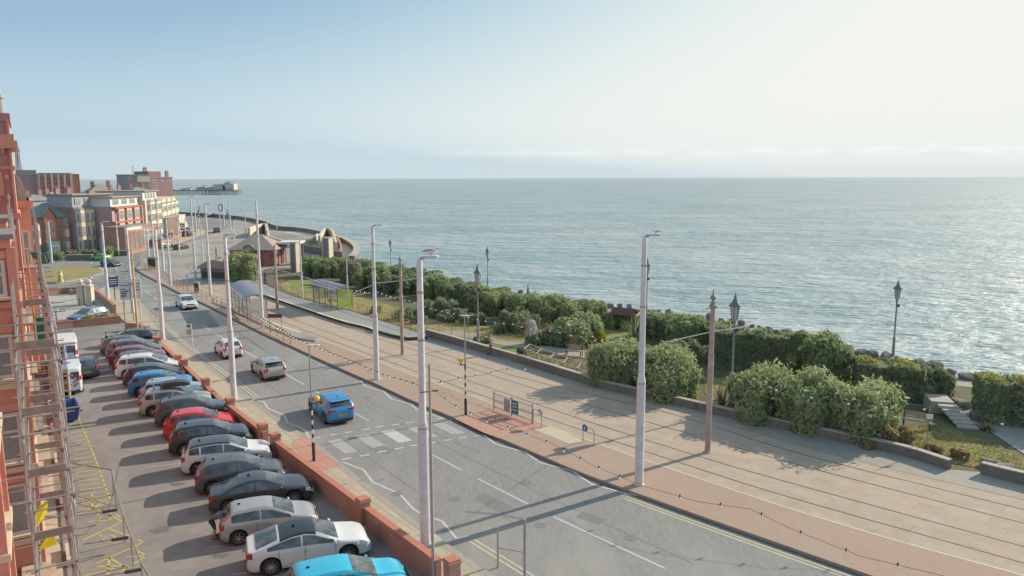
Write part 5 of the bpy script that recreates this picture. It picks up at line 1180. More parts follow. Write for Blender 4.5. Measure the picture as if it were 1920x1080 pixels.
# benches, bin, steps, small wooden shelter
def bench(px, yaw, label):
    t = thing("park_bench", label, "bench", G(*px, .15), yaw)
    g = MB(); 
    for k in range(4): g.box((0, -.15 + .1 * k, .45), (1.6, .075, .035), M_tim)
    g.build("seat", t); g = MB()
    for k in range(3): g.box((0, .22 + .02 * k, .58 + .13 * k), (1.6, .03, .09), M_tim)
    g.build("backrest", t)
    for s in (-1, 1): g = MB(); g.box((s * .68, -.12, .22), (.06, .06, .44), M_dark); g.box((s * .68, .22, .45), (.06, .06, .88), M_dark); g.box((s * .68, .05, .62), (.06, .4, .04), M_dark); g.build("leg", t)
bench((1716, 806), R(-35), "slatted bench beside the path at the right"); bench((1075, 668), R(-30), "dark bench beyond the timber fence")
t = thing("garden_steps", "pale stone steps climbing to the sea wall between hedges", "steps", G(1812, 808, .12), R(-15))
for k in range(6): g = MB(); g.box((-.1 * k, .42 * k, .09 + .12 * k), (1.1, .46, .13), M_conc); g.build("step", t)
g = MB(); g.box((-.7, 3.4, .45), (1.3, 1.8, .8), M_conc); g.build("landing", t)
p = G(1147, 620, .15); h = 1.6; t = thing("garden_shelter", "small timber framed garden shelter left of the kerbside column", "shelter", p, R(-30))
for x in (0, 2.0):
    for y in (0, 1.2): g = MB(); g.tube((x, y, 0), (x, y, h), .05, M_tim, n=5); g.build("post", t)
g = MB(); g.add([(-.2, -.2, h), (2.2, -.2, h), (2.2, .6, h + .55), (-.2, .6, h + .55), (2.2, 1.4, h), (-.2, 1.4, h), (-.2, -.2, h + .05), (2.2, -.2, h + .05), (2.2, .6, h + .61), (-.2, .6, h + .61), (2.2, 1.4, h + .05), (-.2, 1.4, h + .05)], [(3, 2, 1, 0), (5, 4, 2, 3), (6, 7, 8, 9), (9, 8, 10, 11), (0, 1, 7, 6), (4, 5, 11, 10), (0, 6, 9, 3), (3, 9, 11, 5), (2, 8, 7, 1), (4, 10, 8, 2)], mat("maroon_roof", (.14, .07, .07))); g.build("roof", t)
def rock_mesh(seed, r=1.0):
    rg = np.random.default_rng(seed); V_, F_ = ico((0, 0, 0), (r, r, r * .8), 10, 7); V_ = np.array(V_); ph = rg.uniform(0, 6, 6)
    for i, v in enumerate(V_):
        s = 1 + .16 * math.sin(3 * v[0] / r + ph[0]) * math.sin(2.6 * v[1] / r + ph[1]) + .14 * math.sin(4.4 * v[2] / r + ph[2] + 2 * v[0] / r) + .06 * math.sin(9 * v[0] + ph[3]) * math.sin(9 * v[1] + ph[4]); V_[i] = np.sign(v) * np.abs(v / r) ** .6 * r * s
    g = MB(); g.add(V_, F_, mat("rock_armour", (.16, .145, .13), (.27, .245, .215), scale=2.5, rough=.95, bump=.6)); o = g.build("boulder", smooth=True); o.data.set_sharp_from_angle(angle=R(24)); return o
rocks = [rock_mesh(s) for s in (1, 2, 3, 4)]
for r_ in rocks: COL.objects.unlink(r_)
row = along(smooth_line(GG([(704, 500), (760, 515), (850, 531), (940, 552), (1050, 567), (1150, 581), (1300, 600), (1400, 614), (1500, 646), (1640, 682), (1800, 716), (1920, 742), (2100, 790)], 0), 1), 1.22)
nrk = 0
for i, (p, d) in enumerate(row):
    near = p.y < 75; s = rng.uniform(.26, .58) * (1.0 if near else .85)
    r_ = rocks[i % 4].copy() if True else None; COL.objects.link(r_)
    j = rng.uniform(-.18, .18); r_.location = (p.x - d.y * j, p.y + d.x * j, .12 + s * .35 + rng.uniform(-.1, .12)); r_.scale = (s * rng.uniform(.85, 1.25), s * rng.uniform(.8, 1.1), s * rng.uniform(.8, 1.25)); r_.rotation_euler = (rng.uniform(-.3, .3), rng.uniform(-.3, .3), rng.uniform(0, 6))
    tag(r_, "dark rough boulder in the line along the sea wall", "boulder", "boulders lining the sea wall")
# garden boulders (rockery)
for i, (x, y, s) in enumerate(((1800, 768, .5), (1828, 790, .4), (1790, 786, .45), (1855, 880, .35), (1880, 890, .4), (1750, 742, .6), (1735, 760, .4))):
    r_ = rocks[i % 4].copy(); COL.objects.link(r_); p = G(x, y, .15); r_.location = p + Vector((0, 0, s * .3)); r_.scale = (s,) * 3; r_.rotation_euler = (0, 0, i)
    tag(r_, ["rockery stone at the foot of the garden steps", "rockery stone right of the garden steps", "rockery stone below the steps near the path", "loose stone at the gap in the low wall", "loose stone on the end of the low wall", "large dark stone by the round shrub", "dark stone where the path starts"][i], "stone")

for pxs, wd, tp, lab in (([(600, 506), (660, 517), (735, 527), (800, 541)], 2.6, (700, 500), "continuous dark shrub belt along the seafront between the headland and the nearest column"), ([(800, 543), (880, 562), (960, 580), (1040, 596), (1105, 606)], 2.6, (950, 550), "continuous green shrub belt on the seaward bank right of the nearest column"),
                         ([(1195, 632), (1260, 645), (1340, 662)], 2.4, (1270, 606), "green shrub belt on the seaward bank right of the kerbside column")):
    hedge(pxs, wd, tp, lab, L_dark, leaf=.17, rough_=.7, topm=L_mid)  # lighter tops, darker sides: sun and shade put into the leaf colours

# grass tufts on the lawns: one mass
tv = []; tf = []
def inside(p, poly):
    c = False
    for (x1, y1), (x2, y2) in zip(poly, poly[1:] + poly[:1]):
        if (y1 > p[1]) != (y2 > p[1]) and p[0] < (x2 - x1) * (p[1] - y1) / (y2 - y1) + x1: c = not c
    return c
for poly, n in (([(1690, 806), (1740, 800), (1790, 812), (1850, 835), (1925, 868), (2010, 905), (1960, 912), (1840, 883), (1770, 872), (1700, 845)], 7000), ([(850, 632), (880, 628), (940, 645), (985, 655), (1050, 676), (985, 676), (930, 664), (870, 645)], 2500),
                ([(660, 582), (690, 560), (800, 590), (900, 612), (985, 622), (998, 640), (950, 650), (905, 645), (850, 636), (800, 622), (720, 600)], 7000), ([(540, 522), (600, 524), (650, 540), (690, 560), (655, 580), (600, 565), (545, 548)], 3000), ([(1320, 712), (1400, 710), (1425, 738), (1380, 760), (1320, 750)], 1500)):
    W_ = [(p.x, p.y) for p in GG(poly, GZ)]; xs_ = [p[0] for p in W_]; ys_ = [p[1] for p in W_]; k = 0
    while k < n:
        q = (rng.uniform(min(xs_), max(xs_)), rng.uniform(min(ys_), max(ys_))); k += 1
        if not inside(q, W_): continue
        a = rng.uniform(0, 6.28); h_ = rng.uniform(.05, .16) * (1.5 if math.sin(q[0] * 1.3) * math.sin(q[1] * .9) > .3 else .8); dx, dy = .05 * math.cos(a), .05 * math.sin(a); i = len(tv)
        tv += [(q[0] - dx, q[1] - dy, GZ), (q[0] + dx, q[1] + dy, GZ), (q[0] + dy, q[1] - dx, GZ + h_)]; tf.append((i, i + 1, i + 2))
me = bpy.data.meshes.new("grass"); me.from_pydata(tv, [], tf); me.materials.append(leafmat("grass_blades", (.25, .26, .10), (.42, .36, .18), 3.0)); o = bpy.data.objects.new("grass", me); COL.objects.link(o); tag(o, kind="stuff")
# ================================================================ FAR BUILDINGS
M_fbrick = brick("orange_brick", (.48, .23, .16), (.41, .20, .14), (.42, .32, .26), ms=.01, bw=.4, bh=.14); M_pbrick = brick("plum_brick", (.36, .21, .21), (.31, .18, .185), (.34, .26, .25), bw=.4, bh=.14, ms=.01)  # far building colours are lightened: distance haze put into the materials
M_stone = mat("cream_stone", (.58, .50, .38), (.66, .58, .45), scale=.8); M_yst = mat("yellow_render", (.64, .57, .38), (.70, .63, .45), scale=.6); M_wr = mat("white_render", (.55, .54, .53), (.64, .63, .61), scale=.6)
M_roof = mat("slate_roof", (.24, .225, .22), (.31, .29, .27), scale=1.5, rough=.8); M_broof = mat("brown_tile_roof", (.30, .23, .19), (.37, .29, .24), scale=1.2, rough=.9); M_redtrim = mat("red_band", (.33, .12, .09), (.38, .16, .12), scale=2)
M_fglass = mat("window_glass", (.18, .20, .21), (.26, .275, .28), scale=.5, rough=.12, spec=.7); M_fwhite = mat("white_frame", (.55, .54, .52), rough=.5); M_turq = mat("turquoise_porch", (.12, .30, .33), rough=.6)
def frame_of(pl, pr, z=.1):
    a, b = G(*pl, z), G(*pr, z); d = b - a; return a, math.atan2(d.y, d.x), d.length
def win(t, x, z, w, h, y=0.0, n=2, frame=None, side=None):
    """a window set in a front wall at depth y; x,z = centre; its pane is a sub-part"""
    g = MB(); f = frame or M_fwhite; q = .07 * max(1, h / 1.6)
    for sx in (-1, 1): g.box((x + sx * (w / 2 - q / 2), y - .03, z), (q, .08, h), f)
    for sz in (-1, 1): g.box((x, y - .032, z + sz * (h / 2 - q / 2)), (w - 2 * q, .08, q), f)
    for k in range(1, n): g.box((x - w / 2 + w * k / n, y - .034, z), (q * .8, .07, h - 2 * q), f)
    g.box((x, y - .036, z + h * .18), (w - 2 * q, .07, q * .8), f)
    o = g.build("window", t); p = MB(); p.box((x, y - .012, z), (w - q, .03, h - q), M_fglass); p.build("pane", o); return o
def bay(t, x, w, z1, dpt, m, rows, trim=M_redtrim, cap=True, nwin=2):
    g = MB(); k = dpt * .7; g.prism([(x - w / 2, .02), (x - w / 2, -.02), (x - w / 2 + k, -dpt), (x + w / 2 - k, -dpt), (x + w / 2, -.02), (x + w / 2, .02)], 0, z1, m); g.build("bay", t)
    for z, h in rows:
        win(t, x, z, (w - 2 * k) * .86, h, -dpt, nwin)
        for s in (-1, 1):
            p0, p1 = Vector((x + s * w / 2, 0, 0)), Vector((x + s * (w / 2 - k), -dpt, 0)); c = (p0 + p1) / 2; yw = math.atan2((p1 - p0).y, (p1 - p0).x); nn = Vector((s * dpt, -k, 0)).normalized() * .02
            g = MB(); g.box((c.x + nn.x, c.y + nn.y, z), ((p1 - p0).length * .62, .06, h), M_fwhite, rz=yw); o = g.build("window", t)
            p = MB(); p.box((c.x + nn.x * 2.2, c.y + nn.y * 2.2, z), ((p1 - p0).length * .40, .06, h * .86), M_fglass, rz=yw); p.build("pane", o)
        g = MB(); g.prism([(x - w / 2 - .03, -.0), (x - w / 2 - .03, -.04), (x - w / 2 + k, -dpt - .06), (x + w / 2 - k, -dpt - .06), (x + w / 2 + .03, -.04), (x + w / 2 + .03, .0)], z - h / 2 - .16, z - h / 2 - .02, trim); g.build("sill", t)
    if cap:
        g = MB(); e = .12; b = [(x - w / 2 - e, 0, z1), (x - w / 2 + k - e, -dpt - e, z1), (x + w / 2 - k + e, -dpt - e, z1), (x + w / 2 + e, 0, z1)]; g.add(b + [(x - w * .15, .0, z1 + .55), (x + w * .15, .0, z1 + .55)], [(0, 1, 4), (1, 2, 5, 4), (2, 3, 5), (3, 2, 1, 0)], M_roof); g.build("bay_roof", t)
def chimney(t, x, y, z, h=1.3, m=None, pots=3):
    g = MB(); g.box((x, y, z + h / 2), (1.0, .5, h), m or M_pbrick); g.box((x, y, z + h + .04), (1.1, .6, .1), M_redtrim)
    o = g.build("chimney", t)
    for k in range(pots): g = MB(); g.lathe((x - .3 + .3 * k, y, z + h + .08), [(.10, 0), (.08, .35)], M_redtrim, 6); g.build("chimney_pot", o)
def hiproof(t, x0, x1, y0, y1, z, h, m, name="roof", e=.3):
    g = MB(); yc = (y0 + y1) / 2; r_ = min(x1 - x0, y1 - y0) / 2 * .9
    g.add([(x0 - e, y0 - e, z), (x1 + e, y0 - e, z), (x1 + e, y1 + e, z), (x0 - e, y1 + e, z), (x0 + r_, yc, z + h), (x1 - r_, yc, z + h)], [(0, 1, 5, 4), (1, 2, 5), (2, 3, 4, 5), (3, 0, 4), (3, 2, 1, 0)], m); return g.build(name, t)
def house(label, pl, pr, top, depth, m, name="terraced_house", cat="building", group=None, z=.1):
    a, yaw, w = frame_of(pl, pr, z); h = hgt(a + Vector((math.cos(yaw), math.sin(yaw), 0)) * w * .5, (pl[0] + pr[0]) / 2, top) - z
    t = thing(name, label, cat, a, yaw, group); g = MB(); g.box((w / 2, depth / 2, h / 2), (w, depth, h), m); g.build("wall", t); return t, w, h
# gabled brick house
t, w, h = house("orange brick house with a central gable and a turquoise porch", (60, 474), (146, 469), 402, 9, M_fbrick)
hiproof(t, 0, w, 0, 9, h, h * .36, M_roof)
gx = w * .44; g = MB(); gw = w * .24; g.add([(gx - gw / 2, -.5, 0), (gx + gw / 2, -.5, 0), (gx + gw / 2, -.5, h), (gx, -.5, h * 1.26), (gx - gw / 2, -.5, h), (gx - gw / 2, 0, 0), (gx + gw / 2, 0, 0), (gx + gw / 2, 0, h), (gx, 3, h * 1.26), (gx - gw / 2, 0, h)], [(0, 1, 2, 3, 4), (1, 6, 7, 2), (5, 0, 4, 9)], mat("orange_gable", (.50, .20, .11), (.55, .24, .14), scale=2)); g.build("gable", t)
g = MB(); e = .3; g.add([(gx - gw / 2 - e, -.8, h - .25), (gx, -.8, h * 1.26 + .08), (gx + gw / 2 + e, -.8, h - .25), (gx - gw / 2 - e, 2.5, h - .25), (gx, 3.6, h * 1.26 + .08), (gx + gw / 2 + e, 2.5, h - .25)], [(0, 1, 4, 3), (1, 2, 5, 4)], M_roof); g.build("gable_roof", t)
for z_ in (.46, .72): 
    for dx in (-.24, .24): win(t, gx + gw * dx, h * z_ + .4, gw * .26, h * .15, -.5)
bay(t, w * .13, w * .22, h * .80, 1.0, M_stone, [(h * .2, h * .22), (h * .56, h * .2)]); bay(t, w * .78, w * .22, h * .78, 1.0, M_fbrick, [(h * .2, h * .22), (h * .56, h * .2)]); win(t, w * .8, h * .91, w * .1, h * .12)
g = MB(); g.box((gx, -1.3, h * .17), (gw * 1.1, 1.5, h * .34), M_turq); o = g.build("porch", t); g = MB(); g.box((gx, -2.08, h * .14), (gw * .9, .06, h * .22), M_fwhite); g.build("porch_window", o)
for k in range(5): g = MB(); g.box((gx - gw * .36 + k * gw * .18, -2.12, h * .14), (gw * .10, .05, h * .18), M_fglass); g.build("porch_pane", o)
for x in (.06, .62, .97): chimney(t, w * x, 4.5, h * 1.2, 1.2)
# four storey hotel with stone bays
t, w, h = house("four storey hotel with stone bays and a grey attic storey", (146, 470), (216, 462), 383, 6.5, M_pbrick)
for k in range(4): bay(t, w * (.13 + .25 * k), w * .215, h * .95, .8, M_stone, [(h * .17, h * .2), (h * .48, h * .2), (h * .78, h * .18)])
g = MB(); g.box((w / 2, 3.4, h * 1.13), (w, 6.2, h * .26), mat("grey_attic", (.33, .33, .34), (.38, .38, .39), scale=2)); g.build("attic", t)
for k in range(4): win(t, w * (.13 + .25 * k), h * 1.13, w * .13, h * .13, .2, 3)
g = MB(); g.box((w / 2, 3.3, h * 1.275), (w + .8, 7.2, .25), M_roof); g.build("roof", t); g = MB(); g.box((w * .56, -1.6, h * .15), (w * .14, 1.4, h * .3), M_wr); g.build("porch", t)
for k in range(5): g = MB(); g.box((w * .7, -1.2 - .3 * k, .5 - .1 * k), (w * .1, .3, 1.0 - .2 * k), M_stone); g.build("step", t)
chimney(t, w * .02, 4, h * 1.27); chimney(t, w * .6, 7, h * 1.27)
# white framed hotel with red bands, glazed ground floor
t, w, h = house("hotel with red bands, white attic windows and a glazed ground floor", (216, 466), (278, 453), 381, 11, mat("mauve_brick", (.42, .25, .24), (.46, .29, .27), scale=3))
for k in range(4):
    x = w * (.17 + .23 * k); g = MB(); g.box((x, -.35, h * .62), (w * .16, .7, h * .72), mat("pink_stone", (.48, .30, .24), (.55, .36, .29), scale=2)); g.build("bay", t)
    for z_ in (.48, .80): win(t, x, h * z_, w * .13, h * .2, -.7, 2)
for z_ in (.34, .64, .97): g = MB(); g.box((w / 2, -.4, h * z_), (w, .9, h * .035), M_redtrim); g.build("band", t)
g = MB(); g.box((w / 2, 5.5, h * 1.1), (w, 10.6, h * .2), M_wr); g.build("attic", t)
for k in range(4): win(t, w * (.14 + .24 * k), h * 1.1, w * .16, h * .13, .2, 2)
g = MB(); g.box((w / 2, 5.3, h * 1.21), (w + .6, 11.4, .2), M_broof); g.build("roof", t); chimney(t, w * .1, 5, h * 1.2)
t, w, h = house("single storey glazed hotel lounge with a white fascia and a plum side wall", (237, 470), (296, 460), 420, 4.5, M_fbrick, "hotel_lounge")
g = MB(); g.box((w * .25, -.06, h * .94), (w * .5, .2, h * .12), M_wr); g.build("fascia", t)
for k in range(7): x = w * (.07 + .143 * k); win(t, x, h * .45, w * .12, h * .74, 0, 1, M_fbrick if k < 4 else M_fwhite)
g = MB(); g.box((w / 2, 2.2, h + .08), (w + .2, 4.7, .16), M_roof); g.build("roof", t)
# pale bays beyond
t, w, h = house("pale stone hotel wing with a white box attic", (278, 455), (303, 447), 371, 11, M_stone)
for k in range(2): bay(t, w * (.28 + .48 * k), w * .38, h * .97, .8, M_stone, [(h * .36, h * .16), (h * .6, h * .16), (h * .84, h * .15)], trim=M_stone)
g = MB(); g.box((w / 2, 5.2, h * 1.1), (w, 9.6, h * .2), M_wr); g.build("attic", t)
for k in range(4): win(t, w * (.2 + .2 * k), h * 1.1, w * .13, h * .13, .4, 1)
g = MB(); g.box((w / 2, 5, h * 1.21), (w + .4, 10.4, .2), M_roof); g.build("roof", t)
t, w, h = house("yellow stone hotel wing of narrow bays at the end of the terrace", (303, 447), (335, 432), 374, 12, M_yst)
for k in range(4): bay(t, w * (.13 + .245 * k), w * .2, h * .97, .7, M_yst, [(h * .3, h * .16), (h * .56, h * .17), (h * .84, h * .14)], trim=M_stone if k > 1 else M_redtrim)
hiproof(t, 0, w, 0, 12, h, h * .13, M_broof)
for k in range(3): g = MB(); x = w * (.1 + .3 * k); g.add([(x, -.3, h), (x + w * .2, -.3, h), (x + w * .1, -.3, h * 1.12), (x, 4, h), (x + w * .2, 4, h), (x + w * .1, 4, h * 1.12)], [(0, 1, 2), (0, 2, 5, 3), (1, 4, 5, 2)], M_yst); g.build("gable", t)
# tall brick hotel behind
def far_block(label, xl, xr, ytop, Y0, Y1, depth, m, name="hotel_block", floors=5, cols=6, ws=(.5, .45), roofm=None, ribs=None, group=None, zt=None, rows=None):
    a, b = at(xl, 400, Y0), at(xr, 400, Y1); a.z = b.z = 0; d = b - a; w = d.length; yaw = math.atan2(d.y, d.x); h = hgt(a, xl, ytop)
    t = thing(name, label, "building", a, yaw, group); g = MB(); g.box((w / 2, depth / 2, h / 2), (w, depth, h), m); g.build("wall", t)
    fh = h / floors
    for r_ in (rows or range(max(0, floors - 5), floors)):
        for c in range(cols): win(t, w * (c + .5) / cols, fh * (r_ + .52), w / cols * ws[0], fh * ws[1], 0, 1)
    g = MB(); g.box((w / 2, depth / 2, h + .15), (w + .3, depth + .3, .3), roofm or M_roof); g.build("roof", t)
    if ribs:
        for k in range(ribs + 1): g = MB(); g.box((w * k / ribs, -.35, h * .5), (.7, .7, h * .995), M_stone); g.build("rib", t)
    return t, w, h
t, w, h = far_block("tall plum brick hotel end with rooftop chimneys above the terrace", 287, 328, 330, 232, 238, 14, M_pbrick, floors=8, cols=3, rows=[7])
g = MB(); g.box((w * .3, 5, h + 1.0), (w * .56, 8, 2.0), M_pbrick); o = g.build("stair_tower", t); chimney(t, w * .12, 4, h + 2.0, 1.0); chimney(t, w * .93, 2, h + .3, 1.6)
t, w, h = far_block("grey and cream stepped upper floors beside the plum brick hotel", 246, 287, 325, 228, 232, 14, mat("grey_brick", (.29, .26, .25), (.34, .31, .29), scale=2), floors=8, cols=4, rows=[6])
g = MB(); g.box((w * .7, -.15, h * .93), (w * .6, .4, h * .12), M_cream); g.build("cream_panel", t); g = MB(); g.tube((w * .4, 4, h), (w * .4, 4, h + 3), .08, M_dark); g.build("aerial", t)
# low blocks at the corner
t, w, h = house("low brown brick annexe with a boarded wall", (317, 446), (338, 438), 404, 6, brick("brown_brick", (.24, .17, .13), (.2, .14, .11), (.2, .16, .13), bw=.5, bh=.2), "annexe"); g = MB(); g.box((w / 2, 3, h + .1), (w + .3, 6.3, .2), M_roof); g.build("roof", t); win(t, w * .3, h * .3, w * .2, h * .2)
t, w, h = house("small beige block on the headland", (336, 428), (349, 424), 401, 6, M_stone, "kiosk_block"); g = MB(); g.box((w / 2, 3, h + .1), (w + .3, 6.3, .2), M_wr); g.build("roof", t); win(t, w * .5, h * .4, w * .5, h * .3)
t, w, h = house("dark gabled public house with steep roofs at the corner", (306, 462), (341, 452), 441, 6, M_fbrick, "public_house"); hiproof(t, 0, w * .55, 0, 6, h, h * .9, M_roof); hiproof(t, w * .56, w, 0, 6, h * .7, h * .6, M_broof, "lean_to_roof")
for k in range(4): win(t, w * (.12 + .22 * k), h * .45, w * .13, h * .45)
for k in range(3): g = MB(); x = w * (.1 + .16 * k); g.add([(x, -.4, h), (x + w * .12, -.4, h), (x + w * .06, -.4, h * 1.5), (x + w * .06, 2, h * 1.5)], [(0, 1, 2), (0, 2, 3), (1, 3, 2)], M_roof); g.build("dormer", t)
# tower blocks behind the terrace
t, w, h = far_block("wide brick tower block with pale vertical ribs", 80, 140, 321, 300, 306, 16, mat("tower_brick", (.34, .17, .165), (.38, .20, .19), scale=1), floors=9, cols=5, ribs=5, ws=(.25, .3), name="tower_block")
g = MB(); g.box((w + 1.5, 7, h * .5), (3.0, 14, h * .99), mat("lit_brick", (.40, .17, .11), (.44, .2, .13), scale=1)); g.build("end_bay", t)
t, w, h = far_block("grey pink tower block left of the ribbed one", 38, 79, 324, 280, 284, 16, mat("grey_pink_brick", (.36, .23, .235), (.40, .27, .27), scale=1), floors=9, cols=3, ws=(.2, .25), name="tower_block")
g = MB(); g.box((w * .5, 5, h + 1), (w * .9, 6, 2), M_roof); g.build("plant_room", t); g = MB(); g.box((w * .92, -.4, h * .52), (w * .14, .8, h * 1.04), M_pbrick); g.build("stair_tower", t)
# roofs between
for lab, xl, xr, yt, Y0, m, rm, rh in (("low grey industrial shed roofs behind the gabled house", 60, 112, 372, 190, mat("shed_grey", (.36, .37, .38), (.42, .43, .44), scale=1), M_roof, 1.5), ("pale blue grey shed with a pointed gable", 108, 145, 370, 200, M_wr, M_roof, 2.0),
                                     ("big brown hipped roof behind the stone bay hotel", 166, 232, 362, 215, M_pbrick, M_broof, 3.2), ("brown roofed house behind the red banded hotel", 228, 262, 366, 205, M_pbrick, M_broof, 2.2), ("slate roofed block behind the pale wing", 250, 300, 358, 215, M_pbrick, M_roof, 1.6)):
    a, b = at(xl, 400, Y0), at(xr, 400, Y0 + 6); a.z = b.z = 0; d = b - a; w = d.length; h = hgt(a, xl, yt); t = thing("back_street_house", lab, "building", a, math.atan2(d.y, d.x)); g = MB(); g.box((w / 2, 5, h / 2), (w, 10, h), m); g.build("wall", t); hiproof(t, 0, w, 0, 10, h, rh, rm); chimney(t, w * .3, 5, h + rh * .7, 1.4); chimney(t, w * .75, 5, h + rh * .7, 1.6)
    for k in range(5): win(t, w * (.1 + .2 * k), h * .8, w * .09, h * .12)
# iron lattice tower
def lattice_tower():
    Y = 1500; a = at(38, 330, Y); k = Y / F; H = at(38, 264, Y).z; t = thing("lattice_tower", "tall dark iron lattice tower far beyond the town roofs", "tower", (a.x, Y, 0)); hb = H * .80
    prof = [(0, 11), (hb * .25, 7.5), (hb * .5, 5.6), (hb * .75, 4.2), (hb, 3.6)]
    wz = lambda z: float(np.interp(z, [p[0] for p in prof], [p[1] for p in prof]))
    for sx in (-1, 1):
        for sy in (-1, 1):
            g = MB(); zs = np.linspace(0, hb, 9)
            for z0, z1 in zip(zs, zs[1:]): g.tube((sx * wz(z0) / 2 * 1.2, sy * wz(z0) / 2 * 1.2, z0), (sx * wz(z1) / 2 * 1.2, sy * wz(z1) / 2 * 1.2, z1), .75, M_iron, n=4)
            g.build("leg", t)
    for i, z in enumerate(np.linspace(hb * .1, hb, 13)):
        r_ = wz(z) / 2 * 1.2; g = MB(); zz = z + hb * .075; r2 = wz(zz) / 2 * 1.2
        for sx, sy, tx, ty in ((-1, -1, 1, -1), (1, -1, 1, 1), (1, 1, -1, 1), (-1, 1, -1, -1)):
            g.tube((sx * r_, sy * r_, z), (tx * r_, ty * r_, z), .45, M_iron, n=4)
            if zz < hb: g.tube((sx * r_, sy * r_, z), (tx * r2, ty * r2, zz), .35, M_iron, n=4)
        g.build("cross_frame", t)
    g = MB(); g.lathe((0, 0, hb), [(4.0, 0), (5.0, 2), (5.0, 6), (3.6, 7), (3.6, 12), (2.4, 13), (2.2, 20), (1.2, 22), (.6, H - hb)], M_iron, 10); g.build("crown", t)
M_iron = mat("dark_red_iron", (.13, .12, .16), (.17, .15, .19), scale=.2, rough=.7)
lattice_tower()
# pier
def pier():
    Y = 900; zs = SEA_Z; P = lambda x, y=360: at(x, y, Y)
    a, b = P(300), P(446); t = thing("pier", "long iron pier with white pavilion buildings at its seaward end", "pier", (a.x, Y, zs)); w = (b - a).length; zd = 5.2; mpx = w / 146
    M_pg = mat("pier_ironwork", (.10, .13, .13), (.15, .17, .17), scale=.2); M_pw = mat("pier_white", (.42, .45, .44), (.50, .52, .50), scale=.2); M_pr = mat("pier_roof", (.22, .26, .27), (.28, .32, .32), scale=.2)
    g = MB(); g.box((w / 2, 6, zd), (w, 12, .9), M_pg); g.box((w * .78, 6, zd - .2), (w * .42, 24, .8), M_pg); g.build("deck", t)
    for k in range(34):
        x = w * (k + .5) / 34
        for y in (1, 11) if k < 19 else (-5, 6, 17): g = MB(); g.tube((x, y, -3), (x, y, zd), .32, M_pg, n=5); g.build("pile", t)
    for s, y in ((.62, -.5),): g = MB(); g.box((w * .5, -.4, zd - 1.7), (w * .98, .3, .25), M_pg); g.build("brace", t)
    for x0, x1, z0, z1, yd, m, rf in ((368, 376, 0, 2.6, 8, M_pw, 1), (376, 400, 0, 2.4, 10, M_pw, 1), (380, 385, 2.4, 4.2, 6, M_pw, 1), (400, 424, 0, 5.0, 14, M_pw, 1), (402, 420, 5.0, 6.4, 8, M_pr, 0), (420, 438, 0, 7.0, 14, M_pw, 1), (424, 434, 7, 8.8, 8, M_pw, 1), (436, 440, 0, 7.4, 12, M_cream, 0), (350, 356, 0, 1.6, 5, M_pw, 1), (338, 346, 0, 1.0, 5, M_pw, 1)):
        xa, xb = (x0 - 300) * mpx, (x1 - 300) * mpx; g = MB(); g.box(((xa + xb) / 2, 6, zd + .45 + (z0 + z1) / 2), (xb - xa, yd, z1 - z0), m); o = g.build("pavilion", t)
        if rf: g = MB(); g.add([(xa - .5, 6 - yd / 2 - .5, zd + .45 + z1), (xb + .5, 6 - yd / 2 - .5, zd + .45 + z1), (xb + .5, 6, zd + 1.6 + z1), (xa - .5, 6, zd + 1.6 + z1), (xb + .5, 6 + yd / 2, zd + .45 + z1), (xa - .5, 6 + yd / 2, zd + .45 + z1)], [(0, 1, 2, 3), (3, 2, 4, 5)], M_pr); g.build("roof", o)
        n = int((xb - xa) / 2.2)
        if n > 1 and z1 - z0 > 2:
            g = MB()
            for i in range(n): g.box((xa + (xb - xa) * (i + .5) / n, 6 - yd / 2 - .06, zd + .45 + z0 + 1.3), ((xb - xa) / n * .45, .15, 1.2), M_fglass)
            g.build("window_band", o)
pier()
# headland: curved sea wall, lower promenade and ramps
M_sw = mat("dark_sea_wall", (.15, .13, .12), (.22, .19, .17), scale=1.2, rough=.95)
def wall_line(px, h, w, m, label, name="sea_wall", z=PAV, cap=None):
    P = smooth_line(GG(px, z), 2); o = P[0]; t = thing(name, label, "wall", o); g = MB(); L = [p - o for p in P]; ribbon(g, L, w, h, m, h); g.build("wall_panel", t)
    if cap: g = MB(); ribbon(g, L, w * 1.2, h + .08, cap, .08); g.build("coping", t)
wall_line([(337, 399), (400, 403), (460, 409), (500, 418), (521, 429), (560, 431), (600, 438), (645, 452), (668, 467), (670, 479), (660, 490)], 1.1, 1.0, M_sw, "dark curved sea wall swinging round the headland", cap=M_conc)
g = MB(); g.prism(GG([(560, 430), (600, 438), (644, 453), (666, 468), (667, 479), (655, 489), (630, 500), (625, 482), (628, 465), (610, 450), (575, 438), (530, 433)], PAV), None, PAV + .01, M_cream); tag(g.build("lower_promenade"), kind="structure")
g = MB(); g.prism(GG([(508, 433), (545, 437), (575, 445), (588, 455), (545, 458), (520, 452), (503, 444)], PAV), None, PAV + .012, M_asph); tag(g.build("slipway"), kind="structure")
g = MB(); g.prism(GG([(568, 472), (608, 478), (612, 492), (590, 500), (566, 497)], PAV), None, PAV + .012, mat("pink_terrace", (.36, .24, .22), (.42, .29, .26), scale=1)); tag(g.build("terrace"), kind="structure")
wall_line([(468, 444), (485, 437), (498, 433), (503, 440), (501, 449)], 2.6, .5, M_cream, "cream flank wall of the slipway behind the brick pavilion", "ramp_wall")
wall_line([(503, 449), (520, 455), (545, 461), (565, 462), (580, 458), (590, 452), (596, 445)], 1.2, .4, M_cream, "curving cream ramp wall beyond the pavilion roof", "ramp_wall")
wall_line([(566, 470), (585, 473), (612, 479), (640, 486)], 1.5, .5, M_sw, "terrace wall between the two concrete pillars", "terrace_wall")
wall_line([(600, 467), (606, 455), (612, 447), (625, 452), (628, 468), (632, 482)], 3.0, .5, M_cream, "tall cream curved wall beside the tall pillar", "ramp_wall")
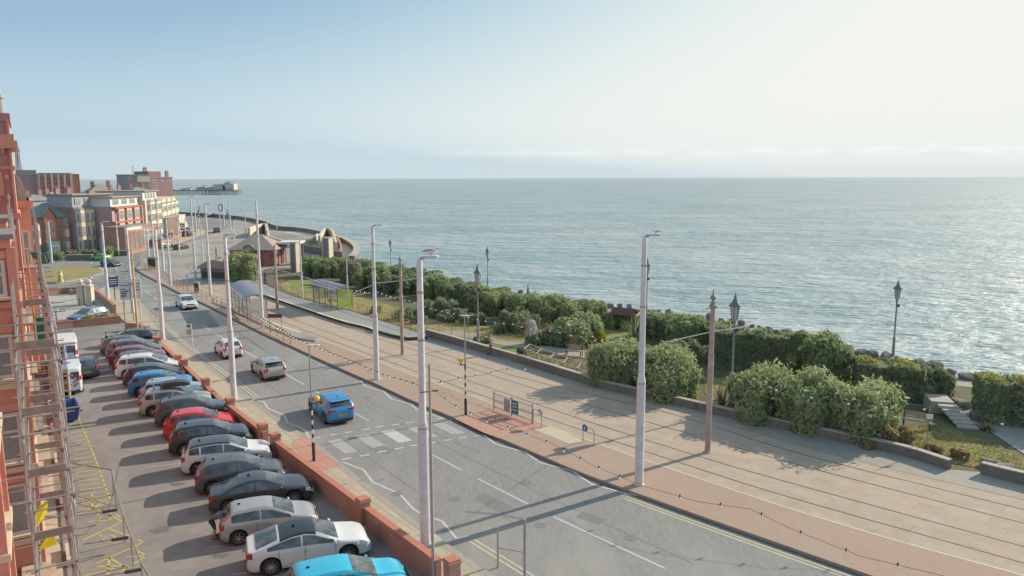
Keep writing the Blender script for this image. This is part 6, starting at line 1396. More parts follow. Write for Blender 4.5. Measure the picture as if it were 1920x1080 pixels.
wall_line([(632, 452), (638, 464), (641, 476), (638, 486)], 1.6, .35, M_redkerb, "small curved brick wall right of the tall pillar", "ramp_wall")
def pillar(bx, top, wpx, label):
    p = G(*bx, PAV); h = hgt(p, *top) - PAV; k = mpp(p); w = wpx * k; t = thing("concrete_pillar", label, "pillar", p, R(-20)); g = MB(); g.box((0, 0, h / 2), (w * .8, w * .8, h), mat("pillar_concrete", (.20, .19, .18), (.26, .25, .23), scale=2)); g.build("shaft", t)
    for s in (-1, 1): g = MB(); g.box((s * w * .46, -.1, h / 2), (w * .12, w * .9, h * 1.04), M_cream); g.build("pilaster", t)
    g = MB(); g.box((0, 0, h + .15), (w * 1.05, w * 1.0, .3), M_conc); g.build("cap", t)
pillar((555, 508), (555, 455), 13, "concrete pillar under the white canopy"); pillar((616, 490), (616, 446), 15, "tall concrete pillar with pale edges on the headland")
p = G(545, 492, PAV); h = hgt(p, 545, 456); k = mpp(p); t = thing("canopy", "white flat canopy on posts beside the brick pavilion", "canopy", p, R(4))
for sx in (-1, 1):
    for y in (0, 3): g = MB(); g.box((sx * 16 * k, y, h / 2), (.35, .35, h), M_sw); g.build("post", t)
g = MB(); g.box((0, 1.4, h + .15), (42 * k, 4.2, .35), M_wr); g.build("roof", t)
# brick pavilion with a hipped roof and arched gable
t, w, h = house("brick seafront pavilion with hipped roof and arched gable window", (432, 497), (516, 497), 466, 7, brick("pavilion_brick", (.30, .14, .12), (.25, .12, .10), (.25, .18, .16), bw=.4, bh=.14), "pavilion", z=PAV)
hiproof(t, 0, w, 0, 7, h, h * .85, M_broof, e=.5); g = MB(); n = 12; cx_, r_ = w * .44, w * .135
vs = [(cx_ + r_ * math.cos(math.pi * k / n), -.35, h * .92 + r_ * math.sin(math.pi * k / n)) for k in range(n + 1)]; vb = [(x, 1.8, z_) for x, _, z_ in vs]; g.add(vs + vb, [tuple(range(n + 1))] + [(k, n + 1 + k, n + 2 + k, k + 1) for k in range(n)], M_broof); g.build("arched_gable", t)
g = MB(); prv = None
for k in range(n + 1):
    q = (cx_ + r_ * 1.02 * math.cos(math.pi * k / n), -.42, h * .92 + r_ * 1.02 * math.sin(math.pi * k / n))
    if prv: g.tube(prv, q, .09, M_dark, n=4)
    prv = q
for k in range(1, 6): a_ = math.pi * k / 6; g.tube((cx_, -.42, h * .92), (cx_ + r_ * math.cos(a_), -.42, h * .92 + r_ * math.sin(a_)), .05, M_fwhite, n=4)
g.build("fanlight", t)
for x, m in ((.18, "pale_door"), (.55, "red_door"), (.82, "red_door")): g = MB(); g.box((w * x, -.04, h * .42), (w * .14, .1, h * .8), mat(m, (.38, .12, .12) if 'red' in m else (.3, .25, .24))); g.build("shutter", t)
t, w, h = house("low grey shelter with a bowed roof beside the tram loop", (377, 521), (436, 524), 500, 4, mat("shelter_grey", (.19, .18, .21), (.24, .23, .26), scale=1), "bowed_shelter", z=PAV)
g = MB(); vs = []; 
for y in (-.4, 4.4):
    for k in range(9): vs.append((lerp(-.4, w + .4, k / 8), y, h + 1.3 * math.sin(math.pi * k / 8)))
g.add(vs, [(k, k + 1, 10 + k, 9 + k) for k in range(8)] + [tuple(range(9))[::-1], tuple(range(9, 18))], M_broof); g.build("roof", t); g = MB(); g.box((w * .5, -.03, h * .45), (w * .9, .08, h * .5), M_dark); g.build("opening", t)
# illumination features on the far poles
for px, top, lab, col in (((415, 445), 381, "blue ring light feature on a far pole", (.05, .07, .22)), ((427, 425), 391, "tall purple light feature beside the far columns", (.22, .06, .24)), ((373, 425), 384, "pink purple light feature over the tram curve", (.30, .07, .18))):
    p = G(*px, PAV); h = hgt(p, px[0], top); t = thing("light_feature", lab, "street light", p, 0, "decorated light features"); m = mat("feature_%d" % px[0], col); s = (h / 16)
    g = MB(); g.tube((0, 0, 0), (0, 0, h), .12, M_pole, n=6); g.build("pole", t)
    g = MB(); prv = None
    for k in range(13):
        q = (.3 + .9 * s * math.cos(k * math.pi / 6), 0, h - 1.6 * s + 1.6 * s * math.sin(k * math.pi / 6))
        if prv: g.tube(prv, q, .25 * s, m, n=5)
        prv = q
    g.build("ring", t)
    if px[0] != 415:
        for k in range(3): g = MB(); g.lathe((.3, 0, h - (4.6 + 1.9 * k) * s), [(.3 * s, 0), (.9 * s, .7 * s), (.3 * s, 1.5 * s)], m, 7); g.build("star", t)
# far vehicles
def fcar(px, a, b, label, kind, col, lpx, group="cars near the roundabout and hotels", name="car"):
    p = G(*px); k = mpp(p); yaw = kdir(a, b); d = G(*b) - G(*a); v = Vector((p.x, p.y)).normalized(); s = abs(math.cos(yaw - math.atan2(v.y, v.x))); fore = math.sqrt(max(.15, 1 - s * s)); sc = min(1.1, max(.55, lpx * k / (4.3 * fore)))
    t = car(name, label, "car", p, yaw, 4.3, 1.8, 1.45 if kind != 'van' else 2.1, kind, col, group=group); t.scale = (sc,) * 3; return t
fcar((190, 484), (203, 485), (176, 484), "lime green sports car rounding the roundabout", 'sport', P_green, 27); fcar((208, 495), (197, 494), (222, 496), "dark car following round the roundabout", 'hatch', P_navy, 24)
fcar((309, 461), (298, 462), (322, 458), "pale car outside the glazed lounge", 'hatch', P_silver, 22); fcar((353, 440), (345, 442), (365, 437), "dark blue car parked near the annexe", 'hatch', P_navy, 18); fcar((357, 433), (347, 435), (368, 430), "silver car parked beyond the dark blue one", 'hatch', P_silver, 18)
fcar((345, 428), (338, 430), (350, 426), "white van parked by the beige block", 'van', P_white, 14, name="van"); fcar((408, 433), (404, 440), (412, 424), "violet dark vehicle far up the road", 'suv', P_mpv, 14); fcar((340, 465), (328, 466), (352, 462), "dark car by the far kerb", 'hatch', P_black, 18)
fcar((395, 404), (385, 405), (405, 404), "small vehicle on the skyline of the headland", 'van', P_silver, 16, name="van")
t = fcar((166, 598), (190, 592), (142, 602), "blue grey estate parked in the walled yard", 'estate', P_slate, 56)
# walled yard
def bwall(px, h, label, m=None, z=0.0):
    P = GG(px, z); o = P[0]; t = thing("yard_wall", label, "wall", o); 
    for a, b in zip(P, P[1:]):
        d = b - a; c = (a + b) / 2 - o; y = math.atan2(d.y, d.x); g = MB(); g.box((c.x, c.y, h / 2), (d.length, .25, h), m or M_brick, rz=y); g.build("wall_panel", t); g = MB(); g.box((c.x, c.y, h + .04), (d.length, .32, .08), M_cope, rz=y); g.build("coping", t)
    return t
bwall([(176, 549), (196, 566), (216, 584)], .9, "red brick wall at the right side of the yard"); bwall([(60, 619), (140, 610), (226, 602)], .7, "long low brick wall along the street side of the yard"); bwall([(60, 552), (120, 546), (145, 545)], .7, "far brick wall of the yard towards the roundabout")
bwall([(130, 549), (165, 546), (176, 549)], .5, "short dark wall at the yard corner", M_gw)
hedge([(150, 603), (185, 601), (220, 598)], 1.0, (185, 590), "low green and yellow hedge at the front of the yard", L_gold, z=.05, leaf=.12)
for x, lab in ((154, "left weathered gate pier with a carved top in the yard"), (170, "right weathered gate pier with a carved top in the yard")):
    p = G(x, 567); t = thing("gate_pier", lab, "gate pier", p); h = 2.2; g = MB(); g.box((0, 0, h / 2), (.7, .7, h), M_stone); g.build("shaft", t); g = MB(); g.lathe((0, 0, h), [(.5, 0), (.5, .15), (.25, .3), (.35, .6), (.1, .9)], M_stone, 8); g.build("finial", t)
railing(GG([(90, 580), (125, 575), (150, 570)]), .9, "low dark railing across the yard", m=M_dark, z=0, step=2.5, infill=4, r=.03)
railing(GG([(122, 528), (170, 527), (198, 530)]), 1.0, "thin pale railing by the roundabout", m=M_galv, z=0, step=2.5, infill=3)
t = thing("bollard", "yellow bollard on the dry grass roundabout", "bollard", G(114, 524, .15)); g = MB(); g.lathe((0, 0, 0), [(.45, 0), (.3, .5), (.25, 1.4), (.1, 1.6)], M_yellow, 10); g.build("body", t, smooth=True); g = MB(); g.lathe((0, 0, 1.0), [(.31, 0), (.29, .25)], M_wht, 10); g.build("band", t)
for i, (x, yb, yt, lab) in enumerate(((170, 498, 489, "small keep left post beside the roundabout"), (217, 527, 500, "thin twin lamp post by the navy panel"), (107, 612, 578, "thin post standing in the yard"), (171, 545, 516, "slim post at the yard corner"))):
    p = G(x, yb); h = hgt(p, x, yt); t = thing("post", lab, "post", p); g = MB(); g.tube((0, 0, 0), (0, 0, h), .07, M_galv, n=6); g.build("shaft", t); g = MB(); g.box((0, 0, h), (.5, .2, .2), M_signw); g.build("head", t)
# planting in front of the houses
for px, hw, tp, lab, m in (((195, 478), 22, (195, 460), "leafy shrubs before the stone bay hotel", L_mid), ((165, 478), 14, (165, 463), "green shrub in the hotel forecourt", L_dark), ((130, 482), 16, (130, 466), "straggly plants before the turquoise porch", L_straw), ((100, 484), 16, (100, 468), "shrub beside the porch of the gabled house", L_dark), ((78, 490), 16, (78, 470), "dark shrub at the left of the gabled house", L_dark), ((120, 548), 26, (120, 538), "dry scrub behind the yard wall", L_straw)):
    bush(px, hw, tp, lab, m, leaf=.35, lobes=6, z=0, spiky=.2)
for px, lab in (((218, 476), "dark steps and railing by the hotel entrance"), ((150, 484), "grey planter wall in front of the hotel")):
    p = G(*px); t = thing("forecourt_wall", lab, "wall", p, R(8)); g = MB(); g.box((0, 0, .5), (4.5, .5, 1.0), M_gw); g.build("wall_panel", t); g = MB(); g.box((0, 0, 1.04), (4.7, .6, .08), M_conc); g.build("coping", t)
# ================================================================ NEAR HOTEL UNDER SCAFFOLDING
# local frame: x = distance from the camera along the hotel front, y = into the building
HY = math.atan2(.838, -.545)
M_terra = mat("terracotta", (.56, .27, .20), (.62, .32, .235), scale=1.6, rough=.8, c3=(.52, .24, .17), s3=.8); M_tbrick = brick("pink_red_brick", (.50, .23, .21), (.44, .20, .18), (.36, .20, .18), bw=.45, bh=.15, ms=.012, soot=(.40, .18, .18))
M_felt = mat("roof_felt", (.17, .18, .18), (.25, .25, .25), scale=2); M_hglass = mat("hotel_window_glass", (.22, .26, .27), (.32, .36, .36), scale=.9, rough=.12, spec=.8); M_lead = mat("lead_grey", (.28, .29, .27), (.34, .34, .32), scale=1.5)
H_ = thing("hotel", "large red brick and terracotta seafront hotel wrapped in scaffolding at the left edge", "building", (0, 0, 0), HY)
def hb(name, x0, x1, y0, y1, z0, z1, m, parent=None, bevel=0.0): g = MB(); g.box(((x0 + x1) / 2, (y0 + y1) / 2, (z0 + z1) / 2), (x1 - x0, y1 - y0, z1 - z0), m); return g.build(name, parent or H_, bevel=bevel)
hb("wall", 14, 60, 3.2, 13, 0, 16.5, M_tbrick)
def hwin(x, y0, y1, z0, z1, sash=.5):
    """window in a face looking back at the camera (plane x = const)"""
    g = MB(); q = .12; yc = (y0 + y1) / 2
    for y in (y0 + q / 2, y1 - q / 2): g.box((x - .03, y, (z0 + z1) / 2), (.09, q, z1 - z0), M_fwhite)
    for z in (z0 + q / 2, z1 - q / 2, lerp(z0, z1, sash)): g.box((x - .032, yc, z), (.09, y1 - y0 - 2 * q, q), M_fwhite)
    o = g.build("window", H_); p = MB(); p.box((x - .01, yc, (z0 + z1) / 2), (.03, y1 - y0 - .04, z1 - z0 - .04), M_hglass); p.build("pane", o)
    g = MB(); g.box((x - .12, yc, z0 - .06), (.26, y1 - y0 + .3, .1), M_stone); g.build("sill", o)
def hbay(D, yo, top, storeys, w=3.4):
    """projecting bay: outer face at y = yo, near side at x = D"""
    hb("bay", D, D + w, yo + .28, 3.25, .0, top - .5, M_terra)
    hb("bay_roof", D - .25, D + w + .25, yo + .0, 3.3, top - .18, top, M_felt); hb("cornice", D - .15, D + w + .15, yo + .12, 3.28, top - .5, top - .18, M_terra)
    hb("pilaster", D - .10, D + .25, yo, yo + .27, 0, top - .5, M_terra); hb("pilaster", D + w - .25, D + w + .1, yo, yo + .27, 0, top - .5, M_terra)
    hb("pilaster", D - .09, D - .002, 2.7, 3.2, 0, top - .5, M_terra)
    for z0, z1 in storeys:
        hwin(D, yo + .36, yo + 1.75, z0, z1, .62); hb("string_course", D - .14, D + w + .14, yo - .06, 3.27, z0 - .42, z0 - .2, M_terra if z0 > 9 else M_stone); hb("lintel", D - .06, D - .003, yo + .3, yo + 2.2, z1 + .05, z1 + .35, M_terra)
hbay(33.0, .40, 13.0, [(10.7, 12.05), (7.65, 9.3), (4.4, 6.3), (1.5, 3.5)])
hbay(42.0, .62, 13.2, [(10.8, 12.2), (7.7, 9.4), (4.5, 6.4)])
hbay(24.0, 1.15, 12.4, [(8.0, 9.9), (4.9, 6.8), (1.8, 3.7)])
hbay(51.0, .5, 12.2, [(9.6, 11.6), (6.4, 8.2), (3.2, 5.0)])
# corner gable tower
TX = 58.0; hb("tower", TX, TX + 7.5, .50, 7.5, 0, 18.9, M_tbrick)
hb("tower_front", TX - .12, TX + 7.6, .36, .50, 0, 18.8, M_terra)
for z0, z1, e in ((16.9, 17.4, .35), (18.6, 19.1, .1), (17.4, 17.8, .2), (12.4, 12.8, .15), (15.6, 15.8, .1)): hb("cornice", TX - e, TX + 7.5 + e, .36 - e, 7.6, z0, z1, M_terra if z0 < 18 else M_tbrick)
for k in range(16): hb("dentil", TX - .3, TX - .003, .75 + .42 * k, .92 + .42 * k, 16.6, 16.9, M_terra)
for y, z0, z1 in ((.95, 13.9, 15.4), (1.6, 13.9, 15.4)): hb("panel", TX - .08, TX - .002, y, y + .28, z0, z1, M_terra)
for y, z in ((1.30, 15.0), (1.30, 13.7), (2.1, 15.0), (2.1, 13.7), (.75, 15.1), (.75, 13.8)): g = MB(); g.tube((TX - .12, y, z), (TX - .002, y, z), .16, M_terra, n=10); g.build("boss", H_)
for k in range(9): z = 11.8 - 1.15 * k; hb("brick_band", TX - .035, TX - .002, .64, 7.4, z, z + .09, M_terra)
for k in range(4):
    g = MB(); y = .8 + .55 * k
    for s in (0, 1): g.tube((TX - .05, y, 9.2 + .6 * s), (TX - .05, y + .55, 9.8 - .6 * s), .05, M_terra, n=4)
    g.build("lattice_panel", H_)
g = MB(); g.add([(TX + .4, 1.0, 19.1), (TX + 7, 1.0, 19.1), (TX + 7, 7, 19.1), (TX + .4, 7, 19.1), (TX + 3.7, 3.2, 23.5)], [(0, 1, 4), (1, 2, 4), (2, 3, 4), (3, 0, 4)], M_roof); g.build("spire_roof", H_)
g = MB(); g.lathe((TX + .5, .86, 19.1), [(.34, 0), (.34, .9), (.42, .95), (.32, 1.2), (.10, 2.1), (.02, 2.6)], M_lead, 8); g.build("pinnacle", H_)
hb("wing", TX + 7.6, TX + 18, -.40, 8, 0, 13.4, M_terra); hb("cornice", TX + 7.5, TX + 18.2, -.60, 8.1, 12.9, 13.4, M_terra); hwin(TX + 7.6, -.22, .30, 8.6, 11.2)
g = MB(); vs = []
for x in (TX + 7.7, TX + 14):
    for k in range(8): a = k / 7 * math.pi / 2; vs.append((x, -.25 + 2.2 * (1 - math.cos(a)), 13.4 + 2.9 * math.sin(a)))
g.add(vs, [(k, 8 + k, 9 + k, k + 1) for k in range(7)], M_lead); g.add(vs[:8] + [(TX + 7.7, 1.95, 13.4)], [tuple(range(9))], M_lead); g.build("mansard_roof", H_)
# terrace in front
T_ = thing("hotel_terrace", "cream paved terrace strip along the foot of the hotel", "terrace", (0, 0, 0), HY); T_['kind'] = 'structure'
hb("paving", 18, 74, -.12, 1.2, 0, .16, brick("terrace_slabs", (.56, .46, .33), (.50, .41, .29), (.30, .24, .18), bw=1.3, bh=.8, ms=.02, soot=(.44, .37, .27), nsc=.4, rot=HY), T_); hb("edge_strip", 18, 74, -.62, -.125, 0, .10, mat("brown_strip", (.25, .20, .17), (.31, .25, .21), scale=2), T_)
for k in range(7): hb("planter", 26 + 6 * k, 27.6 + 6 * k, -.5, -.28, .10, .42, M_cream if k % 2 else M_redkerb, T_)
# ---- scaffolding
M_tube = mat("scaffold_tube", (.30, .29, .28), (.42, .40, .38), scale=5, rough=.45, metal=.5); M_board = mat("scaffold_board", (.38, .30, .21), (.50, .41, .30), scale=4); M_bgrey = mat("grey_boards", (.24, .21, .19), (.32, .28, .25), scale=4); M_coup = mat("coupler_steel", (.22, .18, .16), rough=.5, metal=.5)
S_ = thing("scaffolding", "tubular scaffolding with boarded lifts climbing the hotel front", "scaffolding", (0, 0, 0), HY)
XS = [23.6, 25.8, 28.0, 30.2, 32.4, 34.8, 37.2, 39.6, 42, 44.4, 46.8, 49.2]; LZ = [2.0, 4.1, 6.1, 8.0, 10.0]
def tb(p, q, nm="tube", r=.028, m=None): g = MB(); g.tube(p, q, r, m or M_tube, n=6); return g.build(nm, S_)
for i, x in enumerate(XS):
    top = 11.4 + (1.6 if x > 36 else -.9 if x < 26 else 0) + random.uniform(-.3, .5); yo = -.5 if x < 27 else -.42
    tb((x, yo, 0), (x, yo, top), "standard"); tb((x + .1, .55, 0), (x + .1, .55, top + random.uniform(-.5, 1.2)), "standard")
    for z in LZ: tb((x + .06, -1.0, z + .06), (x + .06, 1.25 if i % 2 else .8, z + .06), "transom")
    g = MB(); g.box((x, yo, .05), (.3, .3, .05), M_board); g.build("sole_board", S_)
    for z in LZ[::2]: g = MB(); g.box((x, yo, z), (.12, .12, .12), M_coup); g.build("coupler", S_)
for z in LZ:
    for y in (-.46, .52):
        for a, b in ((XS[0] - .5, XS[6]), (XS[6] - .3, XS[-1] + .5)): tb((a, y, z), (b, y, z), "ledger")
    tb((XS[0] - .4, -.46, z + 1.0), (XS[-1] + .4, -.46, z + 1.0), "guard_rail")
for i in range(0, len(XS) - 2, 2):
    for j in range(len(LZ) - 1):
        if (i // 2 + j) % 2 == 0: tb((XS[i], -.52, LZ[j] - .3), (XS[i + 2], -.52, LZ[j + 1] + .6), "brace")
for j, z in enumerate(LZ):
    for i in range(len(XS) - 1):
        if i > 3 and ((i * 3 + j * 2) % 5 == 0 and z < 9 or (j in (1, 3) and i % 3 == 0)) or (i == 1 and j == 0):
            L_ = XS[i + 1] - XS[i]
            for k in range(2): g = MB(); g.box(((XS[i] + XS[i + 1]) / 2 + .1, .18 + .25 * k, z + .13), (L_ * 1.1, .225, .04), M_board if (i + k) % 3 else M_bgrey); g.build("board", S_)
    for i in (1, 5): g = MB(); g.box((XS[i] - .05, .05, z + .16), (.05, .95, .24), M_bgrey); g.build("toe_board", S_)
for x, y, z0, z1, lab in ((47.0, -.3, 6.4, 7.6, "green"), ): g = MB(); g.box((x, y, (z0 + z1) / 2), (.05, .8, z1 - z0), mat("green_netting", (.03, .22, .15))); g.build("netting", S_)
g = MB(); g.add([(48, -.75, 10.9), (49.4, -.85, 10.4), (49.3, -.2, 10.7), (48.1, -.1, 11.1), (48, -.75, 10.8), (49.4, -.85, 10.3), (49.3, -.2, 10.6), (48.1, -.1, 11.0)], [(0, 1, 2, 3), (7, 6, 5, 4), (0, 4, 5, 1), (1, 5, 6, 2), (2, 6, 7, 3), (3, 7, 4, 0)], mat("green_tarp", (.05, .24, .20))); g.build("tarpaulin", S_)
tb((46, .0, 5), (46.1, .05, 11.3), "hoist_pole", .05, mat("orange_pipe", (.50, .22, .10)))
# yellow sheets hung in the near lift
t = thing("yellow_sheet", "crumpled bright yellow plastic sheet caught in the scaffold near the bottom", "sheet", G(66, 985, 3.0), HY); m = mat("yellow_plastic", (.70, .58, .02), rough=.5)
g = MB(); g.add([(0, 0, 0), (.15, -.35, .4), (.1, -.40, .85), (0, .1, .55), (.08, .02, 0), (.2, -.33, .4), (.15, -.38, .85), (.08, .12, .55)], [(0, 1, 2, 3), (7, 6, 5, 4), (0, 4, 5, 1), (1, 5, 6, 2), (2, 6, 7, 3), (3, 7, 4, 0)], m); g.build("fold", t)
g = MB(); g.add([(0, 0, -.85), (.1, -.55, -.8), (.08, -.5, -.35), (0, -.25, -.45), (.08, 0, -.85), (.18, -.55, -.8), (.15, -.5, -.35), (.08, -.25, -.45)], [(0, 1, 2, 3), (7, 6, 5, 4), (0, 4, 5, 1), (1, 5, 6, 2), (2, 6, 7, 3), (3, 7, 4, 0)], m); g.build("fold", t)
# barrier frame out over the yellow bays
t = thing("barrier_frame", "pole frame standing out from the scaffold over the yellow markings", "barrier", (0, 0, 0)); z = 1.25
P = [G(126, 863, z), G(208, 877, z), G(213, 905, z), G(228, 960, z), G(243, 1000, z), G(262, 1052, z), G(290, 1100, z)]
for a, b in zip(P, P[1:]): g = MB(); g.tube(a, b, .035, M_tube, n=6); g.build("rail", t)
for p in P[1:]: g = MB(); g.tube((p.x, p.y, 0), p, .03, M_tube, n=6); g.build("post", t)
for a, b in (((142, 963), (218, 952)), ((155, 1016), (238, 1004)), ((180, 1078), (262, 1064))):
    q0, q1 = G(*a, .5), G(*b, .5); g = MB(); g.tube(q0, q1, .03, M_tube, n=5); c = lerp(q0, q1, .8); g.tube(lerp(q0, q1, .62), q1, .07, M_dark, n=6); g.build("outrigger", t)
g = MB(); g.path([G(141, 925, 1.0), G(222, 948, z)], .02, M_tube); g.path([G(143, 940, .8), G(193, 952, .6)], .02, M_tube); g.build("stay", t)
# skip, hoarding, vans beside the terrace
t = thing("skip", "dark blue builders' skip beside the scaffold", "skip", G(121, 782), HY + R(3)); m = mat("blue_skip", (.03, .08, .28), (.05, .11, .33), scale=3, rough=.5)
g = MB(); w0, w1, d0, d1, h = .9, 1.25, .6, .75, 1.0; b0 = [(-w0, -d0, .1), (w0, -d0, .1), (w0, d0, .1), (-w0, d0, .1)]; b1 = [(-w1, -d1, h), (w1, -d1, h), (w1, d1, h), (-w1, d1, h)]; b2 = [(x * .92, y * .9, h) for x, y, _ in b1]; b3 = [(x * .9, y * .88, .18) for x, y, _ in b0]
g.add(b0 + b1 + b2 + b3, [(3, 2, 1, 0)] + [(i, (i + 1) % 4, 4 + (i + 1) % 4, 4 + i) for i in range(4)] + [(4 + i, 4 + (i + 1) % 4, 8 + (i + 1) % 4, 8 + i) for i in range(4)] + [(8 + i, 8 + (i + 1) % 4, 12 + (i + 1) % 4, 12 + i) for i in range(4)] + [(12, 13, 14, 15)], m); g.build("body", t)
for s in (-1, 1): g = MB(); g.tube((s * 1.05, -d1, .7), (s * 1.05, -d1 - .12, .7), .06, m); g.tube((s * 1.05, d1, .7), (s * 1.05, d1 + .12, .7), .06, m); g.build("lifting_lug", t)
t = thing("hoarding", "pale blue site hoarding panels between the scaffold and the vans", "hoarding", (0, 0, 0)); m = mat("pale_blue_board", (.16, .33, .62), (.20, .38, .66), scale=2, rough=.6)
P = [G(124, 690), G(127, 718), G(131, 752)]
for a, b in zip(P, P[1:]): d = b - a; c = (a + b) / 2; g = MB(); g.box((c.x, c.y, 1.15), (d.length * .98, .08, 2.3), m, rz=math.atan2(d.y, d.x)); g.build("panel", t)
for p in P: g = MB(); g.box((p.x, p.y, 1.2), (.12, .12, 2.4), M_board); g.build("post", t)
a = G(122, 690); d_ = Vector((.545, -.838, 0))
v = car("van", "white high roofed van parked by the scaffold, seen over its roof", "van", a + Vector((-1.0, 1.6, 0)), HY, 5.2, 2.0, 2.5, 'van', P_white)
v = car("van", "white van with red and yellow chevrons beside the hoarding", "van", G(137, 738) + Vector((-1.5, 1.9, 0)), HY, 4.6, 1.8, 2.0, 'van', P_white)
for k in range(3):
    for s, m in ((-1, mat("chevron_red", (.55, .03, .03))), (1, mat("chevron_yellow", (.7, .5, .02)))): g = MB(); M4 = Matrix.Translation((-2.33, s * .42, .75 + .28 * k)) @ Matrix.Rotation(R(40 * s), 4, 'X'); g.box((0, 0, 0), (.02, .40, .09), m, M=M4); g.build("chevron", v)
p = G(134, 702) + Vector((.6, .8, 0)); car("parked_car", "dark blue hatchback between the two white vans", "car", p, HY, 4.0, 1.75, 1.45, 'hatch', P_navy)
# ================================================================ PEOPLE
M_skin = mat("skin", (.50, .30, .22), rough=.6); M_hair = mat("grey_blond_hair", (.42, .36, .28), rough=.8); M_dhair = mat("brown_hair", (.10, .07, .05), rough=.8)
def person(label, loc, yaw, joints, cols, hair=None, scale=1.0, name="person"):
    """joints: dict name -> (x fwd, y left, z); body grown over the skeleton, faces coloured by the nearest bone"""
    J = joints; t_ = None
    bones = [('pel', 'waist'), ('waist', 'chest'), ('chest', 'neck'), ('neck', 'jaw'), ('jaw', 'crown')]
    rad = {'pel': .145, 'waist': .125, 'chest': .155, 'neck': .055, 'jaw': .075, 'crown': .085}
    for s in 'LR':
        bones += [('chest', 'sh' + s), ('sh' + s, 'el' + s), ('el' + s, 'wr' + s), ('wr' + s, 'pa' + s), ('pel', 'hip' + s), ('hip' + s, 'kn' + s), ('kn' + s, 'an' + s), ('an' + s, 'toe' + s)]
        rad.update({'sh' + s: .065, 'el' + s: .045, 'wr' + s: .03, 'pa' + s: .034, 'hip' + s: .10, 'kn' + s: .062, 'an' + s: .042, 'toe' + s: .038})
        w_, p_ = Vector(J['wr' + s]), Vector(J['pa' + s]); d = (p_ - w_).normalized(); side = d.cross(Vector((0, 1, 0)))
        side = side.normalized() if side.length > .1 else Vector((1, 0, 0)); nrm = d.cross(side)
        for k in range(5):
            nm = 'f%d%s' % (k, s); o = (k - 1.5) * .019 if k < 4 else -.045; l = (.075, .085, .08, .062, .05)[k]
            base = p_ + side * o if k < 4 else w_ + d * .03 + side * -.03
            J[nm + 'a'] = tuple(base + d * (.02 if k < 4 else .01)); J[nm + 'b'] = tuple(base + d * (l * .7) + nrm * .01 + (side * -.02 if k == 4 else Vector())); J[nm + 'c'] = tuple(base + d * (l * 1.05) + nrm * .03 + (side * -.02 if k == 4 else Vector()))
            bones += [('pa' + s if k < 4 else 'wr' + s, nm + 'a'), (nm + 'a', nm + 'b'), (nm + 'b', nm + 'c')]; rad.update({nm + 'a': .010, nm + 'b': .009, nm + 'c': .008})
    names = sorted({n for b in bones for n in b}); idx = {n: i for i, n in enumerate(names)}
    me = bpy.data.meshes.new("skeleton"); me.from_pydata([J[n] for n in names], [(idx[a], idx[b]) for a, b in bones], []); o = bpy.data.objects.new("skeleton", me); COL.objects.link(o)
    sk = o.modifiers.new("skin", 'SKIN'); ss = o.modifiers.new("sub", 'SUBSURF'); ss.levels = 1; ss.render_levels = 1
    for n in names: v = me.skin_vertices[0].data[idx[n]]; v.radius = (rad[n], rad[n]); v.use_root = (n == 'pel')
    dg = bpy.context.evaluated_depsgraph_get(); dg.update(); m2 = bpy.data.meshes.new_from_object(o.evaluated_get(dg)); bpy.data.objects.remove(o)
    m2.name = "body"; m2.materials.clear()
    for m in cols['mats']: m2.materials.append(m)
    seg = [(Vector(J[a]), Vector(J[b]), cols['bone'](a, b)) for a, b in bones]
    for f in m2.polygons:
        c = f.center; best = None
        for a, b, k in seg:
            ab = b - a; u = max(0, min(1, (c - a).dot(ab) / max(1e-9, ab.length_squared))); d = (c - a - ab * u).length
            if best is None or d < best[0]: best = (d, k, u)
        f.material_index = best[1](best[2]) if callable(best[1]) else best[1]; f.use_smooth = True
    b_ = bpy.data.objects.new(name, m2); COL.objects.link(b_); b_.location = loc; b_.rotation_euler[2] = yaw; b_.scale = (scale,) * 3; tag(b_, label, "person")
    # head details
    jaw, cr = Vector(J['jaw']), Vector(J['crown']); up = (cr - jaw).normalized(); fw = Vector(cols.get('face', (1, 0, 0))); fw = (fw - up * fw.dot(up)).normalized(); lf = up.cross(fw); hc = (jaw + cr) / 2
    g = MB(); V_, F_ = ico((0, 0, 0), (.102, .092, .10), 12, 8); V2 = [hc + fw * (v[0] - .022) + lf * v[1] + up * (v[2] + .045) for v in V_]; g.add(V2, F_, hair or M_hair); g.build("hair", b_, smooth=True)
    g = MB(); g.tube(hc + fw * .085 + up * .02, hc + fw * .118 - up * .015, .010, M_skin, r2=.016, n=6); g.build("nose", b_)
    for s in (-1, 1):
        g = MB(); g.tube(hc + fw * .083 + lf * s * .033 + up * .025, hc + fw * .094 + lf * s * .033 + up * .025, .010, M_ink, n=6); g.build("eye", b_)
        g = MB(); g.tube(hc + lf * s * .082, hc + lf * s * .098, .026, M_skin, n=8); g.build("ear", b_)
    g = MB(); g.box(tuple(hc + fw * .088 - up * .045), (.012, .045, .008), mat("lips", (.35, .12, .1))); g.build("mouth", b_)
    for s in 'LR':
        a_, tt = Vector(J['an' + s]), Vector(J['toe' + s]); d = (tt - a_); d.z = 0; c = (a_ + tt) / 2; g = MB(); g.box((c.x, c.y, .045), (.27, .095, .085), cols.get('shoe', M_wht), rz=math.atan2(d.y, d.x)); g.build("shoe", b_, bevel=.02)
    return b_
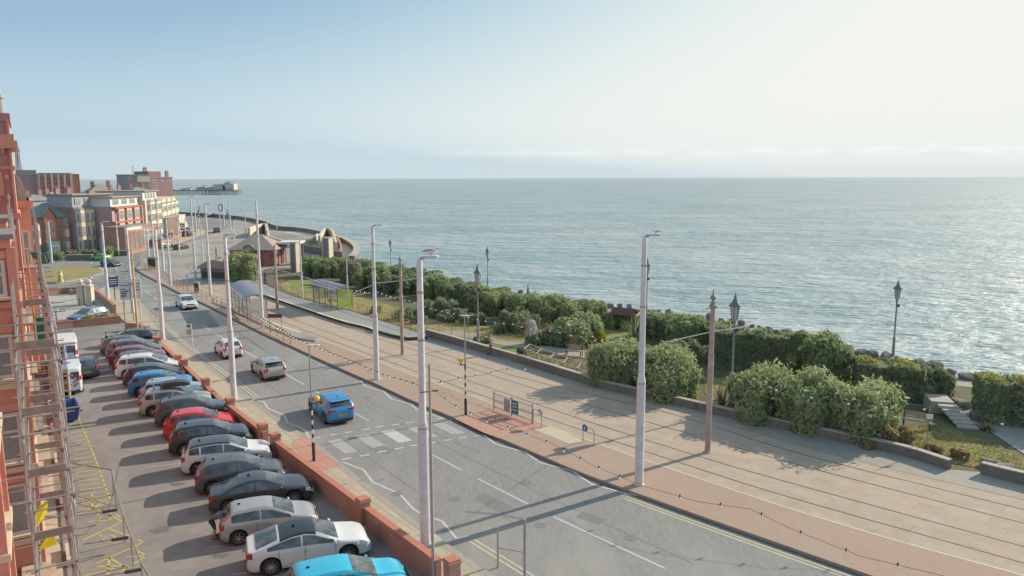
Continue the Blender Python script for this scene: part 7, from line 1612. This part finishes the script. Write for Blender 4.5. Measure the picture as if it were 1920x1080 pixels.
def std(step=.0, h=1.0):
    return {'pel': (0, 0, .95), 'waist': (0, 0, 1.10), 'chest': (0.0, 0, 1.32), 'neck': (.01, 0, 1.50), 'jaw': (.03, 0, 1.58), 'crown': (.03, 0, 1.70),
            'shL': (0, .19, 1.42), 'elL': (-.06 - step * .3, .26, 1.15), 'wrL': (.02 - step * .3, .27, .90), 'paL': (.05 - step * .3, .27, .83), 'shR': (0, -.19, 1.42), 'elR': (-.03 + step * .3, -.26, 1.15), 'wrR': (.08 + step * .3, -.26, .91), 'paR': (.11 + step * .3, -.26, .84),
            'hipL': (0, .10, .88), 'knL': (.03 + step * .5, .10, .50), 'anL': (.0 + step, .10, .08), 'toeL': (.15 + step, .11, .05), 'hipR': (0, -.10, .88), 'knR': (.03 - step * .3, -.10, .50), 'anR': (-.03 - step * .9, -.10, .08), 'toeR': (.12 - step * .9, -.11, .05)}
def cmap(top, leg, sleeve=1.0, shorts=None):
    """0 skin, 1 top, 2 legs"""
    def f(a, b):
        if a in ('jaw', 'neck') or a.startswith('f') or a[:2] in ('wr', 'pa') or b.startswith('f'): return 0
        if a[:2] in ('el',): return 1 if sleeve > 1 else 0
        if a[:2] == 'sh': return (lambda u: 1 if u < sleeve else 0)
        if a in ('chest', 'waist'): return 1
        if a == 'pel' and b == 'waist': return 1
        if a == 'pel' or a[:3] == 'hip': return 2
        if a[:2] == 'kn': return 2 if shorts is None else 0
        return 0 if shorts else 2
    return {'mats': [M_skin, top, leg], 'bone': f}
c = cmap(mat("dusky_pink_coat", (.27, .20, .20)), mat("taupe_trousers", (.24, .19, .18)), 2); c['shoe'] = M_dark
person("person in a dusky coat walking along the promenade by the low garden wall", G(920, 665, PAV), R(150), std(.16), c, M_hair)
# man bending over behind the silver three door car
J = {'pel': (-.12, 0, .86), 'waist': (.03, 0, .96), 'chest': (.25, 0, 1.06), 'neck': (.42, 0, 1.11), 'jaw': (.50, 0, 1.10), 'crown': (.62, 0, 1.12), 'shL': (.33, .19, 1.04), 'elL': (.42, .24, .78), 'wrL': (.50, .16, .56), 'paL': (.53, .14, .49), 'shR': (.33, -.19, 1.04), 'elR': (.44, -.22, .80), 'wrR': (.54, -.12, .58), 'paR': (.57, -.11, .51),
     'hipL': (-.12, .11, .80), 'knL': (.0, .13, .46), 'anL': (-.10, .13, .08), 'toeL': (.06, .15, .05), 'hipR': (-.12, -.11, .80), 'knR': (.05, -.13, .46), 'anR': (-.02, -.13, .08), 'toeR': (.14, -.15, .05)}
c = cmap(mat("grey_black_tee", (.09, .09, .10), (.16, .16, .17), scale=9), mat("dark_green_shorts", (.04, .08, .075)), .75, shorts=True); c['face'] = (.4, 0, -.9); c['shoe'] = M_dark
person("person in grey tee shirt and dark green shorts bending behind the silver car", G(401, 1006), R(12), J, c, M_hair)
c = cmap(M_ink, mat("green_trousers", (.05, .12, .12)), 1.2); c['shoe'] = M_dark
J = std(.05); J['elR'] = (.22, -.22, 1.30); J['wrR'] = (.45, -.16, 1.33); J['paR'] = (.52, -.15, 1.33)
person("person in black holding one arm out at the far end of the parked row", G(201, 655), R(20), J, c, M_dhair)
nv = mat("navy_clothes", (.03, .045, .20)); c = cmap(nv, nv, 2); c['shoe'] = M_dark; J = std(.04); J['elL'] = (0, .45, 1.40); J['wrL'] = (0, .70, 1.38); J['paL'] = (0, .78, 1.38); J['elR'] = (0, -.45, 1.40); J['wrR'] = (0, -.70, 1.38); J['paR'] = (0, -.78, 1.38)
person("person in navy clothes with both arms stretched out near the dark green cabinet", G(479, 524, PAV), R(260), J, c, M_dhair, scale=1.15)
c = cmap(mat("royal_blue_coat", (.04, .07, .40)), nv, 2); c['shoe'] = M_dark; person("person in a royal blue coat on the seaward platform path", G(498, 530, PAV), R(200), std(.12), c, M_dhair, scale=1.15)
c = cmap(mat("rose_coat", (.42, .12, .14)), nv, 2); c['shoe'] = M_dark; person("small figure in a rose red coat behind the lime shelter", G(594, 545, PAV), R(200), std(.05), c, M_dhair)
c = cmap(M_ink, M_ink, 2); c['shoe'] = M_dark; person("dark figure standing left of the brick pavilion", G(406, 478, PAV), R(200), std(.05), c, M_dhair)
c = cmap(mat("grey_jacket", (.10, .10, .11)), M_ink, 2); c['shoe'] = M_dark; person("small dark figure on the sea wall among the boulders", G(990, 560, PAV), R(180), std(.05), c, M_dhair)

# ---- sea air
hz = MB(); X0, X1, Y0, Y1, Z0, Z1 = -16500, 16500, -1200, 17500, -12, 190
hz.box(((X0 + X1) / 2, (Y0 + Y1) / 2, (Z0 + Z1) / 2), (X1 - X0, Y1 - Y0, Z1 - Z0), mat("haze_dummy", (.5, .5, .5))); ho = hz.build("haze"); tag(ho, kind="stuff")
hm = bpy.data.materials.new("haze_air"); hm.use_nodes = True; N, L = nodes_of(hm); N.remove(N["Principled BSDF"]); pv = N.new("ShaderNodeVolumePrincipled"); pv.inputs['Color'].default_value = (.80, .90, 1.0, 1); pv.inputs['Density'].default_value = .00004; pv.inputs['Anisotropy'].default_value = .1
L.new(pv.outputs[0], N["Material Output"].inputs['Volume']); ho.data.materials.clear(); ho.data.materials.append(hm)
